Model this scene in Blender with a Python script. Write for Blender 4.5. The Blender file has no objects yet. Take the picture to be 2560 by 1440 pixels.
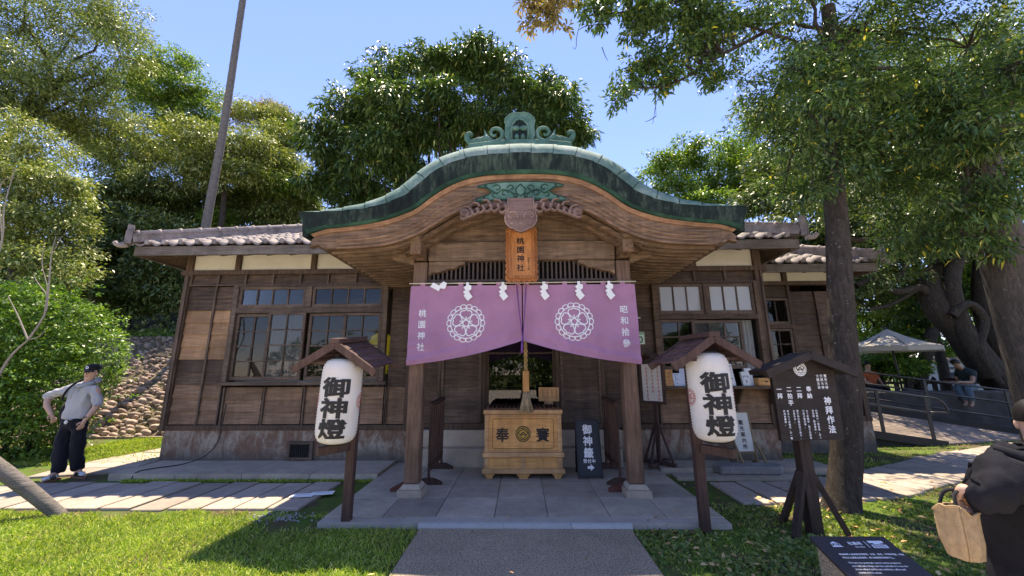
import bpy, bmesh, math, random
import numpy as np
from mathutils import Vector, Matrix, noise as mnoise
R = math.radians
rnd = random.Random(7)
rng = np.random.default_rng(11)
sc = bpy.context.scene
C = sc.collection
CAMH = 1.6
F = 976.0

# ------------------------------------------------------------------ camera
cam = bpy.data.cameras.new('camera'); cam_o = bpy.data.objects.new('camera', cam); C.objects.link(cam_o)
cam.sensor_width = 36.0; cam.lens = F / 2560 * 36.0; cam.clip_start = 0.05; cam.clip_end = 2000
_p, _y, _r = R(12.0), R(1.2), R(0.3)
_D = Vector((-math.sin(_y)*math.cos(_p), math.cos(_y)*math.cos(_p), math.sin(_p)))
_R0 = Vector((math.cos(_y), math.sin(_y), 0)); _U0 = _R0.cross(_D)
_Rv = _R0*math.cos(_r) - _U0*math.sin(_r); _Uv = _R0*math.sin(_r) + _U0*math.cos(_r)
cam_o.matrix_world = Matrix(((_Rv.x, _Uv.x, -_D.x, 0), (_Rv.y, _Uv.y, -_D.y, 0), (_Rv.z, _Uv.z, -_D.z, CAMH), (0, 0, 0, 1)))
sc.camera = cam_o

def at(px, py, Y):
    """the real-world point on the vertical plane y = Y that a survey of the photograph gives"""
    d = _D + _Rv*((px-1280)/F) + _Uv*((720-py)/F)
    return Vector((d.x/d.y*Y, Y, CAMH + d.z/d.y*Y))

# ------------------------------------------------------------------ mesh helper
class MB:
    def __init__(s): s.v = []; s.f = []; s.m = []; s.sm = []
    def add(s, vs, fs, mat=0, smooth=False):
        o = len(s.v); s.v.extend(tuple(p) for p in vs)
        for f in fs:
            s.f.append(tuple(i+o for i in f)); s.m.append(mat); s.sm.append(smooth)
        return s
    def box(s, x0, x1, y0, y1, z0, z1, mat=0, M=None):
        vs = [Vector((x, y, z)) for z in (z0, z1) for y in (y0, y1) for x in (x0, x1)]
        if M is not None: vs = [M @ p for p in vs]
        return s.add(vs, [(0,2,3,1),(4,5,7,6),(0,1,5,4),(1,3,7,5),(3,2,6,7),(2,0,4,6)], mat)
    def bar(s, a, b, w, h, mat=0, up=(0,0,1)):
        """square bar from a to b"""
        a, b = Vector(a), Vector(b); d = (b-a).normalized(); u = Vector(up)
        if abs(d.dot(u)) > .98: u = Vector((0,1,0))
        r = d.cross(u).normalized(); u = r.cross(d)
        vs = [p + r*(sx*w/2) + u*(sz*h/2) for p in (a, b) for sx, sz in ((-1,-1),(1,-1),(1,1),(-1,1))]
        return s.add(vs, [(3,2,1,0),(4,5,6,7),(0,1,5,4),(1,2,6,5),(2,3,7,6),(3,0,4,7)], mat)
    def tube(s, pts, rad, n=8, mat=0, smooth=True, cap=True, flat=1.0):
        pts = [Vector(p) for p in pts]; k = len(pts)
        if not hasattr(rad, '__len__'): rad = [rad]*k
        vs = []; prev = None
        for i, p in enumerate(pts):
            d = (pts[min(i+1, k-1)] - pts[max(i-1, 0)])
            d = d.normalized() if d.length > 1e-9 else Vector((0,0,1))
            u = prev if prev is not None else (Vector((0,0,1)) if abs(d.z) < .9 else Vector((1,0,0)))
            r = d.cross(u)
            if r.length < 1e-6: r = d.cross(Vector((.3,1,.2)))
            r.normalize(); u = r.cross(d).normalized(); prev = u
            for j in range(n):
                a = 2*math.pi*j/n
                vs.append(p + r*(math.cos(a)*rad[i]) + u*(math.sin(a)*rad[i]*flat))
        fs = [(i*n+j, i*n+(j+1)%n, (i+1)*n+(j+1)%n, (i+1)*n+j) for i in range(k-1) for j in range(n)]
        if cap: fs += [tuple(range(n-1, -1, -1)), tuple((k-1)*n+j for j in range(n))]
        return s.add(vs, fs, mat, smooth)
    def prism(s, poly, a0, a1, axis='Y', mat=0, smooth=False, M=None):
        """2-D polygon extruded along an axis; poly coords are the two other axes in order (X,Z) for Y, (Y,Z) for X, (X,Y) for Z"""
        n = len(poly)
        def mk(p, a):
            if axis == 'Y': return Vector((p[0], a, p[1]))
            if axis == 'X': return Vector((a, p[0], p[1]))
            return Vector((p[0], p[1], a))
        vs = [mk(p, a0) for p in poly] + [mk(p, a1) for p in poly]
        if M is not None: vs = [M @ q for q in vs]
        fs = [tuple(range(n)), tuple(range(2*n-1, n-1, -1))] + [(i, n+i, n+(i+1) % n, (i+1) % n) for i in range(n)]
        return s.add(vs, fs, mat, smooth)
    def lathe(s, prof, cx=0, cy=0, n=24, mat=0, smooth=True, cap=True):
        vs = [(cx+r*math.cos(2*math.pi*j/n), cy+r*math.sin(2*math.pi*j/n), z) for r, z in prof for j in range(n)]
        k = len(prof)
        fs = [(i*n+j, i*n+(j+1)%n, (i+1)*n+(j+1)%n, (i+1)*n+j) for i in range(k-1) for j in range(n)]
        if cap: fs += [tuple(range(n-1, -1, -1)), tuple((k-1)*n+j for j in range(n))]
        return s.add(vs, fs, mat, smooth)
    def grid(s, fn, nu, nv, mat=0, smooth=True):
        vs = [fn(i/nu, j/nv) for j in range(nv+1) for i in range(nu+1)]
        fs = [(j*(nu+1)+i, j*(nu+1)+i+1, (j+1)*(nu+1)+i+1, (j+1)*(nu+1)+i) for j in range(nv) for i in range(nu)]
        return s.add(vs, fs, mat, smooth)
    def ball(s, c, r, nu=12, nv=8, mat=0, M=None):
        r = r if hasattr(r, '__len__') else (r, r, r)
        vs = []
        for j in range(nv+1):
            t = math.pi*j/nv
            for i in range(nu):
                a = 2*math.pi*i/nu
                p = Vector((r[0]*math.sin(t)*math.cos(a), r[1]*math.sin(t)*math.sin(a), r[2]*math.cos(t)))
                if M is not None: p = M @ p
                vs.append(p + Vector(c))
        fs = [(j*nu+i, (j+1)*nu+i, (j+1)*nu+(i+1)%nu, j*nu+(i+1)%nu) for j in range(nv) for i in range(nu)]
        return s.add(vs, fs, mat, True)
    def build(s, name, mats, parent=None, bevel=0, local=False, fix=True):
        me = bpy.data.meshes.new(name)
        me.from_pydata([tuple(v) for v in s.v], [], s.f)
        if not isinstance(mats, (list, tuple)): mats = [mats]
        for m in mats: me.materials.append(m)
        me.polygons.foreach_set('material_index', s.m); me.polygons.foreach_set('use_smooth', s.sm)
        if fix and len(s.f) < 60000:
            bm = bmesh.new(); bm.from_mesh(me); bmesh.ops.recalc_face_normals(bm, faces=bm.faces); bm.to_mesh(me); bm.free()
        me.update()
        o = bpy.data.objects.new(name, me); C.objects.link(o)
        if bevel:
            b = o.modifiers.new('edge', 'BEVEL'); b.width = bevel; b.segments = 1; b.limit_method = 'ANGLE'; b.angle_limit = R(40)
        put(o, parent, local)
        return o

def worldloc(o):
    p = Vector(o.location); q = o.parent
    while q is not None: p = p + Vector(q.location); q = q.parent
    return p
def put(o, parent, local=False):
    if parent is None: return o
    o.parent = parent
    if not local: o.location = -worldloc(parent)
    return o
def tag(o, label=None, cat=None, group=None, kind=None):
    if label: o['label'] = label
    if cat: o['category'] = cat
    if group: o['group'] = group
    if kind: o['kind'] = kind
    return o
def thing(name, label, cat, loc=(0,0,0), group=None, rot=(0,0,0)):
    o = bpy.data.objects.new(name, None); C.objects.link(o); o.empty_display_size = .2
    o.location = loc; o.rotation_euler = rot
    return tag(o, label, cat, group)
def copy_tree(o, parent=None):
    c = o.copy(); C.objects.link(c); c.parent = parent
    for ch in list(o.children): copy_tree(ch, c)
    return c

def interp(pts, x):
    """Catmull/cubic Hermite through (x, y) points sorted by x"""
    n = len(pts)
    if x <= pts[0][0]: return pts[0][1]
    if x >= pts[-1][0]: return pts[-1][1]
    for i in range(n-1):
        if pts[i][0] <= x <= pts[i+1][0]: break
    x0, y0 = pts[i]; x1, y1 = pts[i+1]; h = x1-x0; t = (x-x0)/h
    def slope(k):
        if k <= 0: return (pts[1][1]-pts[0][1])/(pts[1][0]-pts[0][0])
        if k >= n-1: return (pts[-1][1]-pts[-2][1])/(pts[-1][0]-pts[-2][0])
        return (pts[k+1][1]-pts[k-1][1])/(pts[k+1][0]-pts[k-1][0])
    m0, m1 = slope(i)*h, slope(i+1)*h
    return (2*t**3-3*t**2+1)*y0 + (t**3-2*t**2+t)*m0 + (-2*t**3+3*t**2)*y1 + (t**3-t**2)*m1
def spline(pts, n):
    pts = [Vector(p) for p in pts]; k = len(pts); out = []
    for i in range(n+1):
        u = i/n*(k-1); a = min(int(u), k-2); t = u-a
        p0, p1, p2, p3 = pts[max(a-1,0)], pts[a], pts[a+1], pts[min(a+2,k-1)]
        out.append(.5*((2*p1)+(p2-p0)*t+(2*p0-5*p1+4*p2-p3)*t*t+(3*p1-p0-3*p2+p3)*t**3))
    return out

# ------------------------------------------------------------------ materials
MATS = {}
def new_mat(name):
    m = bpy.data.materials.new(name); m.use_nodes = True; nt = m.node_tree
    return m, nt, nt.nodes, nt.links, nt.nodes['Principled BSDF']
def hsv(c, k): return tuple(max(0, min(1, x*k)) for x in c)
def node(nt, typ, **kw):
    n = nt.nodes.new(typ)
    for k, v in kw.items():
        if k.startswith('i_'): n.inputs[k[2:].replace('_', ' ')].default_value = v
        else: setattr(n, k, v)
    return n
def ramp(nt, stops, src):
    r = nt.nodes.new('ShaderNodeValToRGB'); cr = r.color_ramp
    while len(cr.elements) < len(stops): cr.elements.new(.5)
    for e, (p, c) in zip(cr.elements, stops):
        e.position = p; e.color = (c[0], c[1], c[2], 1)
    nt.links.new(src, r.inputs[0]); return r.outputs[0]
def mixc(nt, a, b, fac, mode='MIX'):
    n = nt.nodes.new('ShaderNodeMix'); n.data_type = 'RGBA'; n.blend_type = mode
    for sock, val in ((n.inputs[0], fac), (n.inputs[6], a), (n.inputs[7], b)):
        if hasattr(val, 'is_linked'): nt.links.new(val, sock)
        elif hasattr(val, '__len__'): sock.default_value = (val[0], val[1], val[2], 1)
        else: sock.default_value = val
    return n.outputs[2]
def coords(nt, scale=(1,1,1), rot=(0,0,0), world=False):
    if world:
        src = nt.nodes.new('ShaderNodeNewGeometry').outputs['Position']
    else:
        src = nt.nodes.new('ShaderNodeTexCoord').outputs['Object']
    mp = nt.nodes.new('ShaderNodeMapping'); mp.inputs['Scale'].default_value = scale; mp.inputs['Rotation'].default_value = rot
    nt.links.new(src, mp.inputs[0]); return mp.outputs[0]
def noise(nt, vec, scale, detail=4, rough=.55, dist=0):
    n = node(nt, 'ShaderNodeTexNoise'); n.inputs['Scale'].default_value = scale; n.inputs['Detail'].default_value = detail
    n.inputs['Roughness'].default_value = rough; n.inputs['Distortion'].default_value = dist
    if vec is not None: nt.links.new(vec, n.inputs['Vector'])
    return n.outputs['Fac']
def mathn(nt, op, a, b=None):
    n = nt.nodes.new('ShaderNodeMath'); n.operation = op
    for i, x in enumerate((a, b)):
        if x is None: continue
        if hasattr(x, 'is_linked'): nt.links.new(x, n.inputs[i])
        else: n.inputs[i].default_value = x
    return n.outputs[0]
def bump(nt, b, h, strength=.3, dist=.01):
    n = nt.nodes.new('ShaderNodeBump'); n.inputs['Strength'].default_value = strength; n.inputs['Distance'].default_value = dist
    nt.links.new(h, n.inputs['Height']); nt.links.new(n.outputs[0], b.inputs['Normal'])
def island(nt): return nt.nodes.new('ShaderNodeNewGeometry').outputs['Random Per Island']

def wood(name, dark, light, axis='X', rough=.65, var=.5, sc_=1.0, bmp=.22, dist=.6):
    """weathered timber: streaks along the grain axis, board-to-board variation, worn patches"""
    if name in MATS: return MATS[name]
    m, nt, N, L, b = new_mat(name)
    s = {'X': (1.2, 14, 14), 'Y': (14, 1.2, 14), 'Z': (14, 14, 1.2)}[axis]
    v = coords(nt, tuple(k*sc_ for k in s))
    g = noise(nt, v, 2.2, 6, .65, dist)
    g2 = noise(nt, coords(nt, (1.3*sc_,)*3), 1.6, 4, .6)
    col = ramp(nt, [(.28, dark), (.5, tuple(.5*(a+c) for a, c in zip(dark, light))), (.72, light)], g)
    isl = island(nt)
    k = mathn(nt, 'ADD', mathn(nt, 'MULTIPLY', isl, var), 1-var*.55)
    stk = noise(nt, coords(nt, (7,7,.7), world=True), 1.6, 4, .65)
    k = mathn(nt, 'MULTIPLY', k, mathn(nt, 'ADD', mathn(nt, 'MULTIPLY', stk, .9), .58))
    kk = mathn(nt, 'MULTIPLY', k, mathn(nt, 'ADD', mathn(nt, 'MULTIPLY', g2, 1.2), .40))
    comb = nt.nodes.new('ShaderNodeCombineColor')
    for i in range(3): L.new(kk, comb.inputs[i])
    L.new(mixc(nt, col, comb.outputs[0], 1.0, 'MULTIPLY'), b.inputs['Base Color'])
    b.inputs['Roughness'].default_value = rough; b.inputs['Specular IOR Level'].default_value = .25
    bump(nt, b, g, bmp, .004)
    MATS[name] = m; return m

def plain(name, col, rough=.6, metal=0, spec=.4, var=.15, vscale=6, bmp=0, bscale=60, iso=0):
    if name in MATS: return MATS[name]
    m, nt, N, L, b = new_mat(name)
    v = coords(nt)
    g = noise(nt, v, vscale, 5)
    c = ramp(nt, [(.3, hsv(col, 1-var)), (.7, hsv(col, 1+var))], g)
    if iso:
        k = mathn(nt, 'ADD', mathn(nt, 'MULTIPLY', island(nt), iso), 1-iso*.5)
        cc = nt.nodes.new('ShaderNodeCombineColor')
        for i in range(3): L.new(k, cc.inputs[i])
        c = mixc(nt, c, cc.outputs[0], 1.0, 'MULTIPLY')
    L.new(c, b.inputs['Base Color'])
    b.inputs['Roughness'].default_value = rough; b.inputs['Metallic'].default_value = metal; b.inputs['Specular IOR Level'].default_value = spec
    if bmp: bump(nt, b, noise(nt, v, bscale, 4), bmp, .01)
    MATS[name] = m; return m

def leafmat(name, cols, trans=.3, rough=.5, spec=.35, yellow=None, drift=.55, amt=1.7):
    """leaf faces: colour picked per leaf, large-scale drift, some light through the blade"""
    if name in MATS: return MATS[name]
    m, nt, N, L, b = new_mat(name)
    isl = island(nt)
    n = len(cols)
    st = [(i/(n-1)*.94, c) for i, c in enumerate(cols)]
    if yellow: st = [(p*.98, c) for p, c in st] + [(.982, cols[-1]), (.990, yellow)]
    c = ramp(nt, st, isl)
    g = noise(nt, coords(nt, world=True), drift, 3)
    k = mathn(nt, 'ADD', mathn(nt, 'MULTIPLY', g, amt), 1.85-amt*.5)
    cc = nt.nodes.new('ShaderNodeCombineColor')
    for i in range(3): L.new(k, cc.inputs[i])
    c = mixc(nt, c, cc.outputs[0], 1.0, 'MULTIPLY')
    L.new(c, b.inputs['Base Color']); b.inputs['Roughness'].default_value = rough; b.inputs['Specular IOR Level'].default_value = spec
    tr = nt.nodes.new('ShaderNodeBsdfTranslucent')
    L.new(mixc(nt, c, (1.25, 1.35, .5), 1.0, 'MULTIPLY'), tr.inputs['Color'])
    mx = nt.nodes.new('ShaderNodeMixShader'); mx.inputs[0].default_value = trans
    L.new(b.outputs[0], mx.inputs[1]); L.new(tr.outputs[0], mx.inputs[2])
    L.new(mx.outputs[0], N['Material Output'].inputs['Surface'])
    MATS[name] = m; return m

def glassmat(name='glass_pane', tint=(.9,.95,.93), refl=1.0, frost=0):
    if name in MATS: return MATS[name]
    m, nt, N, L, b = new_mat(name); N.remove(b)
    t = nt.nodes.new('ShaderNodeBsdfTransparent'); t.inputs[0].default_value = (*tint, 1)
    g = nt.nodes.new('ShaderNodeBsdfGlossy'); g.inputs['Roughness'].default_value = .01
    fr = nt.nodes.new('ShaderNodeFresnel'); fr.inputs['IOR'].default_value = 1.5
    k = mathn(nt, 'MULTIPLY', fr.outputs[0], 2.0*refl)
    mx = nt.nodes.new('ShaderNodeMixShader'); L.new(k, mx.inputs[0]); L.new(t.outputs[0], mx.inputs[1]); L.new(g.outputs[0], mx.inputs[2])
    out = mx.outputs[0]
    if frost:
        d = nt.nodes.new('ShaderNodeBsdfDiffuse'); d.inputs[0].default_value = (.75,.75,.72,1)
        m2 = nt.nodes.new('ShaderNodeMixShader'); m2.inputs[0].default_value = frost
        L.new(out, m2.inputs[1]); L.new(d.outputs[0], m2.inputs[2]); out = m2.outputs[0]
    L.new(out, N['Material Output'].inputs['Surface'])
    MATS[name] = m; return m

# ------------------------------------------------------------------ lettering
_TXT = {}
def glyph(ch, bold=0.0):
    """one string as 2-D faces with a thickened outline; third coordinate: height of the stroke centre"""
    key = (ch, bold)
    if key in _TXT: return _TXT[key]
    cu = bpy.data.curves.new('lettering', 'FONT'); cu.body = ch; cu.resolution_u = 3
    if bold: cu.bevel_depth = bold; cu.bevel_resolution = 0
    o = bpy.data.objects.new('lettering', cu); C.objects.link(o)
    me = bpy.data.meshes.new_from_object(o.evaluated_get(bpy.context.evaluated_depsgraph_get()))
    bm = bmesh.new(); bm.from_mesh(me); bmesh.ops.remove_doubles(bm, verts=bm.verts, dist=1e-5)
    bmesh.ops.delete(bm, geom=[f for f in bm.faces if min(v.co.z for v in f.verts) < -1e-5], context='FACES')
    if bold:   # drop mitre spikes outside the strokes
        core = [v.co for v in bm.verts if v.co.z > bold*.9]
        if core:
            x0, x1, y0, y1 = min(p.x for p in core), max(p.x for p in core), min(p.y for p in core), max(p.y for p in core)
            bad = [v for v in bm.verts if not (x0-bold*1.6 < v.co.x < x1+bold*1.6 and y0-bold*1.6 < v.co.y < y1+bold*1.6)]
            bmesh.ops.delete(bm, geom=bad, context='VERTS')
            bad = [f for f in bm.faces if any(e.calc_length() > bold*3.2 for e in f.edges) and min(v.co.z for v in f.verts) < bold*.5 < max(v.co.z for v in f.verts) and max((a.co-c.co).to_2d().length for a in f.verts if a.co.z > bold*.5 for c in f.verts if c.co.z < bold*.5) > bold*4+max([0]+[(a.co-c.co).length for a in f.verts for c in f.verts if a.co.z > bold*.5 and c.co.z > bold*.5])]
            bmesh.ops.delete(bm, geom=bad, context='FACES')
    bm.verts.ensure_lookup_table(); bm.verts.index_update()
    zm = max([v.co.z for v in bm.verts] or [1]) or 1
    vs = [(v.co.x, v.co.y, v.co.z/zm if bold else 0) for v in bm.verts]; fs = [tuple(v.index for v in f.verts) for f in bm.faces]
    bm.free()
    C.objects.unlink(o); bpy.data.objects.remove(o); bpy.data.meshes.remove(me); bpy.data.curves.remove(cu)
    _TXT[key] = (vs, fs); return _TXT[key]
def lay_text(lines, cell, vertical=True, gap=0.0, linegap=.25, bold=0.0, squash=1.0):
    """list of strings -> verts, faces. vertical: each string a column, columns run right to left; origin top right.
    horizontal: each string a row, origin top left"""
    V, Fc = [], []
    for k, s in enumerate(lines):
        if vertical:
            for i, ch in enumerate(s):
                if ch in ' \u3000': continue
                vs, fs = glyph(ch, bold)
                x0 = -(k+1)*cell*(1+linegap)+cell*linegap/2; y0 = -(i+1)*cell*(1+gap)*squash
                o = len(V)
                V += [(x0 + x*cell*.93, y0 + (y+.12)*cell*.93*squash, z) for x, y, z in vs]; Fc += [tuple(j+o for j in f) for f in fs]
        else:
            vs, fs = glyph(s, bold); o = len(V)
            y0 = -(k+1)*cell*(1+linegap)
            V += [(x*cell, y0 + y*cell, z) for x, y, z in vs]; Fc += [tuple(j+o for j in f) for f in fs]
    return V, Fc
def refine(V, Fc, maxlen):
    bm = bmesh.new(); lz = bm.verts.layers.float.new('h')
    bv = []
    for p in V:
        v = bm.verts.new((p[0], p[1], 0)); v[lz] = p[2] if len(p) > 2 else 0; bv.append(v)
    for f in Fc:
        try: bm.faces.new([bv[i] for i in f])
        except ValueError: pass
    bmesh.ops.triangulate(bm, faces=bm.faces)
    for _ in range(5):
        e = [q for q in bm.edges if q.calc_length() > maxlen]
        if not e: break
        bmesh.ops.subdivide_edges(bm, edges=e, cuts=1, use_grid_fill=False)
        bmesh.ops.triangulate(bm, faces=[f for f in bm.faces if len(f.verts) > 3])
    bm.verts.index_update()
    out = [(v.co.x, v.co.y, v[lz]) for v in bm.verts], [tuple(v.index for v in f.verts) for f in bm.faces]
    bm.free(); return out
def ribbon(pts, w, closed=False):
    """2-D stroke of width w"""
    n = len(pts); V = []; P = [Vector(p) for p in pts]
    for i in range(n):
        a = P[(i-1) % n] if closed or i > 0 else P[i]; c = P[(i+1) % n] if closed or i < n-1 else P[i]
        d = (c-a); d = d.normalized() if d.length > 0 else Vector((1,0)); q = Vector((-d.y, d.x))*w/2
        V += [tuple(P[i]+q), tuple(P[i]-q)]
    Fc = [(2*i, 2*i+1, 2*((i+1) % n)+1, 2*((i+1) % n)) for i in range(n if closed else n-1)]
    return V, Fc
def arc(cx, cy, r, a0, a1, n=12, ry=None):
    ry = ry or r
    return [(cx + r*math.cos(a0+(a1-a0)*i/n), cy + ry*math.sin(a0+(a1-a0)*i/n)) for i in range(n+1)]
class Flat:
    """flat artwork that is later mapped on to a surface"""
    def __init__(s): s.v = []; s.f = []; s.layer = 0
    def add(s, VF, dx=0, dy=0):
        V, Fc = VF; o = len(s.v); s.layer += 1
        s.v += [(p[0]+dx, p[1]+dy, (p[2] if len(p) > 2 else 0)+.08*(s.layer % 24)) for p in V]; s.f += [tuple(i+o for i in f) for f in Fc]; return s
    def build(s, name, mat, fn, parent, maxlen=None, local=False, flip=1, rise=.0012):
        V, Fc = (s.v, s.f) if maxlen is None else refine(s.v, s.f, maxlen)
        pts = []
        for x, y, h in V:
            p = Vector(fn(x, y)); n = (Vector(fn(x+1e-3, y))-p).cross(Vector(fn(x, y+1e-3))-p)
            if n.length > 0: n.normalize()
            pts.append(p+n*flip*h*rise)
        mb = MB(); mb.add(pts, Fc, 0)
        return mb.build(name, mat, parent, local=local, fix=False)

# ------------------------------------------------------------------ foliage
def leaf_mesh(name, P, A, N, L, W, mat, parent=None, droop=0.0, local=False):
    """P base points, A leaf axis, N leaf normal (n,3 arrays); L, W length and width arrays. each leaf: a creased 4-point blade"""
    n = len(P)
    A = A/np.maximum(np.linalg.norm(A, axis=1, keepdims=True), 1e-6)
    B = np.cross(A, N); B /= np.maximum(np.linalg.norm(B, axis=1, keepdims=True), 1e-6)
    Nn = np.cross(B, A)
    L = L[:, None]; W = W[:, None]
    mid = P + A*L*.45
    v = np.empty((n, 4, 3))
    v[:, 0] = P; v[:, 1] = mid + B*W*.5 + Nn*W*.12; v[:, 2] = P + A*L - np.array([0,0,1])*droop*L; v[:, 3] = mid - B*W*.5 + Nn*W*.12
    me = bpy.data.meshes.new(name)
    me.vertices.add(4*n); me.vertices.foreach_set('co', v.reshape(-1).astype(np.float32))
    me.loops.add(4*n); me.loops.foreach_set('vertex_index', np.arange(4*n, dtype=np.int32))
    me.polygons.add(n); me.polygons.foreach_set('loop_start', np.arange(0, 4*n, 4, dtype=np.int32))
    me.polygons.foreach_set('loop_total', np.full(n, 4, dtype=np.int32))
    me.materials.append(mat); me.update(calc_edges=True)
    o = bpy.data.objects.new(name, me); C.objects.link(o); put(o, parent, local); return o
def unit(n):
    v = rng.normal(size=(n, 3)); return v/np.linalg.norm(v, axis=1, keepdims=True)
def sprigs(clumps, n_sprig, per, spread, shell=.55, flat=.75, down=.25):
    """twig ends scattered through ellipsoid clumps [(centre, radii, weight)], mostly near their surface; returns twig points, and leaves"""
    w = np.array([c[2] for c in clumps], float); w /= w.sum()
    idx = rng.choice(len(clumps), n_sprig, p=w)
    cc = np.array([tuple(c[0]) for c in clumps])[idx]; rr = np.array([tuple(c[1]) for c in clumps])[idx]
    d = unit(n_sprig)
    rad = (shell + (1-shell)*rng.random(n_sprig))**.8
    rad *= 1 + .16*rng.normal(size=n_sprig)*(rng.random(n_sprig) < .35)
    T = cc + d*rr*rad[:, None]
    out = d*np.array([1,1,.6]) + np.array([0,0,-down]) + .35*unit(n_sprig)
    out /= np.linalg.norm(out, axis=1, keepdims=True)
    k = np.repeat(np.arange(n_sprig), per); m = len(k)
    off = unit(m)*(rng.random(m)**.6)[:, None]*spread*np.array([1,1,flat])
    P = T[k] + off + out[k]*spread*.3
    A = out[k]*.8 + unit(m)*.9 + off/spread*.6
    Nn = np.array([0,0,1.0]) + unit(m)*.65 + d[k]*.4
    return T, d, P, A, Nn
def subclumps(clumps, k=11, size=.44):
    out = []
    for c, r_, w_ in clumps:
        for i in range(k):
            d = unit(1)[0]*(.45+.42*rng.random()); q = size*(.7+.6*rng.random())
            out.append((Vector((c[0]+d[0]*r_[0], c[1]+d[1]*r_[1], c[2]+d[2]*r_[2])), (r_[0]*q*1.1, r_[1]*q*1.1, r_[2]*q*.55), w_*q*q/k))
    return out
def crown(name, clumps, n_sprig, per, spread, ll, lw, mat, parent, shell=.55, down=.25, droop=.15, flat=.5, sub=11):
    if sub: clumps = subclumps(clumps, sub)
    T, d, P, A, Nn = sprigs(clumps, n_sprig, per, spread, shell, flat, down)
    m = len(P); s = .7 + .6*rng.random(m)
    o = leaf_mesh(name, P, A, Nn, ll*s, lw*s, mat, parent, droop)
    return T, o
def limbs(mb, start, ends, r0, sag=.15, n=6, jit=.12, r1=.012, sides=6):
    for e in ends:
        s = Vector(start); e = Vector(e); d = e-s; ln = d.length
        pts = []
        for i in range(n+1):
            t = i/n
            p = s + d*t + Vector((rnd.gauss(0, 1), rnd.gauss(0, 1), rnd.gauss(0, 1)))*jit*ln*.25*math.sin(math.pi*t) + Vector((0, 0, sag*ln*math.sin(math.pi*t)*.5))
            pts.append(p)
        mb.tube(pts, [r0*(1-t/n)+r1*t/n for t in range(n+1)], sides, cap=False)

# shared materials
W_DARK = wood('wood_dark', (.032,.020,.013), (.145,.092,.061), 'X')
W_DARKZ = wood('wood_dark_upright', (.030,.019,.013), (.125,.078,.052), 'Z')
W_TAN = wood('wood_tan', (.23,.125,.062), (.42,.25,.135), 'X', var=.35)
W_MID = wood('wood_mid', (.125,.072,.043), (.30,.183,.11), 'X', var=.35)
W_FRAME = wood('wood_frame', (.05,.032,.024), (.15,.105,.075), 'X')
W_FRAMEZ = wood('wood_frame_upright', (.05,.032,.024), (.15,.105,.075), 'Z')
W_PORCH = wood('wood_porch', (.058,.036,.023), (.255,.168,.106), 'X', var=.3)
W_POST = wood('wood_post', (.085,.050,.034), (.205,.127,.085), 'Z', var=.2)
GLASS = glassmat(refl=.6)
FROST = glassmat('frosted_glass', frost=.55)
# ================================================================== light
SUN_EL, SUN_AZ = R(73.5), R(1.5)
w = bpy.data.worlds.new('World'); sc.world = w; w.use_nodes = True
wn = w.node_tree; bg = wn.nodes['Background']
sky = wn.nodes.new('ShaderNodeTexSky'); sky.sky_type = 'NISHITA'; sky.sun_disc = False
sky.sun_elevation = SUN_EL; sky.sun_rotation = SUN_AZ; sky.air_density = 1.0; sky.dust_density = .0; sky.ozone_density = 7.0
wn.links.new(mixc(wn, sky.outputs[0], (.86,.80,1.0), 1.0, 'MULTIPLY'), bg.inputs[0]); bg.inputs[1].default_value = .112
sl = bpy.data.lights.new('sun', 'SUN'); sl.energy = 3.1; sl.angle = R(.5); sl.color = (1, .955, .88)
so = bpy.data.objects.new('sun', sl); C.objects.link(so)
sd = Vector((math.sin(SUN_AZ)*math.cos(SUN_EL), math.cos(SUN_AZ)*math.cos(SUN_EL), math.sin(SUN_EL)))
so.rotation_euler = sd.to_track_quat('Z', 'Y').to_euler(); so.location = (0, 0, 30)
sc.view_settings.view_transform = 'Standard'; sc.view_settings.look = 'None'; sc.view_settings.gamma = 1; sc.view_settings.exposure = 1.80
sc.view_settings.use_white_balance = True; sc.view_settings.white_balance_temperature = 8000; sc.view_settings.white_balance_tint = 10
sc.cycles.use_denoising = True
sc.cycles.max_bounces = 8; sc.cycles.diffuse_bounces = 4; sc.cycles.transparent_max_bounces = 12

# ================================================================== ground
def ground_mat():
    m, nt, N, L, b = new_mat('soil_and_turf')
    v = coords(nt, world=True)
    g1 = noise(nt, v, 1.1, 6, .65); g2 = noise(nt, v, 14, 5, .7); g3 = noise(nt, v, 60, 3)
    soil = ramp(nt, [(.3, (.05,.032,.02)), (.5, (.10,.07,.045)), (.72, (.19,.14,.095))], g2)
    turf = ramp(nt, [(.3, (.05,.085,.015)), (.6, (.10,.16,.03)), (.8, (.16,.20,.05))], g3)
    c = mixc(nt, soil, turf, ramp(nt, [(.42, (0,0,0)), (.56, (1,1,1))], g1))
    L.new(c, b.inputs['Base Color']); b.inputs['Roughness'].default_value = .95; b.inputs['Specular IOR Level'].default_value = .1
    bump(nt, b, g2, .6, .03); return m
mb = MB(); 
mb.add([(-150,-150,0),(150,-150,0),(150,150,0),(-150,150,0)], [(0,1,2,3)])
tag(mb.build('ground', ground_mat()), 'soil and turf ground around the shrine office', 'ground', kind='structure')

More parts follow.
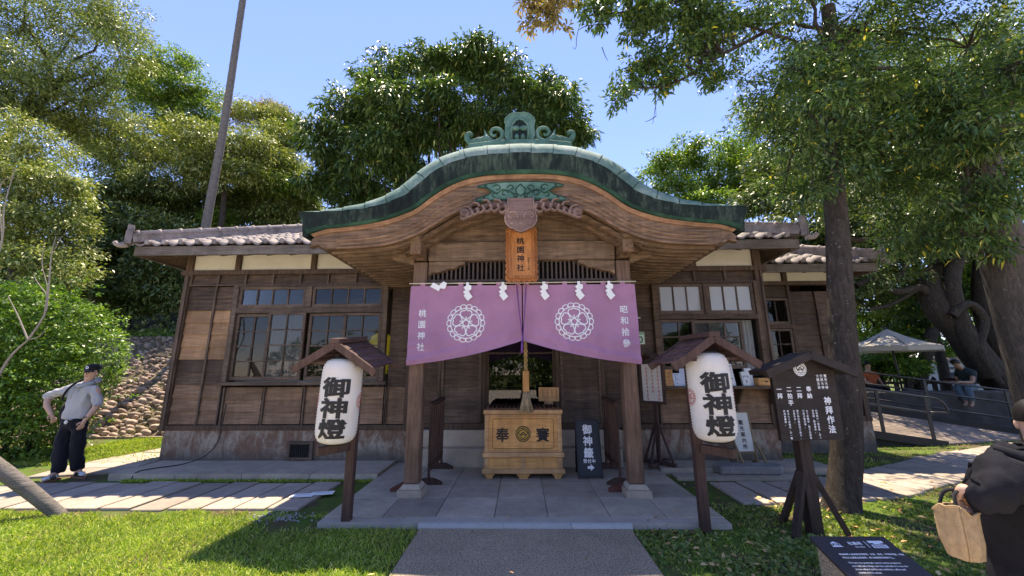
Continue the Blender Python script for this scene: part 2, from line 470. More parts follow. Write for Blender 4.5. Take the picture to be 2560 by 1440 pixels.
def paving_mat(name, base, speck=.35, stain=.55, fine=120):
    m, nt, N, L, b = new_mat(name)
    v = coords(nt, world=True)
    sp = noise(nt, v, fine, 3, .8); big = noise(nt, v, .9, 6, .65); mid = noise(nt, v, 6, 5, .6)
    c = ramp(nt, [(.32, hsv(base, 1-speck)), (.5, base), (.68, hsv(base, 1+speck))], sp)
    k = ramp(nt, [(.3, (1-stain,)*3), (.6, (1,1,1))], mathn(nt, 'ADD', mathn(nt, 'MULTIPLY', big, .65), mathn(nt, 'MULTIPLY', mid, .35)))
    c = mixc(nt, c, k, 1.0, 'MULTIPLY')
    isl = mathn(nt, 'ADD', mathn(nt, 'MULTIPLY', island(nt), .36), .80)
    cc = nt.nodes.new('ShaderNodeCombineColor')
    for i in range(3): L.new(isl, cc.inputs[i])
    c = mixc(nt, c, cc.outputs[0], 1.0, 'MULTIPLY')
    L.new(c, b.inputs['Base Color']); b.inputs['Roughness'].default_value = .85; b.inputs['Specular IOR Level'].default_value = .25
    bump(nt, b, sp, .5, .004); return m
CONC = paving_mat('worn_concrete', (.45,.375,.29), .22, .45, 90)
SLAB = paving_mat('path_slab_stone', (.40,.33,.27), .14, .4, 60)
ASPH = paving_mat('exposed_aggregate', (.34,.265,.18), .8, .3, 70)
GRAN = paving_mat('pale_granite', (.46,.46,.45), .3, .2, 140)
PCX = .02
# porch floor: flagstones with fine joints
mb = MB()
xs = [-2.16, -1.52, -.94, -.30, .28, .95, 1.55, 2.16]
ys = [4.62, 5.27, 5.92, 6.9, 7.3]
for i in range(len(xs)-1):
    for j in range(len(ys)-1):
        mb.box(xs[i]+.004, xs[i+1]-.004, ys[j]+.004, ys[j+1]-.004, -.05, .062)
mb.box(-2.155, 2.155, 4.63, 7.29, -.06, .052, mat=1)
tag(mb.build('porch_paving', [CONC, plain('joint_dirt', (.13,.11,.085), .95, var=.4)], bevel=.004), kind='structure')
mb = MB()
for i, (a, b_) in enumerate(((-1.07, -.2), (-.195, .5), (.505, 1.12))): mb.box(a, b_, 4.40, 4.455, -.05, .066)
tag(mb.build('kerb_strip', GRAN), kind='structure')
mb = MB(); mb.box(-1.25, 1.28, 4.456, 4.612, -.05, .063)
mb.box(-2.15, -1.256, 4.47, 4.612, -.05, .055); mb.box(1.286, 2.15, 4.47, 4.612, -.05, .055)
tag(mb.build('porch_threshold', paving_mat('grey_cement', (.42,.37,.31), .15, .3, 90)), kind='structure')
mb = MB(); mb.box(-1.05, 1.10, 1.905, 4.395, -.05, .03)
tag(mb.build('walkway', ASPH), kind='structure')
mb = MB(); mb.box(-16, 16, -20, 2.95, -.05, .012)
tag(mb.build('bounce_ground', paving_mat('pale_bounce', (.56,.50,.42), .15, .15, 60)), kind='structure')  # unseen pale ground, added to bounce sunlight up on to the shaded facade
# aprons along the facade with a gutter edge
mb = MB()
x = -6.28
for k in range(4):
    mb.box(x, x+1.02, 6.26, 7.3, -.05, .10); x += 1.03
tag(mb.build('apron', CONC), kind='structure')
mb = MB(); mb.box(2.18, 4.9, 6.62, 7.3, -.05, .10); mb.box(2.30, 4.3, 6.28, 6.56, -.05, .045)
mb.build('apron', CONC)['kind'] = 'structure'
mb = MB()
p = [(3.02,6.42),(3.9,6.40),(4.02,6.52),(4.0,6.72),(3.1,6.74),(2.98,6.6)]
mb.prism(p, .05, .165, 'Z'); o = tag(mb.build('stepping_stone', paving_mat('rough_granite', (.22,.21,.195), .35, .4, 90), bevel=.015), 'rough pale granite step stone below the standing paper signboard', 'step stone')
# stone slab paths
def slab_run(mb, line, width, pitch, z=.03, jit=.01):
    pts = spline([(a, b, 0) for a, b in line], 400)
    acc = 0; last = None; prev = pts[0]
    for q in pts[1:]:
        acc += (q-prev).length
        if acc >= pitch:
            acc = 0
            d = (q-prev).normalized(); n = Vector((-d.y, d.x, 0))
            if last is not None:
                q0, n0 = last; wa = width*(1+rnd.uniform(-.07,.07)); g = .028
                off = rnd.uniform(-.03, .03)
                dd = (q-q0).normalized()*g
                zz = z+rnd.uniform(-.008,.008)
                a = [q0+dd+n0*(wa/2+off), q0+dd-n0*(wa/2-off), q-dd*.3-n*(wa/2-off), q-dd*.3+n*(wa/2+off)]
                mb.prism([(v.x, v.y) for v in a], -.06, zz, 'Z')
            last = (q, n)
        prev = q
mb = MB()
slab_run(mb, [(-2.2,5.52),(-4.2,5.53),(-6.2,5.5),(-7.6,5.35),(-9.5,5.0),(-12,4.6)], 1.14, .39)
slab_run(mb, [(-6.95,6.12),(-7.15,6.7),(-7.25,7.5),(-7.1,8.6),(-6.9,9.8),(-6.9,11)], 1.25, .42)
tag(mb.build('stone_path', SLAB, bevel=.008), kind='structure')
mb = MB()
slab_run(mb, [(2.25,5.7),(3.2,5.7),(4.1,5.78),(4.9,6.05),(5.7,6.45),(6.8,7.05),(8.6,7.9),(11,8.8)], .95, .40)
o = mb.build('stone_path', SLAB, bevel=.008); o['kind'] = 'structure'

# hillside behind, with a cobbled embankment at its foot
def hill_z(x, y):
    foot = 10.1 + .22*max(0, x+4)*(x > -4)
    z = 0
    if y > foot: z = min((y-foot)*.90, 2.88)
    if y > foot+3.2: z += (y-foot-3.2)*.34
    k = 1/(1+math.exp((x+1.0)*.7))
    return (z*k + (.25*mnoise.noise((x*.4, y*.4, 0)) if z > 2 else 0))-.02
mb = MB()
NX, NY = 110, 80
mb.add([(-45+60*i/NX, 9.6+50*(j/NY)**1.6, hill_z(-45+60*i/NX, 9.6+50*(j/NY)**1.6)) for j in range(NY+1) for i in range(NX+1)],
       [(j*(NX+1)+i, j*(NX+1)+i+1, (j+1)*(NX+1)+i+1, (j+1)*(NX+1)+i) for j in range(NY) for i in range(NX)], 0, True)
m, nt, N, L, b = new_mat('hillside_soil')
v = coords(nt, world=True)
L.new(ramp(nt, [(.3,(.02,.022,.01)),(.5,(.045,.05,.018)),(.75,(.09,.10,.03))], noise(nt, v, 3, 6)), b.inputs['Base Color']); b.inputs['Roughness'].default_value = 1
tag(mb.build('hill', m), kind='structure')
mb = MB()
STONE = plain('river_stone', (.36,.27,.215), .85, var=.35, vscale=9, bmp=.4, bscale=30, iso=.7)
for j in range(33):
    for i in range(60):
        s = rnd.uniform(.075,.115)*(1.15-.012*j)
        x = -14.2 + i*.205 + (j % 2)*.1 + rnd.uniform(-.085,.085); t = j*.128 + rnd.uniform(-.06,.06); s *= rnd.choice((.7,.9,1,1,1.2,1.35))
        if rnd.random() < .04: continue
        y = 10.08 + t*.745; z = t*.67 + .0
        if z > 2.85: continue
        M = Matrix.Rotation(R(-42)+rnd.uniform(-.2,.2), 3, 'X') @ Matrix.Rotation(rnd.uniform(0,3), 3, 'Z')
        mb.ball((x, y, z), (s*rnd.uniform(.95,1.45), s*rnd.uniform(.7,.95), s*.55), 8, 5, M=M)
mb.box(-14, -2, 10.0, 10.06, -.1, .06)
tag(mb.build('embankment', [STONE]), kind='structure')
mb = MB()
mb.add([(-14,10.05,-.02),(-2.4,10.05,-.02),(-2.4,13.25,2.83),(-14,13.25,2.83)], [(0,1,2,3)])
o = mb.build('embankment_bed', plain('mortar_soil', (.15,.115,.07), .95, var=.4, vscale=12)); o['kind'] = 'structure'
# ================================================================== shrine office
B = thing('shrine_office', 'dark timber shrine office with cream plaster band and a curved green copper porch roof', 'building', (0, 7.2, 0))
YF = 7.2
CREAM = plain('cream_plaster', (.70,.655,.535), .9, var=.08, vscale=3)
FOUND_M = None
def found_mat():
    m, nt, N, L, b = new_mat('stained_foundation')
    v = coords(nt, world=True)
    g = noise(nt, v, 26, 4, .7); st = noise(nt, coords(nt, (4,4,1.8), world=True), 1.6, 6, .7, .8); big = noise(nt, v, 1.3, 5, .6)
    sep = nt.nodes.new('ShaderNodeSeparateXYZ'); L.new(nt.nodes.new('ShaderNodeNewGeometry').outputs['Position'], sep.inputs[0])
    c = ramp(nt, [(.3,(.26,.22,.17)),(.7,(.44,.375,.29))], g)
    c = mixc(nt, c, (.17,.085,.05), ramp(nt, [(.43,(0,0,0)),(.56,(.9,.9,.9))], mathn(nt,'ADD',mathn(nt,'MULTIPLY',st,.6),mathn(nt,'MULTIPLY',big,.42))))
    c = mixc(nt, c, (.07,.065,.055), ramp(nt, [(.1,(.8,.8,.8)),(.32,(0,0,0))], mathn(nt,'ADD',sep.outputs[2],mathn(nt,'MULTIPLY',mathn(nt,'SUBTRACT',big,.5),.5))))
    L.new(c, b.inputs['Base Color']); b.inputs['Roughness'].default_value = .9; bump(nt, b, g, .3, .006); return m
FOUND = found_mat()
mb = MB()
mb.box(-6.34, -2.0, 7.16, 7.5, 0, .60); mb.box(2.0, 4.42, 7.16, 7.5, 0, .60)
mb.box(-6.34, -6.0, 7.5, 13.4, 0, .60); mb.box(4.1, 4.42, 7.5, 13.4, 0, .60)
mb.box(-1.995, 1.995, 7.2, 7.5, 0, .58)
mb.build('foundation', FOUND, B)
mb = MB(); mb.box(-1.66, 1.66, 6.86, 7.195, .05, .34); mb.box(-1.7, 1.7, 7.03, 7.19, .34, .61)
mb.build('step', CONC, B, bevel=.01)

def siding(mb, x0, x1, z0, z1, y, rows, mat=0, mats=None):
    """lapped boards: each leans out at its foot"""
    h = (z1-z0)/rows
    for k in range(rows):
        a, b_ = z0+k*h, z0+(k+1)*h
        m = mats[k] if mats else mat
        vs = [(x0,y-.028,a),(x1,y-.028,a),(x1,y-.006,b_+.004),(x0,y-.006,b_+.004),(x0,y+.01,a),(x1,y+.01,a),(x1,y+.01,b_+.004),(x0,y+.01,b_+.004)]
        mb.add(vs, [(0,1,2,3),(1,5,6,2),(5,4,7,6),(4,0,3,7),(0,4,5,1),(3,2,6,7)], m)
SID = [W_DARK, W_MID, W_TAN]
mb = MB()
# west bay (full height boards, some renewed), lower band under the windows, bay beside the porch
zs = [.70, 1.36, 1.80, 2.74, 3.20]
full = [1,1,1, 0,0, 2,2,2,2, 0,0]
for a, b_ in ((-6.30,-5.80),(-5.77,-5.44)):
    siding(mb, a, b_, .70, 3.20, YF, 11, mats=full)
x = -5.37
for k in range(4):
    siding(mb, x+.02, x+.70, .70, 1.33, YF, 3, mat=1); x += .735
siding(mb, -2.40, -2.02, .70, 1.33, YF, 3, mat=1); siding(mb, -2.40, -2.02, 1.33, 3.2, YF, 8, mat=0)
for k in range(8):   # small panels over the windows
    a = -6.30 + k*.53
    siding(mb, a+.02, a+.50, 3.24, 3.43, YF, 1, mat=0)
# east bay
for a, b_ in ((2.45,3.05),(3.08,3.74),(3.77,4.34)): siding(mb, a, b_, .70, 1.30, YF, 3, mat=1)
siding(mb, 2.02, 2.42, .70, 3.2, YF, 11, mat=0)
for k in range(4): siding(mb, 2.12+k*.57, 2.66+k*.57, 3.22, 3.41, YF, 1, mat=0)
# porch wall above and beside the doors
siding(mb, -2.0, -1.48, .62, 3.2, YF, 11, mats=[0]*4+[0,0,0,0,0,0,0]); siding(mb, 1.48, 2.0, .62, 3.2, YF, 11, mat=0)
siding(mb, -1.48, 1.48, 2.55, 3.4, YF, 4, mat=0)
# gable ends
siding(mb, -6.33, -6.30, .70, 3.4, YF+.03, 11, mat=0)
mb.build('wall', SID, B)
# end and rear walls (solid, with an opening to the garden behind the west room)
mb = MB()
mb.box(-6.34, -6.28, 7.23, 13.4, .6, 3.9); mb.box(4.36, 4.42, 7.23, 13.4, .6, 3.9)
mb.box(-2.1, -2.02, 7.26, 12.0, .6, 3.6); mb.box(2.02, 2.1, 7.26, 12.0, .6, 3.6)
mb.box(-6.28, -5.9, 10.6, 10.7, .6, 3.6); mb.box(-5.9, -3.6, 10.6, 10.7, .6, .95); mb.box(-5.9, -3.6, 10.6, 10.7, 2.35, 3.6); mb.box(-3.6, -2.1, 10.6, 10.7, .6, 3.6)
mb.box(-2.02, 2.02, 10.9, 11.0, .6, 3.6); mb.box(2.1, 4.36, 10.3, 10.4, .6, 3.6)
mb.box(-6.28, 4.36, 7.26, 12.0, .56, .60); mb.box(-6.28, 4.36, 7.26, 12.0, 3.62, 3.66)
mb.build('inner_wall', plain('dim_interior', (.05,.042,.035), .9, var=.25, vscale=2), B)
mb = MB()
for k in range(7): mb.box(-5.9+k*.38, -5.87+k*.38, 10.62, 10.66, .95, 2.35)
for k in range(5): mb.box(-5.9, -3.6, 10.63, 10.66, .95+k*.33, .98+k*.33)
mb.build('lattice', W_DARK, B)
# frame timbers
class Each:
    """every box a part of its own"""
    def __init__(s, name, mat, bv=.004): s.n, s.m, s.b = name, mat, bv
    def box(s, *a): MB().box(*a).build(s.n, s.m, B, bevel=s.b)
mb = Each('frame_timber', W_DARKZ, .006)
mb.box(-6.42, -6.30, 7.13, 7.25, .60, 3.95); mb.box(4.36, 4.50, 7.13, 7.25, .60, 3.95)
mb.box(-6.46, -1.9, 7.14, 7.24, .60, .685); mb.box(1.9, 4.54, 7.14, 7.24, .60, .685)
mb.box(-6.5, -1.5, 7.12, 7.22, 3.43, 3.52); mb.box(1.5, 4.58, 7.12, 7.22, 3.41, 3.50)
for x in (-5.47,-4.0,-2.45): mb.box(x, x+.10, 7.125, 7.22, 3.52, 3.95)
for x in (2.0,3.2): mb.box(x, x+.10, 7.125, 7.22, 3.50, 3.95)
mb.box(-2.06,-1.96,7.10,7.22,.6,3.43); mb.box(1.96,2.06,7.10,7.22,.6,3.43)
mb = Each('batten', W_FRAMEZ)   # thin battens over the boards
for x in (-5.80,-5.44): mb.box(x, x+.035, 7.145, 7.18, .685, 3.22)
for k in range(5): mb.box(-5.37+k*.735, -5.335+k*.735, 7.145, 7.18, .685, 1.34)
mb.box(-2.42,-2.385,7.145,7.18,.685,1.34)
for k in range(9): mb.box(-6.315+k*.53, -6.28+k*.53, 7.14, 7.18, 3.24, 3.43)
mb.box(-6.3,-2.1,7.135,7.18,3.215,3.24)
for x in (2.42,3.05,3.74,4.33): mb.box(x, x+.035, 7.145, 7.18, .685, 1.30)
for k in range(5): mb.box(2.09+k*.57, 2.125+k*.57, 7.14, 7.18, 3.22, 3.41)
mb.box(2.1,4.36,7.135,7.18,3.195,3.22)
for x in (-6.36,4.44): mb.box(x, x+.04, 7.10, 7.128, .6, 3.4)
for a, b_ in ((-6.30,-5.47),(-5.37,-4.0),(-3.9,-2.45),(-2.35,-1.0)):
    mb = MB(); mb.box(a, b_, 7.18, 7.21, 3.52, 3.95); mb.build('plaster_panel', CREAM, B)
for a, b_ in ((1.0,2.0),(2.1,3.2),(3.3,4.36)):
    mb = MB(); mb.box(a, b_, 7.18, 7.21, 3.50, 3.95); mb.build('plaster_panel', CREAM, B)

# ---- windows
def window(x0, x1, z0, z1, nc, nr, y=7.16, d=.035, st=.05, mun=.022, glass=None, mat=None, sill=None, name='window'):
    mb = MB()
    mb.box(x0, x0+st, y-d, y+.01, z0, z1); mb.box(x1-st, x1, y-d, y+.01, z0, z1)
    mb.box(x0+st, x1-st, y-d, y+.008, z0, z0+st*1.25); mb.box(x0+st, x1-st, y-d, y+.008, z1-st, z1)
    for k in range(1, nc):
        x = x0+st+(x1-x0-2*st)*k/nc; mb.box(x-mun/2, x+mun/2, y-d+.006, y+.004, z0+st*1.25, z1-st)
    for k in range(1, nr):
        z = z0+st*1.25+(z1-z0-2.25*st)*k/nr; mb.box(x0+st, x1-st, y-d+.009, y+.001, z-mun/2, z+mun/2)
    o = mb.build(name, mat or W_FRAME, B)
    g = MB(); g.add([(x0+st*.8, y-.008, z0+st*.8),(x1-st*.8, y-.008, z0+st*.8),(x1-st*.8, y-.008, z1-st*.8),(x0+st*.8, y-.008, z1-st*.8)], [(0,1,2,3)])
    g.build('pane', glass or GLASS, o)
    return o
window(-5.30,-4.03,2.78,3.18,4,1); window(-3.90,-2.56,2.78,3.18,4,1)
window(-5.30,-4.62,1.46,2.67,2,4,y=7.185); window(-4.68,-3.98,1.46,2.70,2,4,y=7.145,glass=glassmat('dusty_glass',(.55,.57,.55),.7,frost=.07)); window(-3.93,-3.22,1.46,2.67,2,4,y=7.185); window(-3.27,-2.56,1.46,2.67,2,4,y=7.15)
mb = MB()
mb.box(-5.385,-5.31,7.10,7.2,1.43,3.215); mb.box(-2.55,-2.46,7.10,7.2,1.43,3.215); mb.box(-4.02,-3.91,7.105,7.2,2.78,3.18)
mb.box(-5.31,-2.55,7.105,7.2,2.68,2.778); mb.box(-5.31,-2.55,7.11,7.2,3.18,3.213); mb.box(-5.44,-2.40,7.06,7.2,1.37,1.43)
mb.build('window_casing', W_FRAME, B, bevel=.005)
# curved window shelf seen through the west panes
mb = MB(); mb.box(-5.3,-2.56,7.3,7.62,1.40,1.45); mb.build('shelf', plain('shelf_white', (.55,.58,.62), .6), B)
window(2.53,3.36,2.60,3.16,3,1,glass=FROST); window(3.44,4.28,2.60,3.16,3,1,glass=FROST)
window(2.53,3.22,1.60,2.50,2,3,y=7.19); window(3.10,4.0,1.62,2.48,3,3,y=7.15,glass=glassmat('dusty_glass'))
mb = MB()
mb.box(2.43,2.52,7.10,7.2,1.33,3.2); mb.box(4.29,4.37,7.10,7.2,1.33,3.2); mb.box(3.365,3.435,7.105,7.2,2.6,3.16); mb.box(2.52,4.29,7.105,7.2,2.505,2.598); mb.box(2.52,4.29,7.11,7.2,3.162,3.195)
mb.build('window_casing', W_DARK, B, bevel=.005)
mb = MB(); mb.grid(lambda u, v: (4.0+.28*u, 7.3+.03*math.sin(u*26), 1.5+1.0*v), 24, 1); mb.build('blind', plain('pale_blind', (.42,.42,.38), .9), B)
mb = MB(); mb.box(2.38, 4.42, 6.84, 7.13, 1.285, 1.33)
for x in (2.45, 3.06, 3.75, 4.34): mb.prism([(6.88,1.284),(7.12,1.284),(7.12,1.02),(7.08,1.02)], x-.02, x+.02, 'X')
mb.build('counter_shelf', W_DARK, B, bevel=.004)

# ---- porch entrance
def board_door(x0, x1):
    mb = MB()
    mb.box(x0, x0+.05, 7.09, 7.15, .72, 2.5); mb.box(x1-.05, x1, 7.09, 7.15, .72, 2.5)
    siding(mb, x0+.05, x1-.05, .72, 2.5, 7.13, 15, mat=0)
    return mb.build('sliding_door', [W_FRAME], B)
board_door(-1.42, -.70); board_door(.70, 1.42)
mb = MB(); mb.box(-1.48, 1.48, 7.08, 7.2, .58, .715); mb.box(-1.48,-1.425,7.08,7.2,.72,2.55); mb.box(1.425,1.48,7.08,7.2,.72,2.55); mb.box(-1.48,1.48,7.08,7.2,2.5,2.56)
mb.box(-.695,-.62,7.09,7.2,.72,2.5); mb.box(.62,.695,7.09,7.2,.72,2.5)
mb.build('door_casing', W_DARKZ, B, bevel=.005)
mb = MB(); mb.box(-.62,-.57,7.13,7.17,.72,2.5); mb.box(.57,.62,7.13,7.17,.72,2.5); mb.box(-.57,.57,7.13,7.17,2.44,2.5); mb.box(-.57,.57,7.13,7.17,.72,.80); mb.box(-.57,.57,7.135,7.165,1.90,1.93)
gd = mb.build('glass_door', W_DARKZ, B)
g = MB(); g.add([(-.57,7.15,.8),(.57,7.15,.8),(.57,7.15,2.44),(-.57,7.15,2.44)], [(0,1,2,3)])
g.build('pane', glassmat('door_glass', (.4,.45,.43), .9), gd)
# two black columns and a low counter inside the entrance
mb = MB(); mb.box(-.35,.40,9.0,9.5,.6,1.25); mb.box(.25,.6,7.7,7.9,.6,1.42); mb.build('inner_counter', plain('black_cabinet', (.012,.012,.012), .6), B)

# porch timbers
for x in (-1.405, 1.445):
    mb = MB(); a = .095
    mb.box(x-a, x+a, 5.31, 5.50, .205, 3.12)
    o = mb.build('porch_post', W_POST, B, bevel=.014)
    mb = MB()
    for z0, z1, r0, r1 in ((.06,.145,.155,.155),(.147,.16,.13,.13),(.16,.205,.13,.10)):
        q = [(x-r0,5.405-r0,z0),(x+r0,5.405-r0,z0),(x+r0,5.405+r0,z0),(x-r0,5.405+r0,z0),(x-r1,5.405-r1,z1),(x+r1,5.405-r1,z1),(x+r1,5.405+r1,z1),(x-r1,5.405+r1,z1)]
        mb.add(q, [(3,2,1,0),(4,5,6,7),(0,1,5,4),(1,2,6,5),(2,3,7,6),(3,0,4,7)])
    mb.build('plinth', CONC, o)
# tie beams, side beams
mb = MB()
mb.box(-1.31, 1.35, 5.33, 5.47, 3.14, 3.42)
mb.build('tie_beam', W_PORCH, B, bevel=.012)
for s in (-1, 1):
    mb = MB(); x = .02+s*1.425
    mb.box(x-.075, x+.075, 5.0, 7.1, 3.145, 3.36); mb.build('side_beam', wood('wood_porch_y', (.055,.030,.017), (.24,.145,.082), 'Y', var=.3), B, bevel=.01)
    # carved bracket below the tie beam and the nosing that reaches forward over the post
    mb = MB(); xi = .02+s*1.32
    poly = [(xi,3.135),(xi-s*.52,3.135),(xi-s*.52,3.09),(xi-s*.44,3.075),(xi-s*.38,3.03),(xi-s*.28,3.02),(xi-s*.18,2.98),(xi-s*.07,2.965),(xi,2.92)]
    mb.prism(poly, 5.34, 5.46, 'Y'); mb.build('bracket', W_PORCH, B, bevel=.008)
    mb = MB()
    poly = [(5.31,3.40),(5.31,3.13),(5.22,3.13),(5.17,3.16),(5.16,3.21),(5.07,3.20),(5.0,3.25),(4.98,3.32),(4.93,3.33),(4.92,3.42),(5.05,3.47),(5.31,3.47)]
    mb.prism(poly, x-.07, x+.07, 'X'); mb.build('bracket', W_PORCH, B, bevel=.012)
    mb = MB()
    x0 = .02+s*1.52
    poly = [(x0,3.36),(x0+s*.30,3.36),(x0+s*.42,3.33),(x0+s*.44,3.27),(x0+s*.36,3.22),(x0+s*.30,3.16),(x0+s*.16,3.13),(x0,3.08)]
    mb.prism(poly, 5.32, 5.48, 'Y'); mb.build('bracket', W_PORCH, B, bevel=.012)
# slatted transom
mb = MB()
mb.box(-1.31,1.35,5.39,5.43,2.845,2.875); n = 42
for k in range(n+1):
    x = -1.29+2.62*k/n
    mb.box(x-.012, x+.012, 5.395, 5.425, 2.875, 3.139)
mb.build('slatted_transom', plain('slat_brown', (.075,.055,.045), .7), B)
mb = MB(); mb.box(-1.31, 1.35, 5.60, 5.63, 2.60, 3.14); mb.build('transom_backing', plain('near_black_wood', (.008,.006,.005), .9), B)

# ---- karahafu porch roof
K = .9694
TOP = [(0,4.55),(.34,4.54),(.64,4.51),(.87,4.45),(1.10,4.35),(1.25,4.24),(1.40,4.10),(1.54,3.97),(1.69,3.89),(1.84,3.83),(2.07,3.77),(2.29,3.74),(2.59,3.722),(3.02,3.715)]
TOP = [(d*K, 1.6+(z-1.6)*K) for d, z in TOP]
K2 = 4.80/4.95
GRN = [(0,4.27),(.41,4.26),(.72,4.21),(.95,4.13),(1.10,4.04),(1.25,3.94),(1.40,3.81),(1.62,3.70),(1.85,3.62),(2.14,3.56),(2.44,3.52),(2.72,3.49),(2.90,3.43)]
GRN = [(d*K2, 1.6+(z-1.6)*K2) for d, z in GRN]
K3 = 4.86/5.0
BRG = [(0,3.93),(.3,3.91),(.5,3.87),(.68,3.81),(.83,3.755),(.95,3.71),(1.02,3.66),(1.17,3.57),(1.40,3.43),(1.62,3.34),(1.84,3.28),(2.14,3.25),(2.44,3.24),(2.68,3.23)]
BRG = [(d*K3, 1.6+(z-1.6)*K3) for d, z in BRG]
def prof(P, n, dmax=None, ext=None):
    """full symmetric curve as (x, z)"""
    dm = dmax or P[-1][0]
    return [(PCX+dm*t, interp(P, abs(dm*t))) for t in [(-1+2*i/n) for i in range(n+1)]]
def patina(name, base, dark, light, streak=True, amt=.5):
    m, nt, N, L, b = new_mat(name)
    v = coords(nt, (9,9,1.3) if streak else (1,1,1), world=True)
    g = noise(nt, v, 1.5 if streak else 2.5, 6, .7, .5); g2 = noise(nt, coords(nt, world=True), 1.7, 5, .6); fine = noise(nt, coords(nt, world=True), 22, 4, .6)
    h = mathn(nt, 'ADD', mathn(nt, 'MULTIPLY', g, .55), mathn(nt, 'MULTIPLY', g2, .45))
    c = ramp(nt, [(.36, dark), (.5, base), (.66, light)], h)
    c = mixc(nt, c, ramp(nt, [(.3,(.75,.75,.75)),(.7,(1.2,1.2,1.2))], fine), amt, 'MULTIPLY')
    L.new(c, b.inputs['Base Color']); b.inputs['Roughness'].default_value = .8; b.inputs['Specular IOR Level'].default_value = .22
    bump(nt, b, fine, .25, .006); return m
COPPER = patina('copper_patina', (.13,.215,.18), (.06,.12,.10), (.32,.375,.345), False)
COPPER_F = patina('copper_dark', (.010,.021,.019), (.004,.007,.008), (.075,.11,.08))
COPPER_G = patina('copper_green', (.014,.050,.034), (.008,.025,.019), (.04,.11,.072), False)
COPPER_M = patina('copper_mid', (.075,.165,.13), (.03,.08,.065), (.17,.28,.23), False)
NP = 120
top = prof(TOP, NP)
def nrm(P, i):
    a, c = P[max(i-1,0)], P[min(i+1,len(P)-1)]
    v = Vector((-(c[1]-a[1]), c[0]-a[0])); return v.normalized()
arc_s = [0]
for i in range(NP): arc_s.append(arc_s[-1]+math.hypot(top[i+1][0]-top[i][0], top[i+1][1]-top[i][1]))
LT = arc_s[-1]
mb = MB(); NS = 21
NV = 10
def roofpt(i, v, lift):
    x, z = top[i]; d = abs(x-PCX); n = nrm(top, i)
    a = .37*min(1, max(0, (2.90-d)/1.35))**.8
    if v <= 1:
        t = v*math.pi/2; o = a*math.sin(t)+lift; y = 4.75+.75*(1-math.cos(t))
    else:
        o = a+lift; y = 5.5+(v-1)*4.2
    return Vector((x+n.x*o, y, z+n.y*o))
bounds = [LT*k/NS for k in range(NS+1)]
mid = LT/2
for k in range(NS):
    ids = [i for i in range(NP+1) if bounds[k]-1e-6 <= arc_s[i] <= bounds[k+1]+1e-6]
    ids = list(range(max(ids[0]-1,0), min(ids[-1]+2, NP+1)))
    c = (bounds[k]+bounds[k+1])/2
    hi_first = c > mid          # the end nearer the ridge tucks under its neighbour
    rows = []
    vs_ = [j/NV for j in range(NV+1)]+[1.4,2.0]
    for i in ids:
        f = min(1, max(0, (arc_s[i]-bounds[k])/(bounds[k+1]-bounds[k])))
        lift = .004+.011*(f if hi_first else 1-f) if abs(c-mid) > .05 else .016
        rows.append([roofpt(i, v, lift) for v in vs_])
    nv = len(vs_); vs = [p for r_ in rows for p in r_]
    mb.add(vs, [(a*nv+j, (a+1)*nv+j, (a+1)*nv+j+1, a*nv+j+1) for a in range(len(rows)-1) for j in range(nv-1)], 0, True)
PR = mb.build('porch_roof', [COPPER], B, fix=False)
# dark joint sheet just under the laps
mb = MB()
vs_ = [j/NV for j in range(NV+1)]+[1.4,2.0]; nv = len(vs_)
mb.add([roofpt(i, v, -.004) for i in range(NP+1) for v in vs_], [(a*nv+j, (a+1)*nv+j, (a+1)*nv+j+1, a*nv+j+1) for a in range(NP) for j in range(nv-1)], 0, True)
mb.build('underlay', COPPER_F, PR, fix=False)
mb = MB()   # raised lap edges between the sheets
for k in range(1, NS):
    i = min(range(NP+1), key=lambda q: abs(arc_s[q]-bounds[k]))
    mb.tube([roofpt(i, v, .011) for v in vs_[:-1]], .0065, 5, cap=False)
mb.build('lap_seam', COPPER_G, PR)
def band(P0, y0, P1, y1, n=110, thick=.05):
    """curved fascia between an upper and a lower curve"""
    m = MB(); a, c = prof(P0, n), prof(P1, n)
    vs = []
    for i in range(n+1):
        vs += [(a[i][0], y0, a[i][1]), (c[i][0], y1, c[i][1]), (c[i][0], y1+thick, c[i][1]), (a[i][0], y0+thick, a[i][1])]
    fs = []
    for i in range(n):
        for j in range(4): fs.append((4*i+j, 4*i+(j+1)%4, 4*i+4+(j+1)%4, 4*i+4+j))
    fs += [(0,1,2,3), (4*n+3,4*n+2,4*n+1,4*n)]
    m.add(vs, fs, 0, False); return m
def lerpP(P, Q, t, n=14):
    """curve part of the way from P to Q"""
    out = []
    for i in range(n+1):
        dp, dq = P[-1][0]*i/n, Q[-1][0]*i/n
        out.append((dp*(1-t)+dq*t, interp(P, dp)*(1-t)+interp(Q, dq)*t))
    return out
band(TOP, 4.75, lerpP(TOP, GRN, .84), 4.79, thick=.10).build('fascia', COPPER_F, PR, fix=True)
band(lerpP(TOP, GRN, .83), 4.775, lerpP(TOP, GRN, 1.0), 4.80, thick=.14).build('fascia_rim', COPPER_G, PR)
W_BARGE = wood('wood_bargeboard', (.045,.027,.018), (.235,.148,.092), 'X', var=.2, bmp=.10, dist=.25)
W_BARGE_L = wood('wood_bargeboard_edge', (.17,.085,.045), (.33,.185,.105), 'X', var=.2)
GB = [(d*.985, z+.004) for d, z in GRN]
band(lerpP(GB, BRG, 0), 4.825, lerpP(GB, BRG, .17), 4.84, thick=.09).build('bargeboard_edge', W_BARGE_L, PR)
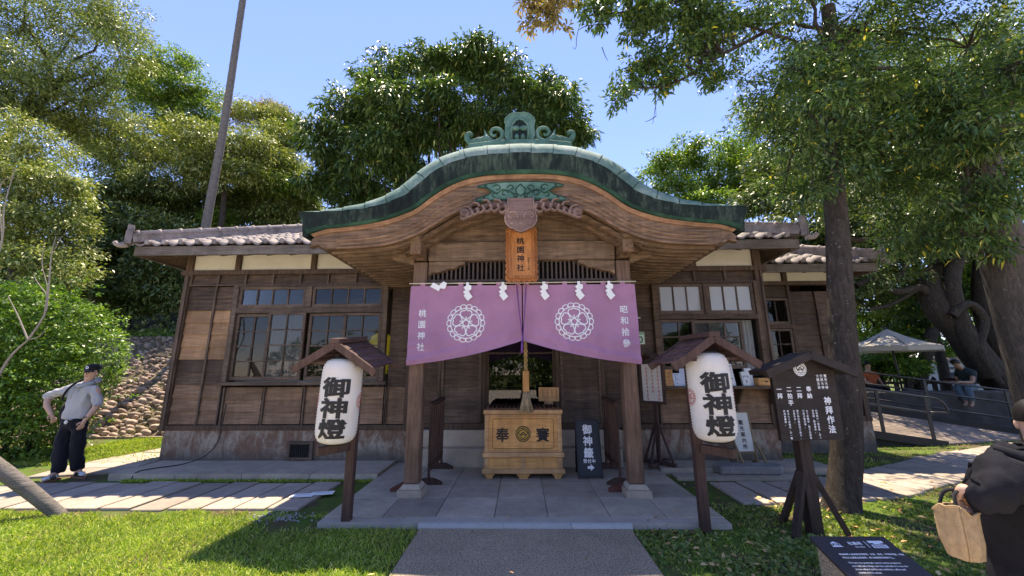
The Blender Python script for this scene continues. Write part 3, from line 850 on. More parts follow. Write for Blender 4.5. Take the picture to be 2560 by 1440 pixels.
# main board with rounded ends
bo = band(lerpP(GB, BRG, .15), 4.86, BRG, 4.875, thick=.09)
for s in (-1, 1):
    xe, ze0, ze1 = PCX+s*BRG[-1][0], interp(lerpP(GB,BRG,.15), 9), BRG[-1][1]
    xe = PCX+s*(lerpP(GB,BRG,.15)[-1][0]); xb = PCX+s*BRG[-1][0]; h = ze0-ze1
    poly = [(xe-s*.05, ze0), (xe+s*.01, ze0-.01), (xe+s*.045, ze0-.06), (xe+s*.03, ze0-.10), (xe+s*.055, ze0-.14), (xb+s*.07, ze1+.06), (xb+s*.02, ze1+.01), (xb-s*.06, ze1+.002)]
    bo.prism(poly, 4.863, 4.955, 'Y')
BO = bo.build('bargeboard', W_BARGE, PR, bevel=.006)
# carved lines along the board
MOULD = wood('wood_moulding', (.09,.05,.032), (.30,.185,.115), 'X', var=.2, bmp=.1, dist=.25)
for t, r_ in ((.46,.010),(.62,.017),(.80,.012),(.97,.020)):
    pp = prof(lerpP(GB, BRG, t), 90)
    for s in (-1, 1):
        q = [(x, 4.858+.012*t, z) for x, z in pp if s*(x-PCX) > .62 and abs(x-PCX) < 2.45]
        MB().tube(q, r_, 6).build('moulding', MOULD, BO)
# inner arched ribs behind the bargeboard
for k, (yy, sh, th) in enumerate(((5.02,.05,.10),(5.20,.09,.10))):
    pts = prof([(d, z) for d, z in BRG], 80, 1.62)
    m2 = MB()
    vs = []
    for x, z in pts: vs += [(x, yy, z+.02), (x, yy, z-sh), (x, yy+th, z-sh), (x, yy+th, z+.02)]
    n = len(pts)-1
    m2.add(vs, [(4*i+j, 4*i+(j+1)%4, 4*i+4+(j+1)%4, 4*i+4+j) for i in range(n) for j in range(4)]+[(0,1,2,3),(4*n+3,4*n+2,4*n+1,4*n)])
    m2.build('inner_rib', W_BARGE, PR, bevel=.006)
# gable boarding
m2 = MB()
pts = prof(BRG, 60, 1.45)
poly = [(PCX-1.45, 3.30)]+[(x, z+.06) for x, z in pts]+[(PCX+1.45, 3.30)]
m2.prism(poly, 5.40, 5.43, 'Y'); m2.build('gable_board', W_PORCH, PR)
# curved rafters under the eaves, and the sheathing above them
for s in (-1, 1):
    for k in range(15):
        yy = 4.98+k*.165
        pts = [(x, z) for x, z in prof(BRG, 90) if s*(x-PCX) > 1.28 and abs(x-PCX) < 2.58]
        m2 = MB(); vs = []
        for x, z in pts: vs += [(x, yy, z+.055), (x, yy, z-.035), (x, yy+.065, z-.035), (x, yy+.065, z+.055)]
        n = len(pts)-1
        m2.add(vs, [(4*i+j, 4*i+(j+1)%4, 4*i+4+(j+1)%4, 4*i+4+j) for i in range(n) for j in range(4)]+[(0,1,2,3),(4*n+3,4*n+2,4*n+1,4*n)])
        m2.build('rafter', W_PORCH, PR)
m2 = MB(); pts = prof(GRN, 90, 2.72)
n = len(pts)-1
m2.add([(x, y, z-.17*max(0,1-0*abs(x))) for x, z in pts for y in (4.93, 9.5)], [(2*i, 2*i+1, 2*i+3, 2*i+2) for i in range(n)], 0, True)
m2.build('sheathing', W_PORCH, PR, fix=False)
# verge boards closing the sides of the copper roof
for s in (-1, 1):
    m2 = MB(); x = PCX+s*2.86
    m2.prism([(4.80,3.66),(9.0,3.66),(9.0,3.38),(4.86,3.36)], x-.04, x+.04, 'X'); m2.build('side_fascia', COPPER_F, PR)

# ---- ridge and its end ornament
m2 = MB()
yr = 5.32
poly = [(PCX-.80,4.86),(PCX-.78,4.98),(PCX-.4,5.03),(PCX,5.05),(PCX+.4,5.03),(PCX+.78,4.98),(PCX+.80,4.86),(PCX+.4,4.93),(PCX,4.95),(PCX-.4,4.93)]
m2.prism(poly, yr, yr+.5, 'Y')
RI = m2.build('ridge_ornament', COPPER_M, PR, bevel=.01)
m2 = MB()
blk = [(-.20,5.03),(-.235,5.14),(-.225,5.34),(-.215,5.43),(-.15,5.50),(-.10,5.52),(.10,5.52),(.15,5.50),(.215,5.43),(.225,5.34),(.235,5.14),(.20,5.03)]
m2.prism([(PCX+x, z) for x, z in blk], yr+.05, yr+.34, 'Y')
m2.tube([(PCX+x*1.02, yr+.05, z) for x, z in blk[2:10]], .016, 6)
m2.build('crest_block', COPPER_M, RI, bevel=.02)
m2 = MB()
inn = [(-.12,5.05),(-.13,5.2),(-.12,5.30),(-.07,5.37),(0,5.39),(.07,5.37),(.12,5.30),(.13,5.2),(.12,5.05)]
m2.prism([(PCX+x, z) for x, z in inn], yr+.035, yr+.048, 'Y'); m2.build('recess', COPPER_F, RI)
m2 = MB()
for s in (-1, 1):
    m2.ball((PCX+s*.062, yr+.02, 5.235), (.068,.035,.042), 12, 7)
    m2.tube([(PCX+s*q[0], yr+.03, q[1]) for q in [(.125,5.06),(.13,5.22),(.115,5.31),(.06,5.385),(0,5.405)]], .018, 6)
    m2.ball((PCX+s*.045, yr+.03, 5.10), (.035,.025,.05), 8, 6)
    # volutes
    sp = []
    for i in range(31):
        t = i/30; a = 3.4+t*8.2; r_ = .145*(1-t)**.8+.012
        sp.append((PCX+s*(.385-r_*math.cos(a)), yr+.10, 5.20+r_*math.sin(a)))
    m2.tube(sp, [.040*(1-.55*i/30) for i in range(31)], 8)
    m2.prism([(PCX+s*x, z) for x, z in [(.24,5.05),(.24,5.25),(.30,5.10),(.36,5.05)]], yr+.1, yr+.2, 'Y')
    m2.prism([(PCX+s*x, z) for x, z in [(.46,5.03),(.47,5.14),(.555,5.27),(.545,5.18),(.58,5.10),(.60,5.02)]], yr+.08, yr+.16, 'Y')
    tail = spline([(PCX+s*x, yr+.12, z) for x, z in [(.45,5.07),(.53,5.12),(.62,5.08),(.71,5.06),(.79,5.09),(.825,5.18),(.785,5.22),(.745,5.19)]], 24)
    m2.tube(tail, [.062*(1-.45*i/24) for i in range(25)], 8)
    m2.tube(spline([(PCX+s*x, yr+.10, z) for x, z in [(.55,5.09),(.62,5.13),(.70,5.10),(.745,5.10)]], 10), .018, 6)
m2.build('scroll', COPPER_M, RI)

# ---- carved pendant, leaf wings and pierced copper plate on the bargeboard
CARV = wood('wood_carving', (.10,.058,.047), (.225,.145,.12), 'X', var=.2)
CARV_L = wood('wood_carving_edge', (.20,.13,.105), (.34,.235,.19), 'X', var=.2)
def w3(x, z, y=4.80): return Vector((PCX+x, y, z))
KG = 4.80/4.95
def zz(z): return 1.6+(z-1.6)*KG
pend = [(-.17,3.91),(-.175,3.80),(-.165,3.73),(-.195,3.69),(-.215,3.63),(-.21,3.57),(-.185,3.52),(-.14,3.475),(-.10,3.47),(-.06,3.44),(0,3.42)]
pend = [(x*KG, zz(z)) for x, z in pend]; full_ = pend+[(-x, z) for x, z in reversed(pend[:-1])]
m2 = MB(); m2.prism([(PCX+x, z) for x, z in full_], 4.79, 4.87, 'Y')
PD = m2.build('pendant', CARV, PR, bevel=.012)
m2 = MB()
m2.tube([(PCX+x, 4.788, z) for x, z in full_], .010, 6)
for s in (-1, 1):
    sp = []
    for i in range(22):
        t = i/21; a = -.4+t*5.0; r_ = .085*(1-t*.72)
        sp.append((PCX+s*(-.125+r_*math.cos(a))*KG, 4.785, zz(3.64)+r_*math.sin(a)))
    m2.tube(sp, .013, 6)
    m2.ball((PCX+s*.115, 4.787, zz(3.535)), (.025,.012,.012), 8, 5)
m2.ball((PCX, 4.787, zz(3.54)), (.034,.012,.014), 8, 5)
m2.build('volute', CARV_L, PD)
for s in (-1, 1):
    m2 = MB(); e2 = MB()
    stem = spline([(PCX+s*x, 4.835, zz(z)) for x, z in [(.15,3.80),(.32,3.83),(.50,3.80),(.64,3.73),(.745,3.68)]], 30)
    body = []
    for i, p_ in enumerate(stem): body.append((p_.x, p_.z+.055*(1-i/34)))
    for i in range(30, -1, -1): body.append((stem[i].x, stem[i].z-.045*(1-i/40)*(1+.35*math.sin(i*1.5))))
    m2.prism(body, 4.82, 4.87, 'Y')
    for i in range(3, 30, 4):
        p_ = stem[i]; t = i/30; ln = .13*(1-.35*t)
        lobe = spline([(p_.x, 4.80, p_.z), (p_.x-s*.02, 4.80, p_.z-ln*.55), (p_.x+s*.035, 4.795, p_.z-ln*.95), (p_.x+s*.075, 4.80, p_.z-ln*.75)], 10)
        m2.tube(lobe, [.034*(1-.5*q/10) for q in range(11)], 7); e2.tube([v+Vector((0,-.026,0)) for v in lobe], .008, 5)
    for i in range(5, 28, 6):
        p_ = stem[i]; lobe = spline([(p_.x, 4.80, p_.z), (p_.x+s*.03, 4.80, p_.z+.05), (p_.x+s*.10, 4.80, p_.z+.055)], 8)
        m2.tube(lobe, [.026*(1-.5*q/8) for q in range(9)], 6); e2.tube([v+Vector((0,-.02,0)) for v in lobe], .007, 5)
    sp = []
    for i in range(16):
        t = i/15; a = -1.0+t*5.2; r_ = .065*(1-t*.6)
        sp.append((stem[-1].x+s*(.0-r_*math.cos(a)), 4.80, stem[-1].z+.01+r_*math.sin(a)))
    m2.tube(sp, .028, 7); m2.ball((stem[-1].x, 4.81, stem[-1].z), (.05,.03,.05), 10, 6)
    lw_ = m2.build('leaf_carving', CARV, PR); e2.build('edge_line', CARV_L, lw_)
plate = [(0,4.165),(.25,4.16),(.45,4.14),(.60,4.105),(.585,4.085),(.50,4.08),(.42,4.035),(.40,4.0),(.47,3.955),(.56,3.925),(.625,3.895),(.625,3.86),(.50,3.868),(.3,3.888),(.12,3.885),(0,3.862)]
plate = [(x*KG, zz(z)) for x, z in plate]; pl = plate+[(-x, z) for x, z in reversed(plate[1:-1])]
m2 = MB(); m2.prism([(PCX+x, z) for x, z in pl], 4.815, 4.855, 'Y')
CP = m2.build('copper_plate', COPPER_M, PR, bevel=.005)
m2 = MB()
def curl(cx, cz, r0, a0, turns, s):
    return [(PCX+s*(cx+r0*(1-.75*i/20)*math.cos(a0+turns*i/20))*KG, 4.812, zz(cz+r0*(1-.75*i/20)*math.sin(a0+turns*i/20))) for i in range(21)]
for s in (-1, 1):
    for (cx, cz, r0, a0, tn) in [(.13,4.06,.055,0,5),(.22,3.98,.055,3,-5),(.32,4.06,.06,.4,5.2),(.36,3.95,.045,2.6,-5),(.48,4.11,.022,0,5),(.50,3.905,.022,2,-5),(.08,3.94,.045,1,5)]:
        m2.tube(curl(cx, cz, r0, a0, tn, s), .0075, 5)
    m2.tube([(PCX+s*x*KG, 4.812, zz(z)) for x, z in [(.05,3.92),(.15,4.02),(.24,4.04),(.33,3.98),(.42,4.04),(.50,4.10)]], .007, 5)
m2.tube([(PCX+x, 4.812, zz(z)) for x, z in [(0,4.12),(-.07,4.04),(-.05,3.98),(0,3.94),(.05,3.98),(.07,4.04),(0,4.12)]], .008, 5)
m2.tube([(PCX+x*.985, 4.812, zz(4.01)+(z-zz(4.01))*.93) for x, z in pl+pl[:1]], .006, 5)
m2.build('scrollwork', COPPER_G, CP)

# ---- tiled roofs
TILE = None
def tile_mat():
    m, nt, N, L, b = new_mat('grey_roof_tile')
    v = coords(nt, world=True)
    g = noise(nt, v, 7, 6, .65); f = noise(nt, v, 40, 4)
    c = ramp(nt, [(.28,(.10,.085,.075)),(.5,(.235,.195,.18)),(.75,(.34,.29,.265))], g)
    k = mathn(nt,'ADD',mathn(nt,'MULTIPLY',island(nt),.35),.82)
    cc = nt.nodes.new('ShaderNodeCombineColor')
    for i in range(3): L.new(k, cc.inputs[i])
    L.new(mixc(nt, c, cc.outputs[0], 1.0, 'MULTIPLY'), b.inputs['Base Color']); b.inputs['Roughness'].default_value = .75
    bump(nt, b, f, .3, .005); return m
TILE = tile_mat()
def tiled_front(x0, x1, ye, ze, slope, depth, hipL, hipR, name='tile_roof'):
    """front slope of a hipped pantile roof: tiles pitch .30 wide, courses .26, hips at 45 degrees"""
    mb = MB(); pw, ch = .305, .27
    sl = math.sqrt(1+slope*slope)
    nrow = int(depth*sl/ch)
    prof_t = []
    for i in range(9):
        t = i/8; h = .022-.055*math.sin(math.pi*min(1, t/.74)) if t < .74 else .022+.030*math.sin(math.pi*(t-.74)/.26)
        prof_t.append((t*pw, h))
    ncol = int((x1-x0)/pw)
    for r_ in range(nrow):
        d0, d1 = r_*ch/sl, (r_*ch+ch*1.12)/sl
        for c_ in range(ncol):
            xa = x0+c_*pw; xm = xa+pw/2
            if hipL and xm-x0 < d0-.02: continue
            if hipR and x1-xm < d0-.02: continue
            vs = []
            for (px_, h) in prof_t:
                vs.append((xa+px_, ye+d0, ze+slope*d0+h+.028)); vs.append((xa+px_, ye+d1, ze+slope*d1+h+.004)); vs.append((xa+px_, ye+d0+.002, ze+slope*d0+h-.004))
            fs = []
            for i in range(8): fs += [(3*i,3*i+3,3*i+4,3*i+1),(3*i+2,3*i+5,3*i+3,3*i)]
            mb.add(vs, fs, 0, True)
    o = mb.build(name, TILE, B, fix=False)
    # round end caps along the eave
    m2 = MB()
    for c_ in range(ncol+1):
        x = x0+c_*pw-.035; M = Matrix.Translation((x, ye-.012, ze+.028)) @ Matrix.Rotation(R(90), 4, 'X')
        m2.add([M @ Vector((.046*math.cos(2*math.pi*j/12), .046*math.sin(2*math.pi*j/12), q)) for q in (-.02,.03) for j in range(12)], [tuple(range(12)), tuple(range(23,11,-1))]+[(j,(j+1)%12,12+(j+1)%12,12+j) for j in range(12)])
    m2.build('eave_cap', TILE, o)
    return o
def ridge(o, a, b_, steps=True, h=.12, end=0):
    """ridge or hip capping from a to b: bedding course, then round cap tiles with collars"""
    a, b_ = Vector(a), Vector(b_); d = (b_-a).normalized(); ln = (b_-a).length
    m2 = MB(); m2.bar(a+Vector((0,0,.02)), b_+Vector((0,0,.02)), .17, h)
    m2.bar(a+Vector((0,0,.02+h/2+.012)), b_+Vector((0,0,.02+h/2+.012)), .20, .022)
    n = max(2, int(ln/.30))
    u = Vector((0,0,h/2+.05))
    m2.tube([a+u, b_+u], .068, 10)
    for k in range(n):
        p_ = a+u+d*(k*.30+.04); m2.tube([p_, p_+d*.05], .083, 10)
    if end:
        r_ = d.cross(Vector((0,0,1))).normalized()
        m2.bar(a-d*.06+Vector((0,0,-.06)), a-d*.06+Vector((0,0,.17)), .20, .09, up=d)
        m2.bar(a-d*.05+Vector((0,0,.17)), a-d*.05+Vector((0,0,.29)), .15, .09, up=d)
        sp = spline([a-d*.06+Vector((0,0,-.06)), a-d*.13+Vector((0,0,-.07)), a-d*.19+Vector((0,0,-.05)), a-d*.235+Vector((0,0,.01))], 10)
        m2.tube(sp, [.06-.003*i for i in range(11)], 8)
    return m2.build('ridge_cap', TILE, o)
SLP = .45
def soffit_fascia(x0, x1, ye, ze, o, wall_y, wx0, wx1, wz):
    m2 = MB(); m2.box(x0, x1, ye+.03, ye+.075, ze-.20, ze-.035); m2.box(x0+.0, x0+.045, ye+.076, ye+4.5, ze-.20, ze-.035); m2.box(x1-.045, x1, ye+.076, ye+4.5, ze-.20, ze-.035)
    m2.build('eave_fascia', wood('wood_eave', (.07,.055,.045), (.20,.165,.135), 'X', var=.2), o)
    m2 = MB()
    m2.add([(x0+.05,ye+.076,ze-.16),(x1-.05,ye+.076,ze-.16),(wx1,wall_y+.03,wz),(wx0,wall_y+.03,wz)], [(0,1,2,3)])
    m2.add([(x0+.05,ye+.076,ze-.16),(wx0,wall_y+.03,wz),(wx0,wall_y+4,wz),(x0+.05,wall_y+4.5,ze-.16)], [(0,1,2,3)])
    m2.add([(x1-.05,ye+.076,ze-.16),(wx1,wall_y+.03,wz),(wx1,wall_y+4,wz),(x1-.05,wall_y+4.5,ze-.16)], [(0,1,2,3)])
    m2.build('soffit', W_DARK, o, fix=False)
    m2 = MB()
    k = x0+.3
    while k < x1-.2:
        MB().bar((k, ye+.09, ze-.18), (k, wall_y-.0, wz-.03), .045, .06).build('rafter', W_DARK, o); k += .42
    for sx, wx in ((x0+.08, wx0), (x1-.08, wx1)): MB().bar((sx, ye+.1, ze-.185), (wx, wall_y, wz-.05), .09, .10).build('hip_rafter', W_DARK, o)
def roof_block(x0, x1, ye, ze, depth, name, rear=1.0):
    o = tiled_front(x0, x1, ye, ze, SLP, depth, True, True, name)
    zr = ze+SLP*depth
    ridge(o, (x0-.02, ye-.02, ze+.06), (x0+depth, ye+depth, zr+.06), end=1)
    ridge(o, (x1+.02, ye-.02, ze+.06), (x1-depth, ye+depth, zr+.06), end=1)
    ridge(o, (x0+depth, ye+depth, zr+.12), (x1-depth, ye+depth, zr+.12), h=.2)
    m2 = MB()   # end and rear slopes
    yb = ye+2*depth
    m2.add([(x0,ye,ze),(x0+depth,ye+depth,zr),(x0,yb,ze)], [(0,1,2)]); m2.add([(x1,ye,ze),(x1-depth,ye+depth,zr),(x1,yb,ze)], [(0,1,2)])
    m2.add([(x0,yb,ze),(x0+depth,ye+depth,zr),(x1-depth,ye+depth,zr),(x1,yb,ze)], [(0,1,2,3)])
    m2.add([(x0+.02,ye+.02,ze-.012),(x1-.02,ye+.02,ze-.012),(x1-depth,ye+depth,zr-.012),(x0+depth,ye+depth,zr-.012)], [(0,1,2,3)])
    m2.build('slope', TILE, o, fix=False)
    return o
o = roof_block(-6.93, 4.86, 6.55, 3.86, 3.7, 'tile_roof')
soffit_fascia(-6.93, 4.86, 6.55, 3.86, o, 7.2, -6.36, 4.44, 3.93)

# ---- east wing, set back
YW = 8.3
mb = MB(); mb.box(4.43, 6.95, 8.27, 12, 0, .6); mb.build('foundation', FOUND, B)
mb = MB()
for a, b_ in ((5.72,6.22),(6.25,6.86)): siding(mb, a, b_, .70, 3.22, YW, 11, mat=0)
siding(mb, 4.5, 5.06, .7, 3.22, YW, 11, mat=0); siding(mb, 5.06, 5.7, .7, 1.2, YW, 2, mat=0); siding(mb, 5.06,5.7,3.10,3.36,YW,1,mat=0)
mb.box(4.5, 5.06, 8.31, 12, .6, 3.9); mb.box(6.84, 6.9, 8.31, 12, .6, 3.9); mb.box(5.06, 6.84, 9.5, 9.55, .6, 3.9)
mb.build('wall', SID, B)
mb = Each('frame_timber', W_DARKZ)
mb.box(6.82, 6.92, 8.23, 8.34, .6, 3.95); mb.box(4.5, 6.95, 8.22, 8.33, 3.36, 3.44); mb.box(5.66,5.72,8.24,8.33,.6,3.36); mb.box(5.60, 5.70, 8.225, 8.33, 3.44, 3.95); mb.box(4.5,6.95,8.24,8.33,.6,.69)
mb.box(6.225,6.25,8.245,8.29,.69,3.2); mb.box(5.05,5.7,8.235,8.33,2.44,2.52)
for a, b_ in ((4.9,5.60),(5.70,6.82)):
    mb = MB(); mb.box(a, b_, 8.28, 8.31, 3.44, 3.92); mb.build('plaster_panel', CREAM, B)
window(5.10,5.64,2.52,3.08,2,1,y=8.27); window(5.10,5.64,1.25,2.43,2,4,y=8.27)
o = roof_block(4.2, 7.18, 7.70, 3.72, 1.45, 'tile_roof')
soffit_fascia(4.2, 7.18, 7.70, 3.72, o, 8.3, 4.5, 6.9, 3.88)
# ================================================================== trees and shrubs
BARK = None
def barkmat(name, a, b_, sx=(10,10,2.5)):
    m, nt, N, L, b = new_mat(name)
    v = coords(nt, sx, world=True); g = noise(nt, v, 2.2, 7, .7, .8); sp = noise(nt, coords(nt, world=True), 30, 3)
    c = ramp(nt, [(.3, a), (.7, b_)], g)
    c = mixc(nt, c, (.32,.30,.26), ramp(nt, [(.66,(0,0,0)),(.72,(.7,.7,.7))], sp))
    L.new(c, b.inputs['Base Color']); b.inputs['Roughness'].default_value = .9; b.inputs['Specular IOR Level'].default_value = .15
    bump(nt, b, g, .7, .03); return m
BARK = barkmat('bark_dark', (.025,.020,.016), (.085,.068,.055))
BARK_G = barkmat('bark_grey', (.05,.042,.035), (.15,.125,.105))
BARK_P = barkmat('palm_bark', (.10,.088,.08), (.23,.205,.185), (3,3,14))
LF_MANGO = leafmat('leaf_mango', [(.018,.040,.012),(.032,.064,.018),(.058,.098,.026),(.11,.155,.045)], .22, .42, .5, yellow=(.24,.25,.07))
LF_OLIVE = leafmat('leaf_olive', [(.036,.058,.018),(.07,.10,.030),(.125,.155,.048),(.22,.235,.10)], .22, .42, .45)
LF_YEL = leafmat('leaf_yellow_green', [(.040,.062,.018),(.082,.114,.03),(.15,.172,.052),(.26,.26,.11)], .22, .42, .45)
LF_BRIGHT = leafmat('leaf_bright_green', [(.03,.065,.014),(.06,.11,.02),(.105,.165,.03),(.17,.22,.05)], .30, .42, .45)
LF_DARK = leafmat('leaf_dark', [(.020,.038,.012),(.040,.066,.02),(.078,.11,.034),(.16,.18,.075)], .18, .38, .55)
LF_NEAR = leafmat('leaf_near_tree', [(.018,.040,.015),(.030,.060,.019),(.048,.088,.025),(.08,.125,.034)], .24, .36, .45, yellow=(.42,.35,.05))
LF_HEDGE = leafmat('leaf_hedge', [(.026,.062,.010),(.05,.105,.016),(.085,.155,.022),(.15,.22,.035)], .28, .4, .5, amt=.8)
LF_RUST = leafmat('leaf_rust', [(.10,.085,.035),(.16,.12,.05),(.20,.15,.07)], .3, .6, .2)

def CL(px, py, rx, ry, Y, wgt=None, dz=1.0):
    k = Y/960.0
    return (at(px, py, Y), (rx*k, (rx+ry)/2*k*dz, ry*k), wgt or rx*ry)
def tree(name, label, cat, clumps, trunk, leaf, nsp, per, spread, ll, lw, bark=None, r0=.2, group=None, shell=.5, down=.25, droop=.15, twigs=60, fork=.55, limb_r=None, cat_base=None):
    """trunk: list of points from the ground up; limbs run from the upper trunk to the clumps, twigs on to the sprigs"""
    base = Vector(trunk[0])
    t = thing(name, label, cat, tuple(base), group)
    mb = MB(); pts = spline(trunk, 14)
    mb.tube(pts, [r0*(1.25 if i == 0 else 1.0)*(1-.45*i/14) for i in range(15)], 10, cap=False)
    n0 = len(pts)
    for c in clumps:
        i = min(n0-1, max(3, int(n0*(fork+rnd.random()*(1-fork)))-1))
        limbs(mb, pts[i], [c[0]], limb_r or r0*.42, n=6)
    T, o = crown('crown', clumps, nsp, per, spread, ll, lw, leaf, t, shell, down, droop)
    cs = [Vector(c[0]) for c in clumps]
    for k in range(twigs):
        e = Vector(T[rng.integers(len(T))]); s_ = min(cs, key=lambda q: (q-e).length)
        limbs(mb, s_, [e], (limb_r or r0*.42)*.35, sag=.1, n=4, r1=.006, sides=5)
    mb.build('trunk', bark or BARK, t, fix=False)
    return t
def gz(x, y): return max(0, hill_z(x, y))
def base(px, py, Y):
    p = at(px, py, Y); return (p.x, Y, gz(p.x, Y)-.1)

# broad dark tree behind the roof
Y = 17
cl = [CL(*q) for q in [(900,290,100,80,Y),(830,380,75,80,Y),(985,205,100,80,Y+1),(1090,140,75,62,Y),(1180,160,90,75,Y),(1265,190,70,75,Y),(1000,320,120,90,Y-1),(1150,300,100,80,Y),(880,450,95,60,Y),(1040,430,90,50,Y),
      (1330,225,75,62,Y),(1395,235,55,65,Y-1),(1440,325,45,55,Y),(1350,320,80,70,Y),(1240,310,90,80,Y+1),(800,460,45,60,Y),(950,500,120,40,Y),(930,380,80,60,Y-1.5),(1100,225,80,60,Y-1.5),(1430,400,40,50,Y)]]
p = at(1050, 620, Y)
tree('broadleaf_tree', 'tall dark green tree with long drooping leaves rising behind the copper porch roof', 'tree', cl, [(p.x,Y,-.1),(p.x+.2,Y,2.5),(p.x+.3,Y,5.0),(p.x+.6,Y,7.5),(p.x+1.0,Y,9.5)], LF_MANGO, 1500, 44, .50, .30, .085, r0=.34, droop=.35, down=.35, twigs=110, limb_r=.12)

# wooded hillside
G_H = 'trees on the wooded hillside'
cl = [CL(*q) for q in [(60,60,150,110,15),(210,60,130,100,15),(300,140,85,85,15),(110,190,140,90,14),(285,60,90,70,16),(10,230,100,90,14),(230,220,90,60,15),(-120,150,150,150,14),(60,-70,250,90,15)]]
tree('hillside_tree', 'tall loose olive-green tree with dark slanting limbs at the top of the hillside', 'tree', cl, [base(-80,560,15),at(-20,420,15),at(60,300,15),at(180,180,15)], LF_OLIVE, 1150, 42, .55, .14, .05, r0=.22, group=G_H, twigs=100)
cl = [CL(*q) for q in [(430,165,60,48,19),(485,225,60,50,19),(400,250,70,50,19),(505,300,45,45,19),(365,170,50,45,19),(440,300,60,35,18.5),(330,230,60,60,20)]]
tree('hillside_tree', 'fresh green tree with open branches against the sky on the hillside', 'tree', cl, [base(470,560,19),at(470,420,19),at(455,330,19),at(430,270,19)], LF_BRIGHT, 560, 46, .5, .17, .06, r0=.2, group=G_H, twigs=70)
cl = [CL(*q) for q in [(300,390,130,60,16),(400,350,110,55,16.5),(250,330,110,50,16.5),(350,460,100,45,15.5),(190,290,120,60,16.5)]]
tree('hillside_tree', 'spreading yellow-olive tree on the hillside below the tall loose one', 'tree', cl, [base(300,560,16),at(300,480,16),at(310,420,16)], LF_YEL, 750, 44, .5, .15, .05, r0=.16, group=G_H, twigs=60)
cl = [CL(*q) for q in [(520,360,95,50,16),(580,420,110,50,16),(480,440,90,45,15.5),(620,370,70,45,16)]]
tree('hillside_tree', 'layered yellow-olive tree just beside the bare palm trunk', 'tree', cl, [base(560,560,16),at(560,500,16),at(555,430,16)], LF_YEL, 650, 44, .5, .15, .05, r0=.15, group=G_H, twigs=70)
cl = [CL(*q) for q in [(690,380,75,60,19),(730,440,70,60,19),(660,440,80,45,19),(650,290,70,40,19),(720,310,50,40,19),(690,340,60,40,18)]]
tree('hillside_tree', 'yellow-olive tree with a thin reddish top between the palm trunk and the dark tree', 'tree', cl, [base(650,560,19),at(655,500,19),at(680,420,19)], LF_YEL, 700, 44, .5, .15, .05, r0=.15, group=G_H, twigs=70)
cl = [CL(*q) for q in [(655,262,55,16,19.5),(700,280,45,14,19.5),(610,300,40,25,19.5)]]
tree('hillside_tree', 'sparse reddish-topped tree showing bare twigs on the hill crest', 'tree', cl, [base(690,480,19.5),at(690,400,19.5),at(680,320,19.5)], LF_RUST, 120, 26, .45, .13, .05, r0=.1, group=G_H, twigs=60)
cl = [CL(*q) for q in [(50,370,120,75,10.5),(120,450,100,80,10.3),(40,550,110,90,10),(150,590,75,65,10.2),(-60,450,110,120,10),(190,500,45,50,10.4),(90,660,110,50,9.9)]]
tree('hillside_tree', 'bushy pale yellow-green tree above the clipped hedge', 'tree', cl, [base(40,740,10.3),at(40,640,10.3),at(60,520,10.3)], LF_YEL, 1000, 46, .36, .10, .038, r0=.12, group=G_H, twigs=60)
G_S = 'shrubs under the hillside trees'
for lab, mt, cl, b_ in [
    ('dark glossy shrub on the hillside above the stone embankment', LF_DARK, [(300,480,100,50,15.5),(370,550,90,60,15),(270,560,80,60,15),(430,620,80,60,14.6)], (340,690,15)),
    ('dark bush filling the gap behind the clipped hedge', LF_DARK, [(20,680,110,80,12.5),(110,640,90,60,12.8),(190,690,70,60,12.6),(-60,640,90,90,12.5)], (40,760,12.6)),
    ('dark shaded shrub hanging over the stone embankment', LF_DARK, [(290,640,80,60,14.6),(390,690,90,50,14.4),(330,740,70,40,14),(440,720,60,60,14)], (340,740,14.4)),
    ('dark green shrub behind the west eave near the palm trunk', LF_DARK, [(470,520,80,50,17.5),(560,510,70,45,18),(460,580,80,50,17),(560,560,80,30,17.5)], (500,590,17.5)),
    ('mixed green shrub behind the west eave beside the dark tree', LF_OLIVE, [(640,500,80,50,18.5),(720,490,60,60,18.5),(680,545,80,30,18),(760,530,60,40,18.5)], (680,590,18.5)),
    ('bright fresh green shrub behind the tiled ridge', LF_BRIGHT, [(650,470,60,24,17.5),(545,548,22,22,16.5),(700,470,30,25,17.5)], (640,590,17.5))]:
    cs = [CL(*q) for q in cl]
    tree('hillside_shrub', lab, 'shrub', cs, [base(*b_), at(b_[0], b_[1]-70, b_[2])], mt, int(170*len(cs)), 42, .45, .16, .065, r0=.06, group=G_S, twigs=25)
# undergrowth on the slope
n = 26000
X = rng.uniform(-24, 1, n); Yy = 13.4+14*rng.random(n)**1.3
Z = np.array([gz(a, c) for a, c in zip(X, Yy)])+rng.random(n)**2*.9
P = np.stack([X, Yy, Z], 1)
tag(leaf_mesh('undergrowth', P, unit(n)+np.array([0,-.3,.5]), unit(n)+np.array([0,-.2,.6]), .10+.14*rng.random(n), .05+.05*rng.random(n), LF_DARK, None, .1), 'dark leafy undergrowth covering the hillside', 'undergrowth', kind='stuff')
# short turf on the crest of the embankment
n = 9000
X = rng.uniform(-14, -3, n); Yy = 13.2+1.0*rng.random(n)
P = np.stack([X, Yy, np.array([gz(a, c) for a, c in zip(X, Yy)])], 1)
tag(leaf_mesh('crest_grass', P, unit(n)*.5+np.array([0,-.25,.8]), unit(n), .07+.10*rng.random(n), .014+.01*rng.random(n), LF_BRIGHT, None, .1), 'short grass along the top of the stone embankment', 'grass', kind='stuff')

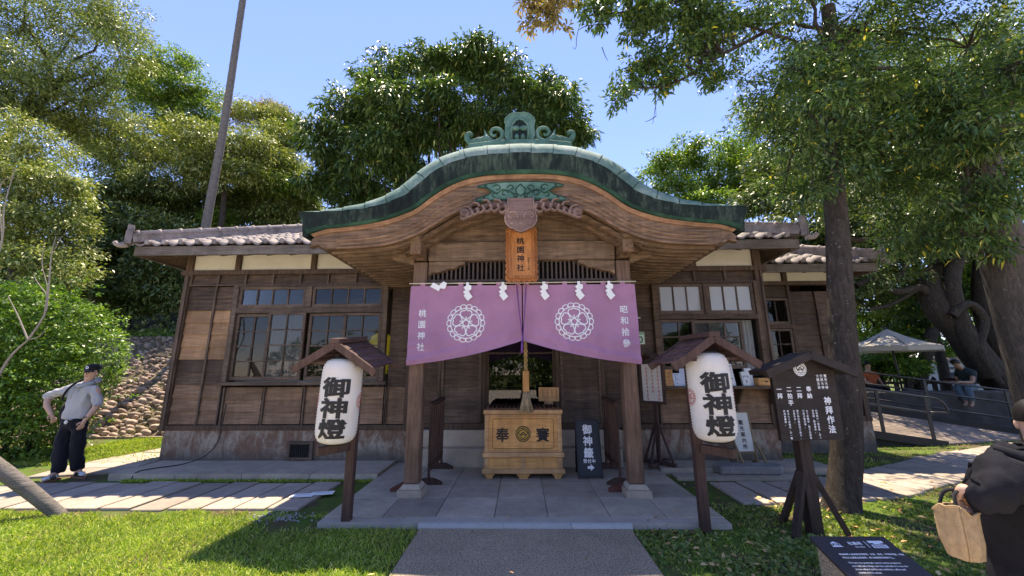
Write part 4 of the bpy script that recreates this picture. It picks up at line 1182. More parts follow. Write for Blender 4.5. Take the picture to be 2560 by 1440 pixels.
# bare palm trunk
pt = thing('palm_tree', 'tall bare palm trunk with ring scars standing behind the tiled roof', 'palm', tuple(base(522,560,12.5)))
mb = MB(); pb = Vector(base(523,560,12.5)); pc = at(607,0,12.5); top_ = pb+(pc-pb)*1.5
pts = spline([pb, pb+(pc-pb)*.3+Vector((-.06,0,0)), pb+(pc-pb)*.6+Vector((.03,0,0)), pc, top_], 150)
mb.tube(pts, [(.152-.055*i/150)*(1+.035*(i % 3 == 0)) for i in range(151)], 12, cap=False)
mb.build('trunk', BARK_P, pt, fix=False)
T_ = np.array([tuple(top_)])
n = 1800; a = rng.integers(0, 16, n); s_ = rng.random(n)
ang = a*2*np.pi/16; rr = 2.4*s_; P = np.stack([top_.x+rr*np.cos(ang), top_.y+rr*np.sin(ang), top_.z+1.2*s_-1.9*s_**2], 1)
leaf_mesh('crown', P, np.stack([np.cos(ang), np.sin(ang), -.6+0*ang], 1)+unit(n)*.8, unit(n)+np.array([0,0,1]), np.full(n,.55), np.full(n,.05), LF_DARK, pt, .2)

# trees east of the building
G_E = 'trees beyond the east wing'
cl = [CL(*q) for q in [(1660,430,55,45,20),(1735,385,65,50,20),(1800,440,70,55,20),(1700,480,80,40,19.5),(1840,370,60,50,20),(1780,510,90,30,19),(1880,450,60,80,19)]]
tree('broadleaf_tree', 'sunlit yellow-green tree showing over the east end of the roof', 'tree', cl, [(at(1780,600,20).x,20,-.1),at(1770,560,20),at(1760,470,20)], LF_BRIGHT, 620, 44, .5, .20, .075, r0=.18, group=G_E, twigs=60)
for lab, mt, cl, b_ in [
    ('dense green tree filling the gap beyond the slender trunk', LF_DARK, [(1980,500,110,80,15),(2050,610,110,70,15),(1930,420,80,60,16),(2160,560,100,90,14.5),(2140,700,80,70,14)], (2080,900,15)),
    ('tall mixed green tree behind the big twisted trunk', LF_NEAR, [(2230,430,130,110,15),(2330,330,120,110,15),(2300,560,120,90,14.5),(2420,470,120,120,14.5),(2200,300,120,90,15.5),(2500,300,130,140,15)], (2330,860,15)),
    ('leafy tree with pale lit sprays at the edge of the garden', LF_BRIGHT, [(2420,640,120,90,15),(2520,600,90,110,15),(2560,800,80,120,15),(2380,760,90,60,15.5),(2260,680,80,60,15.5)], (2500,900,15)),
    ('sunlit tree far behind the white parasol', LF_BRIGHT, [(2200,800,90,60,19),(2300,760,90,60,19),(2110,760,60,70,19),(2380,850,60,50,19),(2450,700,80,80,19)], (2250,900,19)),
    ('tall pale green tree closing the far east side', LF_OLIVE, [(2000,330,120,100,20),(2150,230,140,110,21),(2350,180,150,120,21),(2500,120,150,120,21),(1900,300,60,90,20)], (2150,860,21))]:
    cs = [CL(*q) for q in cl]
    g = at(b_[0], b_[1], b_[2])
    tree('broadleaf_tree', lab, 'tree', cs, [(g.x, b_[2], -.1), (g.x+.2, b_[2], 1.8), tuple(Vector(cs[0][0])*.7+Vector((g.x, b_[2], 2))*.3)], mt, int(115*len(cs)), 42, .48, .20, .075, r0=.2, group=G_E, twigs=40)
G_B = 'shrubs along the garden fence'
for lab, px, py, Y, rx, ry, mt in [('mid-green bush under the parasol', 2200,900,13.5,70,50,LF_HEDGE),('leafy bush beside the leaning stem', 2250,885,13.8,45,40,LF_HEDGE),('dark bush behind the fence by the trunk', 2160,930,14,50,45,LF_DARK)]:
    cs = [CL(px,py,rx,ry,Y), CL(px+30,py-40,rx*.7,ry*.7,Y+.3)]
    g = at(px, py, Y); tree('garden_shrub', lab, 'shrub', cs, [(g.x,Y,-.1),(g.x,Y,.8)], mt, 150, 40, .28, .13, .06, r0=.04, group=G_B, twigs=15)

# slender near tree and its overhead crown
pb = Vector((3.67, 5.05, -.1))
cl = [CL(*q) for q in [(1900,60,130,70,5.6),(2050,120,150,100,5.6),(2210,90,150,100,5.4),(1960,220,130,85,5.8),(2120,300,150,100,5.9),(2270,250,150,120,5.6),(2000,380,120,80,6.1),(2160,440,130,80,6.2),(2330,400,120,100,6.0),(1890,300,80,60,5.8),
      (2420,120,150,120,5.4),(2060,480,90,45,6.2),(1760,40,110,60,5.6),(2250,540,100,60,6.6),(2480,260,110,120,5.9),(1960,480,60,40,6.4),(2000,-90,250,90,5.2),(2300,-80,250,100,5.2),(2020,330,130,90,7.6),(2230,330,150,110,7.8),(2420,380,130,110,7.8),(2150,150,160,90,7.6),(2380,180,140,100,8.0),(2040,300,100,70,4.75),(2090,420,80,45,4.8),(1990,170,110,70,4.8),(2120,200,100,80,4.8),(2030,480,60,30,4.95),(2150,330,80,60,4.8)]]
NT = tree('broadleaf_tree', 'slender speckled trunk with a wide leafy crown, standing behind the dark shrine-manners board', 'tree', cl,
     [pb, at(2117,1100,5.08), at(2104,800,5.12), at(2092,560,5.2), at(2080,400,5.3), at(2090,200,5.4), at(2070,20,5.5)], LF_NEAR, 2050, 36, .21, .074, .028, bark=BARK, r0=.178, twigs=300, limb_r=.035, shell=.25, fork=.78, droop=.25)
# overhanging boughs reaching out over the porch
def bough(label, path, rad, clumps, leaf, nsp, per, ll, lw, bare=()):
    t = thing('overhanging_branch', label, 'branch', tuple(path[0]), 'boughs reaching in from trees outside the view')
    mb = MB(); pts = spline(path, 16); mb.tube(pts, [rad*(1-.75*i/16) for i in range(17)], 7, cap=False)
    T, o = crown('foliage', clumps, nsp, per, .13, ll, lw, leaf, t, .2, .3, .25)
    for k in range(min(70, nsp)):
        e = Vector(T[k]); s_ = min(pts, key=lambda q: (q-e).length); limbs(mb, s_, [e], rad*.35, sag=.05, n=4, r1=.003, sides=5)
    for q in bare:
        mb.tube(spline(q, 8), [.008-.0006*i for i in range(9)], 5, cap=False)
    mb.build('branch', BARK, t, fix=False); return t
Y = 5.4
bough('leafy bough drooping into the sky east of the porch with a bare hanging twig', [at(1950,60,5.8),at(1800,140,Y),at(1680,210,Y),at(1580,220,Y)], .035,
      [CL(*q) for q in [(1700,130,90,40,Y),(1620,150,60,35,Y),(1560,190,45,40,Y),(1545,250,30,35,Y),(1660,200,60,30,Y),(1780,90,70,45,Y),(1800,180,50,40,Y),(1720,60,60,40,Y)]], LF_NEAR, 260, 22, .085, .034,
      bare=[[at(1660,170,Y),at(1655,220,Y),at(1640,260,Y),at(1632,310,Y)],[at(1632,205,Y),at(1638,250,Y),at(1640,290,Y)],[at(1640,290,Y),at(1625,300,Y),at(1612,305,Y)],[at(1505,118,Y),at(1513,140,Y),at(1520,152,Y)],[at(1520,60,Y),at(1450,70,Y),at(1440,120,Y),at(1432,118,Y)]])
bough('high bough crossing the top of the sky beside the leafy one', [at(1850,-60,Y),at(1700,0,Y),at(1560,30,Y),at(1460,40,Y)], .03,
      [CL(*q) for q in [(1650,20,70,30,Y),(1560,10,70,25,Y),(1500,40,45,30,Y),(1590,70,40,30,Y),(1700,-20,80,30,Y),(1470,10,50,25,Y),(1620,50,70,30,Y),(1750,40,70,40,Y)]], LF_NEAR, 260, 22, .085, .034)
bough('brown-tinged spray of leaves hanging at the top of the sky', [at(1480,-120,5.2),at(1430,-40,5.2),at(1380,10,5.2),at(1330,40,5.2)], .02,
      [CL(*q) for q in [(1370,20,40,30,5.2),(1400,60,25,25,5.2),(1320,10,35,20,5.2),(1330,60,22,16,5.2),(1410,-20,45,30,5.2)]], LF_RUST, 75, 20, .085, .034)

# heavy trunk at the east edge with large lance leaves
pb = Vector((7.25, 5.75, -.1))
cl = [CL(*q) for q in [(2440,330,110,80,5.0),(2510,470,80,80,5.2),(2400,520,90,60,5.3),(2360,260,100,70,5.2),(2540,160,90,90,4.9),(2450,600,80,40,5.4),(2300,600,60,40,5.8)]]
tree('broadleaf_tree', 'heavy grey trunk at the east edge with long lance-shaped leaves', 'tree', cl, [pb, pb+Vector((.02,0,1.2)), pb+Vector((-.02,0,2.8)), pb+Vector((-.05,0,4.5)), pb+Vector((.1,0,6.5))], LF_NEAR, 330, 30, .24, .10, .028, bark=BARK_G, r0=.36, twigs=70, limb_r=.06, shell=.25, droop=.35, group=None)

# old twisted tree beyond the ramp
Y = 12.3
tw = thing('twisted_tree', 'old thick twisted tree with coiled stems leaning over the bench', 'tree', tuple(at(2540,1010,Y)))
mb = MB()
def st(q, r_, Yo=0): mb.tube(spline([at(a, c, Y+Yo+d) for a, c, d in q], 16), [r_*(1-.25*i/16) for i in range(17)], 9, cap=False)
st([(2600,1060,0),(2520,980,0),(2450,900,0),(2400,830,0),(2345,770,0),(2330,700,.2),(2400,640,.4)], .42)
st([(2480,940,-.3),(2430,860,-.3),(2395,780,-.3),(2380,700,-.3),(2400,620,-.2),(2440,540,0)], .24)
st([(2560,960,.2),(2500,860,.2),(2470,760,.2),(2470,650,.2),(2490,540,.2)], .40)
st([(2380,790,-.4),(2420,760,-.5),(2460,800,-.5),(2450,880,-.45),(2500,960,-.4)], .13)
st([(2340,760,0),(2300,720,0),(2240,730,0),(2190,700,0),(2140,715,0)], .13)
st([(2400,650,0),(2330,620,0),(2250,605,0),(2120,600,0)], .12)
st([(2300,720,0),(2230,760,.1),(2170,775,.1)], .06); st([(2250,605,0),(2265,660,0),(2240,700,.1)], .09)
mb.build('trunk', BARK, tw, fix=False)
cl = [CL(*q) for q in [(2200,690,80,40,Y),(2280,640,90,50,Y),(2400,560,120,60,Y),(2160,640,60,40,Y+.3),(2500,620,80,60,Y),(2330,560,90,50,Y+.5),(2230,560,90,40,Y+.4),(2050,430,110,80,9.2),(2250,400,130,90,9.4),(2420,320,130,100,9.4),(2180,280,120,80,9.6),(2360,470,110,70,9.4),(2150,480,120,70,12),(2300,440,130,80,12),(2450,430,130,90,12.2),(2050,520,100,60,12)]]
crown('crown', cl, 1200, 36, .3, .12, .05, LF_DARK, tw, .3)
lt = thing('leaning_tree', 'pale leaning trunk behind the parasol pole', 'tree', tuple(at(2300,960,13.5)))
mb = MB(); mb.tube(spline([at(2298,975,13.5),at(2312,900,13.5),at(2330,830,13.5),at(2350,770,13.6)],10), .17, 8, cap=False); mb.build('trunk', BARK_G, lt, fix=False)
crown('crown', [CL(2350,740,60,50,13.8),CL(2290,780,50,40,13.8)], 90, 36, .3, .14, .06, LF_NEAR, lt)

# clipped hedge shrub on the west side
hd = thing('hedge_shrub', 'big clipped round-topped hedge beside the standing man', 'hedge', (-11.2, 7.9, 0))
cl = [((-10.75,7.95,1.35),(1.7,1.1,1.7),4),((-12.3,8.0,1.5),(1.9,1.2,1.9),4),((-10.1,8.05,1.9),(1.55,1.0,1.35),3.2),((-9.55,7.75,1.0),(.85,.85,1.1),1.6),((-11.4,7.9,2.2),(1.7,1.05,1.35),3),((-10.4,7.9,2.45),(1.2,.9,.95),2)]
T, o = crown('foliage', cl, 6200, 14, .11, .062, .038, LF_HEDGE, hd, .93, .1, .1, sub=0)
mb = MB()
for q in cl: limbs(mb, (q[0][0], 7.9, -.05), [q[0]], .05)
mb.build('stem', BARK, hd, fix=False)

# bare sapling and leaning prop at the west edge
sp_ = thing('bare_sapling', 'leafless pale twiggy sapling in front of the hedge', 'tree', tuple(at(-60,1120,5.2)))
mb = MB(); Y = 5.2
def tw_(q, r_): mb.tube(spline([at(a, c, Y) for a, c in q], 12), [r_*(1-.7*i/12) for i in range(13)], 6, cap=False)
tw_([(-60,1120),(-30,1000),(20,900),(70,850)], .028); tw_([(70,850),(110,790),(120,740),(128,640),(140,590)], .014); tw_([(70,850),(45,790),(20,740)], .012); tw_([(120,740),(90,700),(85,680)], .007)
tw_([(110,790),(118,720),(105,660),(112,600)], .008); tw_([(-10,980),(-40,800),(5,600),(10,520),(38,420)], .016); tw_([(5,600),(0,470),(30,440)], .008); tw_([(128,640),(150,600),(158,590)], .005); tw_([(70,850),(100,840),(120,815)],.007)
mb.build('trunk', plain('pale_twig', (.26,.225,.19), .9), sp_, fix=False)
lp = MB(); a, c = Vector((-5.02,4.83,-.04)), Vector((-6.9,4.3,1.05)); a = at(165,1292,4.83); a.z = -.05; c = at(-120,1085,4.4)
lp.tube(spline([a, a+(c-a)*.4+Vector((0,0,.02)), c, a+(c-a)*1.9+Vector((0,0,.08))], 14), [.062+.0025*min(i,8)-.005*max(0,i-10) for i in range(15)], 12)
tag(lp.build('leaning_pole', BARK_P), 'bare round leaning pole rising out of the lawn at the west edge', 'pole')

# trees across the lawn behind the viewpoint: what the panes reflect
for i,(x,y,h) in enumerate([(-11,-23,6.5),(-4,-25,7),(2.5,-24,6.5),(9,-24,7),(16,-22,6.5)]):
    cl = [((x+rnd.uniform(-1.5,1.5), y+rnd.uniform(-1,1), h*rnd.uniform(.35,.85)), (2.0,1.6,1.4), 1) for k in range(7)]
    tree('broadleaf_tree', ['rounded tree at the west end of the lawn row','tallest tree of the lawn row','dense tree facing the entrance across the lawn','low-branched tree in the lawn row','tree at the east end of the lawn row'][i], 'tree', cl, [(x,y,-.1),(x,y,1.6),(x,y,h*.5)], LF_MANGO, 330, 36, .6, .3, .13, r0=.2, group='trees across the lawn', twigs=10)

hr = thing('reflection_hedge', 'tall dense hedge added behind the viewpoint to darken the pane reflections', 'hedge', (0, -21, 0))  # added out of view so the door pane reflects dark green, not sky
crown('foliage', [((x, -21, 1.7), (2.6, 1.0, 2.6), 1) for x in range(-20, 21, 3)], 2600, 12, .35, .3, .16, LF_MANGO, hr, .8, sub=0)
mb = MB()
for x in range(-20, 21, 3): limbs(mb, (x, -21, -.05), [(x, -21, 1.7)], .08)
mb.build('stem', BARK, hr, fix=False)
# ================================================================== lawn
LF_GRASS = leafmat('leaf_grass', [(.06,.11,.016),(.115,.175,.024),(.19,.24,.04),(.30,.31,.10)], .40, .5, .3, yellow=(.42,.36,.16), drift=1.8, amt=2.3)
LF_GDRY = leafmat('leaf_ground_cover', [(.04,.075,.02),(.07,.11,.03),(.12,.15,.045),(.17,.17,.06)], .3, .5, .3, yellow=(.25,.15,.06))
def patch(name, label, n, x0, x1, y0, y1, keep, mat, hl, wd, lean=.55):
    X = rng.uniform(x0, x1, n); Yv = rng.uniform(y0, y1, n)
    k = np.array([keep(a, c) for a, c in zip(X, Yv)]); X, Yv = X[k], Yv[k]; m = len(X)
    P = np.stack([X, Yv, np.zeros(m)], 1)
    A = unit(m)*lean+np.array([0,0,.8])
    o = leaf_mesh(name, P, A, unit(m), hl*(.5+rng.random(m)), wd*(.6+.8*rng.random(m)), mat, None, .25)
    return tag(o, label, 'grass', kind='stuff')
def offpath(x, y):
    if -2.2 < x < 2.2 and y > 4.42: return False
    e = .05*mnoise.noise((x*9, y*9, 1))+.02
    if -1.07+e < x < 1.12-e: return False
    return True
def lawn_l(x, y):
    if not offpath(x, y): return False
    if y > 4.86+.06*math.sin(x*3)+.05*math.sin(x*11) and x < -2.2: return False
    d = mnoise.noise((x*1.3, y*1.3, 3)); 
    bare = max(0, 1-math.hypot((x+2.45)/.75, (y-4.55)/.40))+.35*max(0, mnoise.noise((x*2.1, y*2.1, 5))-.25)+(.4 if y > 4.72 and mnoise.noise((x*2.5, 2, 7)) > .05 else 0)
    return rnd.random() < 1.0-bare*1.6
patch('lawn_grass', 'short bright lawn in front of the slab path', 92000, -8.5, -1.0, 3.0, 4.95, lawn_l, LF_GRASS, .062, .007)
patch('lawn_grass', 'grass strip between the path and the embankment', 26000, -9.5, -6.0, 7.2, 10.05, lambda x, y: x < -7.9 or y > 9.0 or rnd.random() < .12, LF_GRASS, .075, .012)
def lawn_r(x, y):
    if not offpath(x, y): return False
    if 2.2 < x < 4.3 and 5.2 < y < 6.25: return False
    ln = [(2.25,5.7),(4.1,5.78),(5.7,6.45),(6.8,7.05),(8.6,7.9),(11,8.8)]
    for (a, c), (e, f) in zip(ln[:-1], ln[1:]):
        t = max(0, min(1, ((x-a)*(e-a)+(y-c)*(f-c))/((e-a)**2+(f-c)**2)))
        if math.hypot(x-a-(e-a)*t, y-c-(f-c)*t) < .5: return False
    if y > 8.2: return rnd.random() < .25
    return mnoise.noise((x*1.1, y*1.1, 9)) > -.02-.3*rnd.random()
patch('lawn_grass', 'thin worn grass east of the walkway', 62000, 1.1, 11, 2.96, 9.5, lawn_r, LF_GRASS, .05, .008)
def cover(x, y): return offpath(x, y) and y < 5.1 and mnoise.noise((x*1.6, y*1.6, 21)) > -.15
X = []
patch('ground_cover', 'low clover-like ground cover on the east lawn', 17000, 1.1, 4.6, 2.96, 5.1, cover, LF_GDRY, .045, .038, 1.3)
# fallen leaves
n = 420
X = np.concatenate([rng.uniform(1.15, 6, n)]); Yv = rng.uniform(2.96, 6.2, n)
k = np.array([offpath(a, c) for a, c in zip(X, Yv)]); X, Yv = X[k], Yv[k]; m = len(X)
LF_DEAD = leafmat('leaf_dead', [(.12,.06,.03),(.22,.11,.05),(.30,.18,.08),(.36,.26,.12)], .1, .7, .1)
tag(leaf_mesh('fallen_leaves', np.stack([X, Yv, .025+.02*rng.random(m)], 1), unit(m)*np.array([1,1,.15]), np.array([0,0,1.0])+.3*unit(m), .05+.04*rng.random(m), .025+.02*rng.random(m), LF_DEAD), 'scattered dry fallen leaves on the east lawn', 'leaves', kind='stuff')
n = 46
X = rng.uniform(-2.1, 2.2, n); Yv = 3.2+3.4*rng.random(n)**1.5
tag(leaf_mesh('fallen_leaves', np.stack([X, Yv, .068+.01*rng.random(n)], 1), unit(n)*np.array([1,1,.1]), np.array([0,0,1.0])+.25*unit(n), .035+.035*rng.random(n), .016+.014*rng.random(n), LF_DEAD), 'few dry leaves blown on to the walkway and porch floor', 'leaves', kind='stuff')
# gravel spilled in the bare patch by the west lantern post
n = 160
mb = MB()
for k in range(n):
    x, y = -2.75+rnd.gauss(0,.22), 4.78+rnd.gauss(0,.07); r_ = rnd.uniform(.008,.02)
    mb.ball((x,y,.006),(r_,r_*.8,r_*.6),6,4)
tag(mb.build('gravel', plain('gravel_grey',(.30,.29,.27),.9,iso=.6)), 'grey gravel spilled beside the end of the slab path', 'gravel', kind='stuff')
n = 5200   # tufts rooted between the stones of the bank
X = rng.uniform(-13.5, -5, n); t = rng.random(n)*4.2*(rng.random(n)**.5)
P = np.stack([X, 10.05+t*.745, .03+t*.67], 1); k = np.array([mnoise.noise((a*1.5, c*1.5, 4)) > -.05 for a, c in zip(X, t)]); P = P[k]; n = len(P)
tag(leaf_mesh('bank_grass', P, unit(n)*.8+np.array([0,-.3,.6]), unit(n), .05+.07*rng.random(n), .010+.008*rng.random(n), LF_GDRY, None, .2), 'tufts of grass between the stones of the embankment', 'grass', kind='stuff')
# weeds in the gutter along the apron
n = 2600; X = rng.uniform(-6.0, -2.2, n); Yv = 6.16+.09*rng.random(n)
tag(leaf_mesh('gutter_weeds', np.stack([X, Yv, np.zeros(n)], 1), unit(n)*.6+np.array([0,0,.8]), unit(n), .03+.05*rng.random(n), np.full(n, .011), LF_GRASS, None, .2), 'small weeds growing along the gutter edge', 'weeds', kind='stuff')
def q4(x, y, w_, h): return ([(x,y),(x+w_,y),(x+w_,y+h),(x,y+h)], [(0,1,2,3)])
# ================================================================== porch fittings
CLOTH = None
def cloth_mat(name, col):
    m, nt, N, L, b = new_mat(name)
    v = coords(nt, world=True); g = noise(nt, v, 3, 4); wv = noise(nt, coords(nt, (1,1,1), world=True), 260, 2)
    c = ramp(nt, [(.3, hsv(col, .9)), (.7, hsv(col, 1.1))], g); c = mixc(nt, c, ramp(nt, [(.35,(.9,.9,.9)),(.65,(1.08,1.08,1.08))], wv), 1.0, 'MULTIPLY')
    L.new(c, b.inputs['Base Color']); b.inputs['Roughness'].default_value = .8; b.inputs['Specular IOR Level'].default_value = .2; b.inputs['Sheen Weight'].default_value = .15
    tr = nt.nodes.new('ShaderNodeBsdfTranslucent'); L.new(c, tr.inputs[0]); mx = nt.nodes.new('ShaderNodeMixShader'); mx.inputs[0].default_value = .25
    L.new(b.outputs[0], mx.inputs[1]); L.new(tr.outputs[0], mx.inputs[2]); L.new(mx.outputs[0], N['Material Output'].inputs['Surface'])
    return m
PURPLE = cloth_mat('purple_cloth', (.50,.255,.39))
WHITE_P = plain('white_paint', (.78,.79,.80), .7, var=.04)
INK = plain('black_ink', (.012,.012,.012), .6, var=.1)
PAPER = plain('white_paper', (.80,.81,.78), .8, var=.04)
YC = 5.24
XL, XR, ZT = -1.505, 1.565, 2.755
def cbot(x):
    t = abs(x-.03)/1.55; return 2.005-.33*t**.85+.03*math.sin(t*math.pi)*-1
def cy(x, z):
    """fold depth of the gathered curtain"""
    t = abs(x-.03)/1.55; b_ = cbot(x); v = (ZT-z)/(ZT-b_)
    y = (.012*math.sin(x*7)+.010*math.sin(x*17+1.3*v)+.006*math.sin(x*31-2*v))*v + .010*mnoise.noise((x*3, z*5, 2)) + .02*math.sin((z-b_)*34+t*2.2)*max(0, (v-.62)/.38)**1.5*(.35+.65*t) - .045*max(0,(v-.9)/.1)*.4
    y += .05*math.exp(-(t/.10)**2)*v + .018*math.exp(-((z-b_-.10-.16*(1-t))/.035)**2)*max(0, v-.4)
    y += .012*math.exp(-((z-b_-.22)/.02)**2)*max(0,(t-.75)/.25)
    return YC+y
cu = thing('entrance_curtain', 'purple shrine curtain with two white flower crests tied up at its middle across the porch', 'curtain', (.03, YC, 2.79))
for s in (0, 1):
    xa, xb = (XL, .022) if s == 0 else (.038, XR)
    mb = MB()
    def fn(u, v):
        xx = xa+(xb-xa)*u
        # the tie pulls the middle edges together
        pull = math.exp(-((v-.95)/.3)**2)
        z = ZT+(cbot(xx)-ZT)*v
        return (xx+(-.022 if s else .022)*(1-pull)*(1-abs(xx-.03)/1.55)*-1*0 + (xx-.03)*.012*v, cy(xx, z), z)
    mb.grid(fn, 70, 60)
    o = mb.build('cloth', PURPLE, cu, fix=False)
mb = MB()
for s in (-1, 1):
    for k in range(6):
        x = .03+s*(.06+k*.262); mb.box(x-.032, x+.032, YC-.004, YC+.004, ZT-.01, 2.80)
mb.build('hanging_loop', PURPLE, cu)
def onc(x, z): return Vector((x+(x-.03)*.012*(ZT-z)/(ZT-cbot(x)), cy(x, z)-.005, z))
def crest(scale):
    F_ = Flat()
    n = 18
    for k in range(n):
        a = 2*math.pi*k/n; cx_, cy_ = .80*math.cos(a), .80*math.sin(a)
        F_.add(ribbon([(x*scale, y*scale) for x, y in arc(cx_, cy_, .165, a-1.75, a+1.75, 10)], .042*scale))
    F_.add(ribbon([(x*scale, y*scale) for x, y in arc(0, 0, .765, 0, 2*math.pi, 60)[:-1]], .05*scale, True))
    for k in range(5):
        a = math.pi/2+2*math.pi*k/5
        pts = [(.16,-.02),(.26,-.13),(.36,-.25),(.50,-.30),(.62,-.235),(.645,-.09),(.70,0),(.645,.09),(.62,.235),(.50,.30),(.36,.25),(.26,.13),(.16,.02)]
        q = [(p.x, p.y) for p in spline([(x, y, 0) for x, y in pts], 34)]
        F_.add(ribbon([((x*math.cos(a)-y*math.sin(a))*scale, (x*math.sin(a)+y*math.cos(a))*scale) for x, y in q], .052*scale))
        F_.add(ribbon([(r_*math.cos(a)*scale, r_*math.sin(a)*scale) for r_ in (.18,.34)], .06*scale))
    F_.add(ribbon([(x*scale, y*scale) for x, y in arc(0, 0, .15, 0, 2*math.pi, 24)[:-1]], .05*scale, True))
    return F_
for x, z in ((-.73, 2.235), (.72, 2.245)):
    crest(.265).build('crest', WHITE_P, (lambda a, c, x=x, z=z: onc(x+a, z+c)), cu, maxlen=.05)
for txt, x, zt in (('桃園神社', -1.31, 2.47), ('昭和拾參', 1.40, 2.50)):
    V, Fc = lay_text([txt], .118, gap=.28, bold=.014)
    f_ = Flat().add((V, Fc)); f_.build('lettering', WHITE_P, (lambda a, c, x=x, zt=zt: onc(x+.065+a, zt+c)), cu, maxlen=.05)
mb = MB()   # tie cords and tassel
mb.tube([(.03-.075, YC-.012, 2.76), (.03-.05, YC-.012, 2.45), (.03-.005, YC-.012, 2.06)], .006, 5); mb.tube([(.03+.055, YC-.012, 2.76), (.03+.03, YC-.012, 2.4), (.03+.005, YC-.012, 2.06)], .006, 5)
mb.tube([(.03,YC-.012,2.06),(.03,YC-.015,1.99)], .013, 7); mb.tube([(.022,YC-.01,1.99),(.018,YC-.01,1.93),(.018,YC-.01,1.83)], [.010,.014,.017], 7)
mb.build('tie_cord', plain('purple_cord', (.16,.05,.25), .8), cu)
rd = MB(); rd.tube([(-1.53,YC,2.79),(0,YC,2.785),(1.585,YC,2.79)], .009, 8)
tag(rd.build('curtain_rod', plain('bamboo', (.55,.48,.33), .6)), 'thin pale pole stretched across the porch posts carrying the purple curtain', 'rod')
# folded paper streamers
def streamer(label, x, z, flip=False, first=False):
    t = thing('paper_streamer', label, 'paper streamer', (x, YC-.02, z), 'folded white paper streamers on the curtain pole')
    mb = MB()
    if not flip:
        mb.add([(-.018,0,0),(.018,0,0),(.018,-.004,-.06),(-.018,-.004,-.06)], [(0,1,2,3)])
        q = [(-.055,-.075),(.01,-.03),(.055,-.05),(.055,-.10),(0,-.135)]
        mb.add([(a, -.008, c) for a, c in q], [(0,1,2,3,4)])
        q = [(-.06,-.135),(0,-.10),(.035,-.14),(-.015,-.185)]
        mb.add([(a, -.013, c) for a, c in q], [(0,1,2,3)])
        q = [(-.045,-.19),(.03,-.135),(.095,-.195),(.02,-.26)]
        q = [(-.05,-.185),(.025,-.14),(.075,-.205),(.01,-.265)]
        mb.add([(a, -.018, c) for a, c in q], [(0,1,2,3)])
    else:
        for q in ([(-.13,-.06),(-.09,0),(.02,-.055),(-.01,-.125)], [(-.02,-.055),(.05,.015),(.10,-.01),(.075,-.09),(.0,-.085)]):
            mb.add([(a, -.012-.02*abs(a), c) for a, c in q], [tuple(range(len(q)))])
    o = mb.build('folded_paper', PAPER, t, local=True, fix=False)
    md = o.modifiers.new('thickness', 'SOLIDIFY'); md.thickness = .003
for i, (x, lab) in enumerate([(-1.10,'white paper streamer flipped up over the pole at the west end'),(-.72,'twisted white paper streamer above the western flower crest'),(-.235,'white paper streamer hanging just west of the carved name plaque'),
                              (.325,'white paper streamer hanging just east of the carved name plaque'),(.80,'white paper streamer above the eastern flower crest'),(1.21,'white paper streamer nearest the east porch post')]):
    streamer(lab, x, 2.795, i == 0)

# carved name plaque
pq = thing('name_plaque', 'orange carved wooden plaque with scalloped edge hanging at the porch centre', 'plaque', (.025, 5.2, 3.17))
PQ = wood('plaque_wood', (.36,.13,.04), (.58,.25,.085), 'Z', var=.1); PQF = wood('plaque_frame', (.25,.085,.028), (.44,.17,.055), 'Z', var=.1)
Mq = Matrix.Translation((.025, 5.16, 3.17)) @ Matrix.Rotation(R(-8), 4, 'X')
outl = []
def side(p, q, n):
    for i in range(n*6):
        t = i/(n*6); a = abs(math.sin(math.pi*n*t)); d = Vector(q)-Vector(p); nn = Vector((d.y, -d.x)).normalized()*-1
        outl.append(tuple(Vector(p)+d*t+nn*.018*a))
W2, H2 = .205, .39
side((-W2,-H2),(-W2,H2),9); side((-W2,H2),(W2,H2),5); side((W2,H2),(W2,-H2),9); side((W2,-H2),(-W2,-H2),6)
mb = MB(); mb.prism([(-x if False else x, z) for x, z in outl], -.015, .02, 'Y', M=Mq)
for x in (-.158,.158): mb.box(x-.02, x+.02, -.035, -.015, -.36, .36, M=Mq)
for z in (-.345,.345): mb.box(-.137,.137,-.034,-.015,z-.022,z+.022,M=Mq)
for s in (-1,1):
    for k in range(14): mb.ball(Mq @ Vector((s*.185,-.018,-.35+k*.054)), (.013,.012,.018), 6, 4)
    for k in range(7): mb.ball(Mq @ Vector((-.15+k*.05,-.018,s*.368)), (.018,.012,.012), 6, 4)
mb.build('frame', PQF, pq)
mb = MB(); mb.box(-.138,.138,-.025,-.0151,-.323,.323,M=Mq); mb.build('panel', PQ, pq)
V, Fc = lay_text(['桃園神社'], .118, gap=.13, bold=.02); f_ = Flat().add((V, Fc))
f_.build('lettering', INK, lambda a, c: Mq @ Vector((a+.065, -.027, c+.27)), pq)
V, Fc = lay_text(['昭和十三年'], .034, gap=.15, bold=.02); f_ = Flat().add((V, Fc))
f_.build('lettering', INK, lambda a, c: Mq @ Vector((a+.118, -.027, c-.055)), pq)

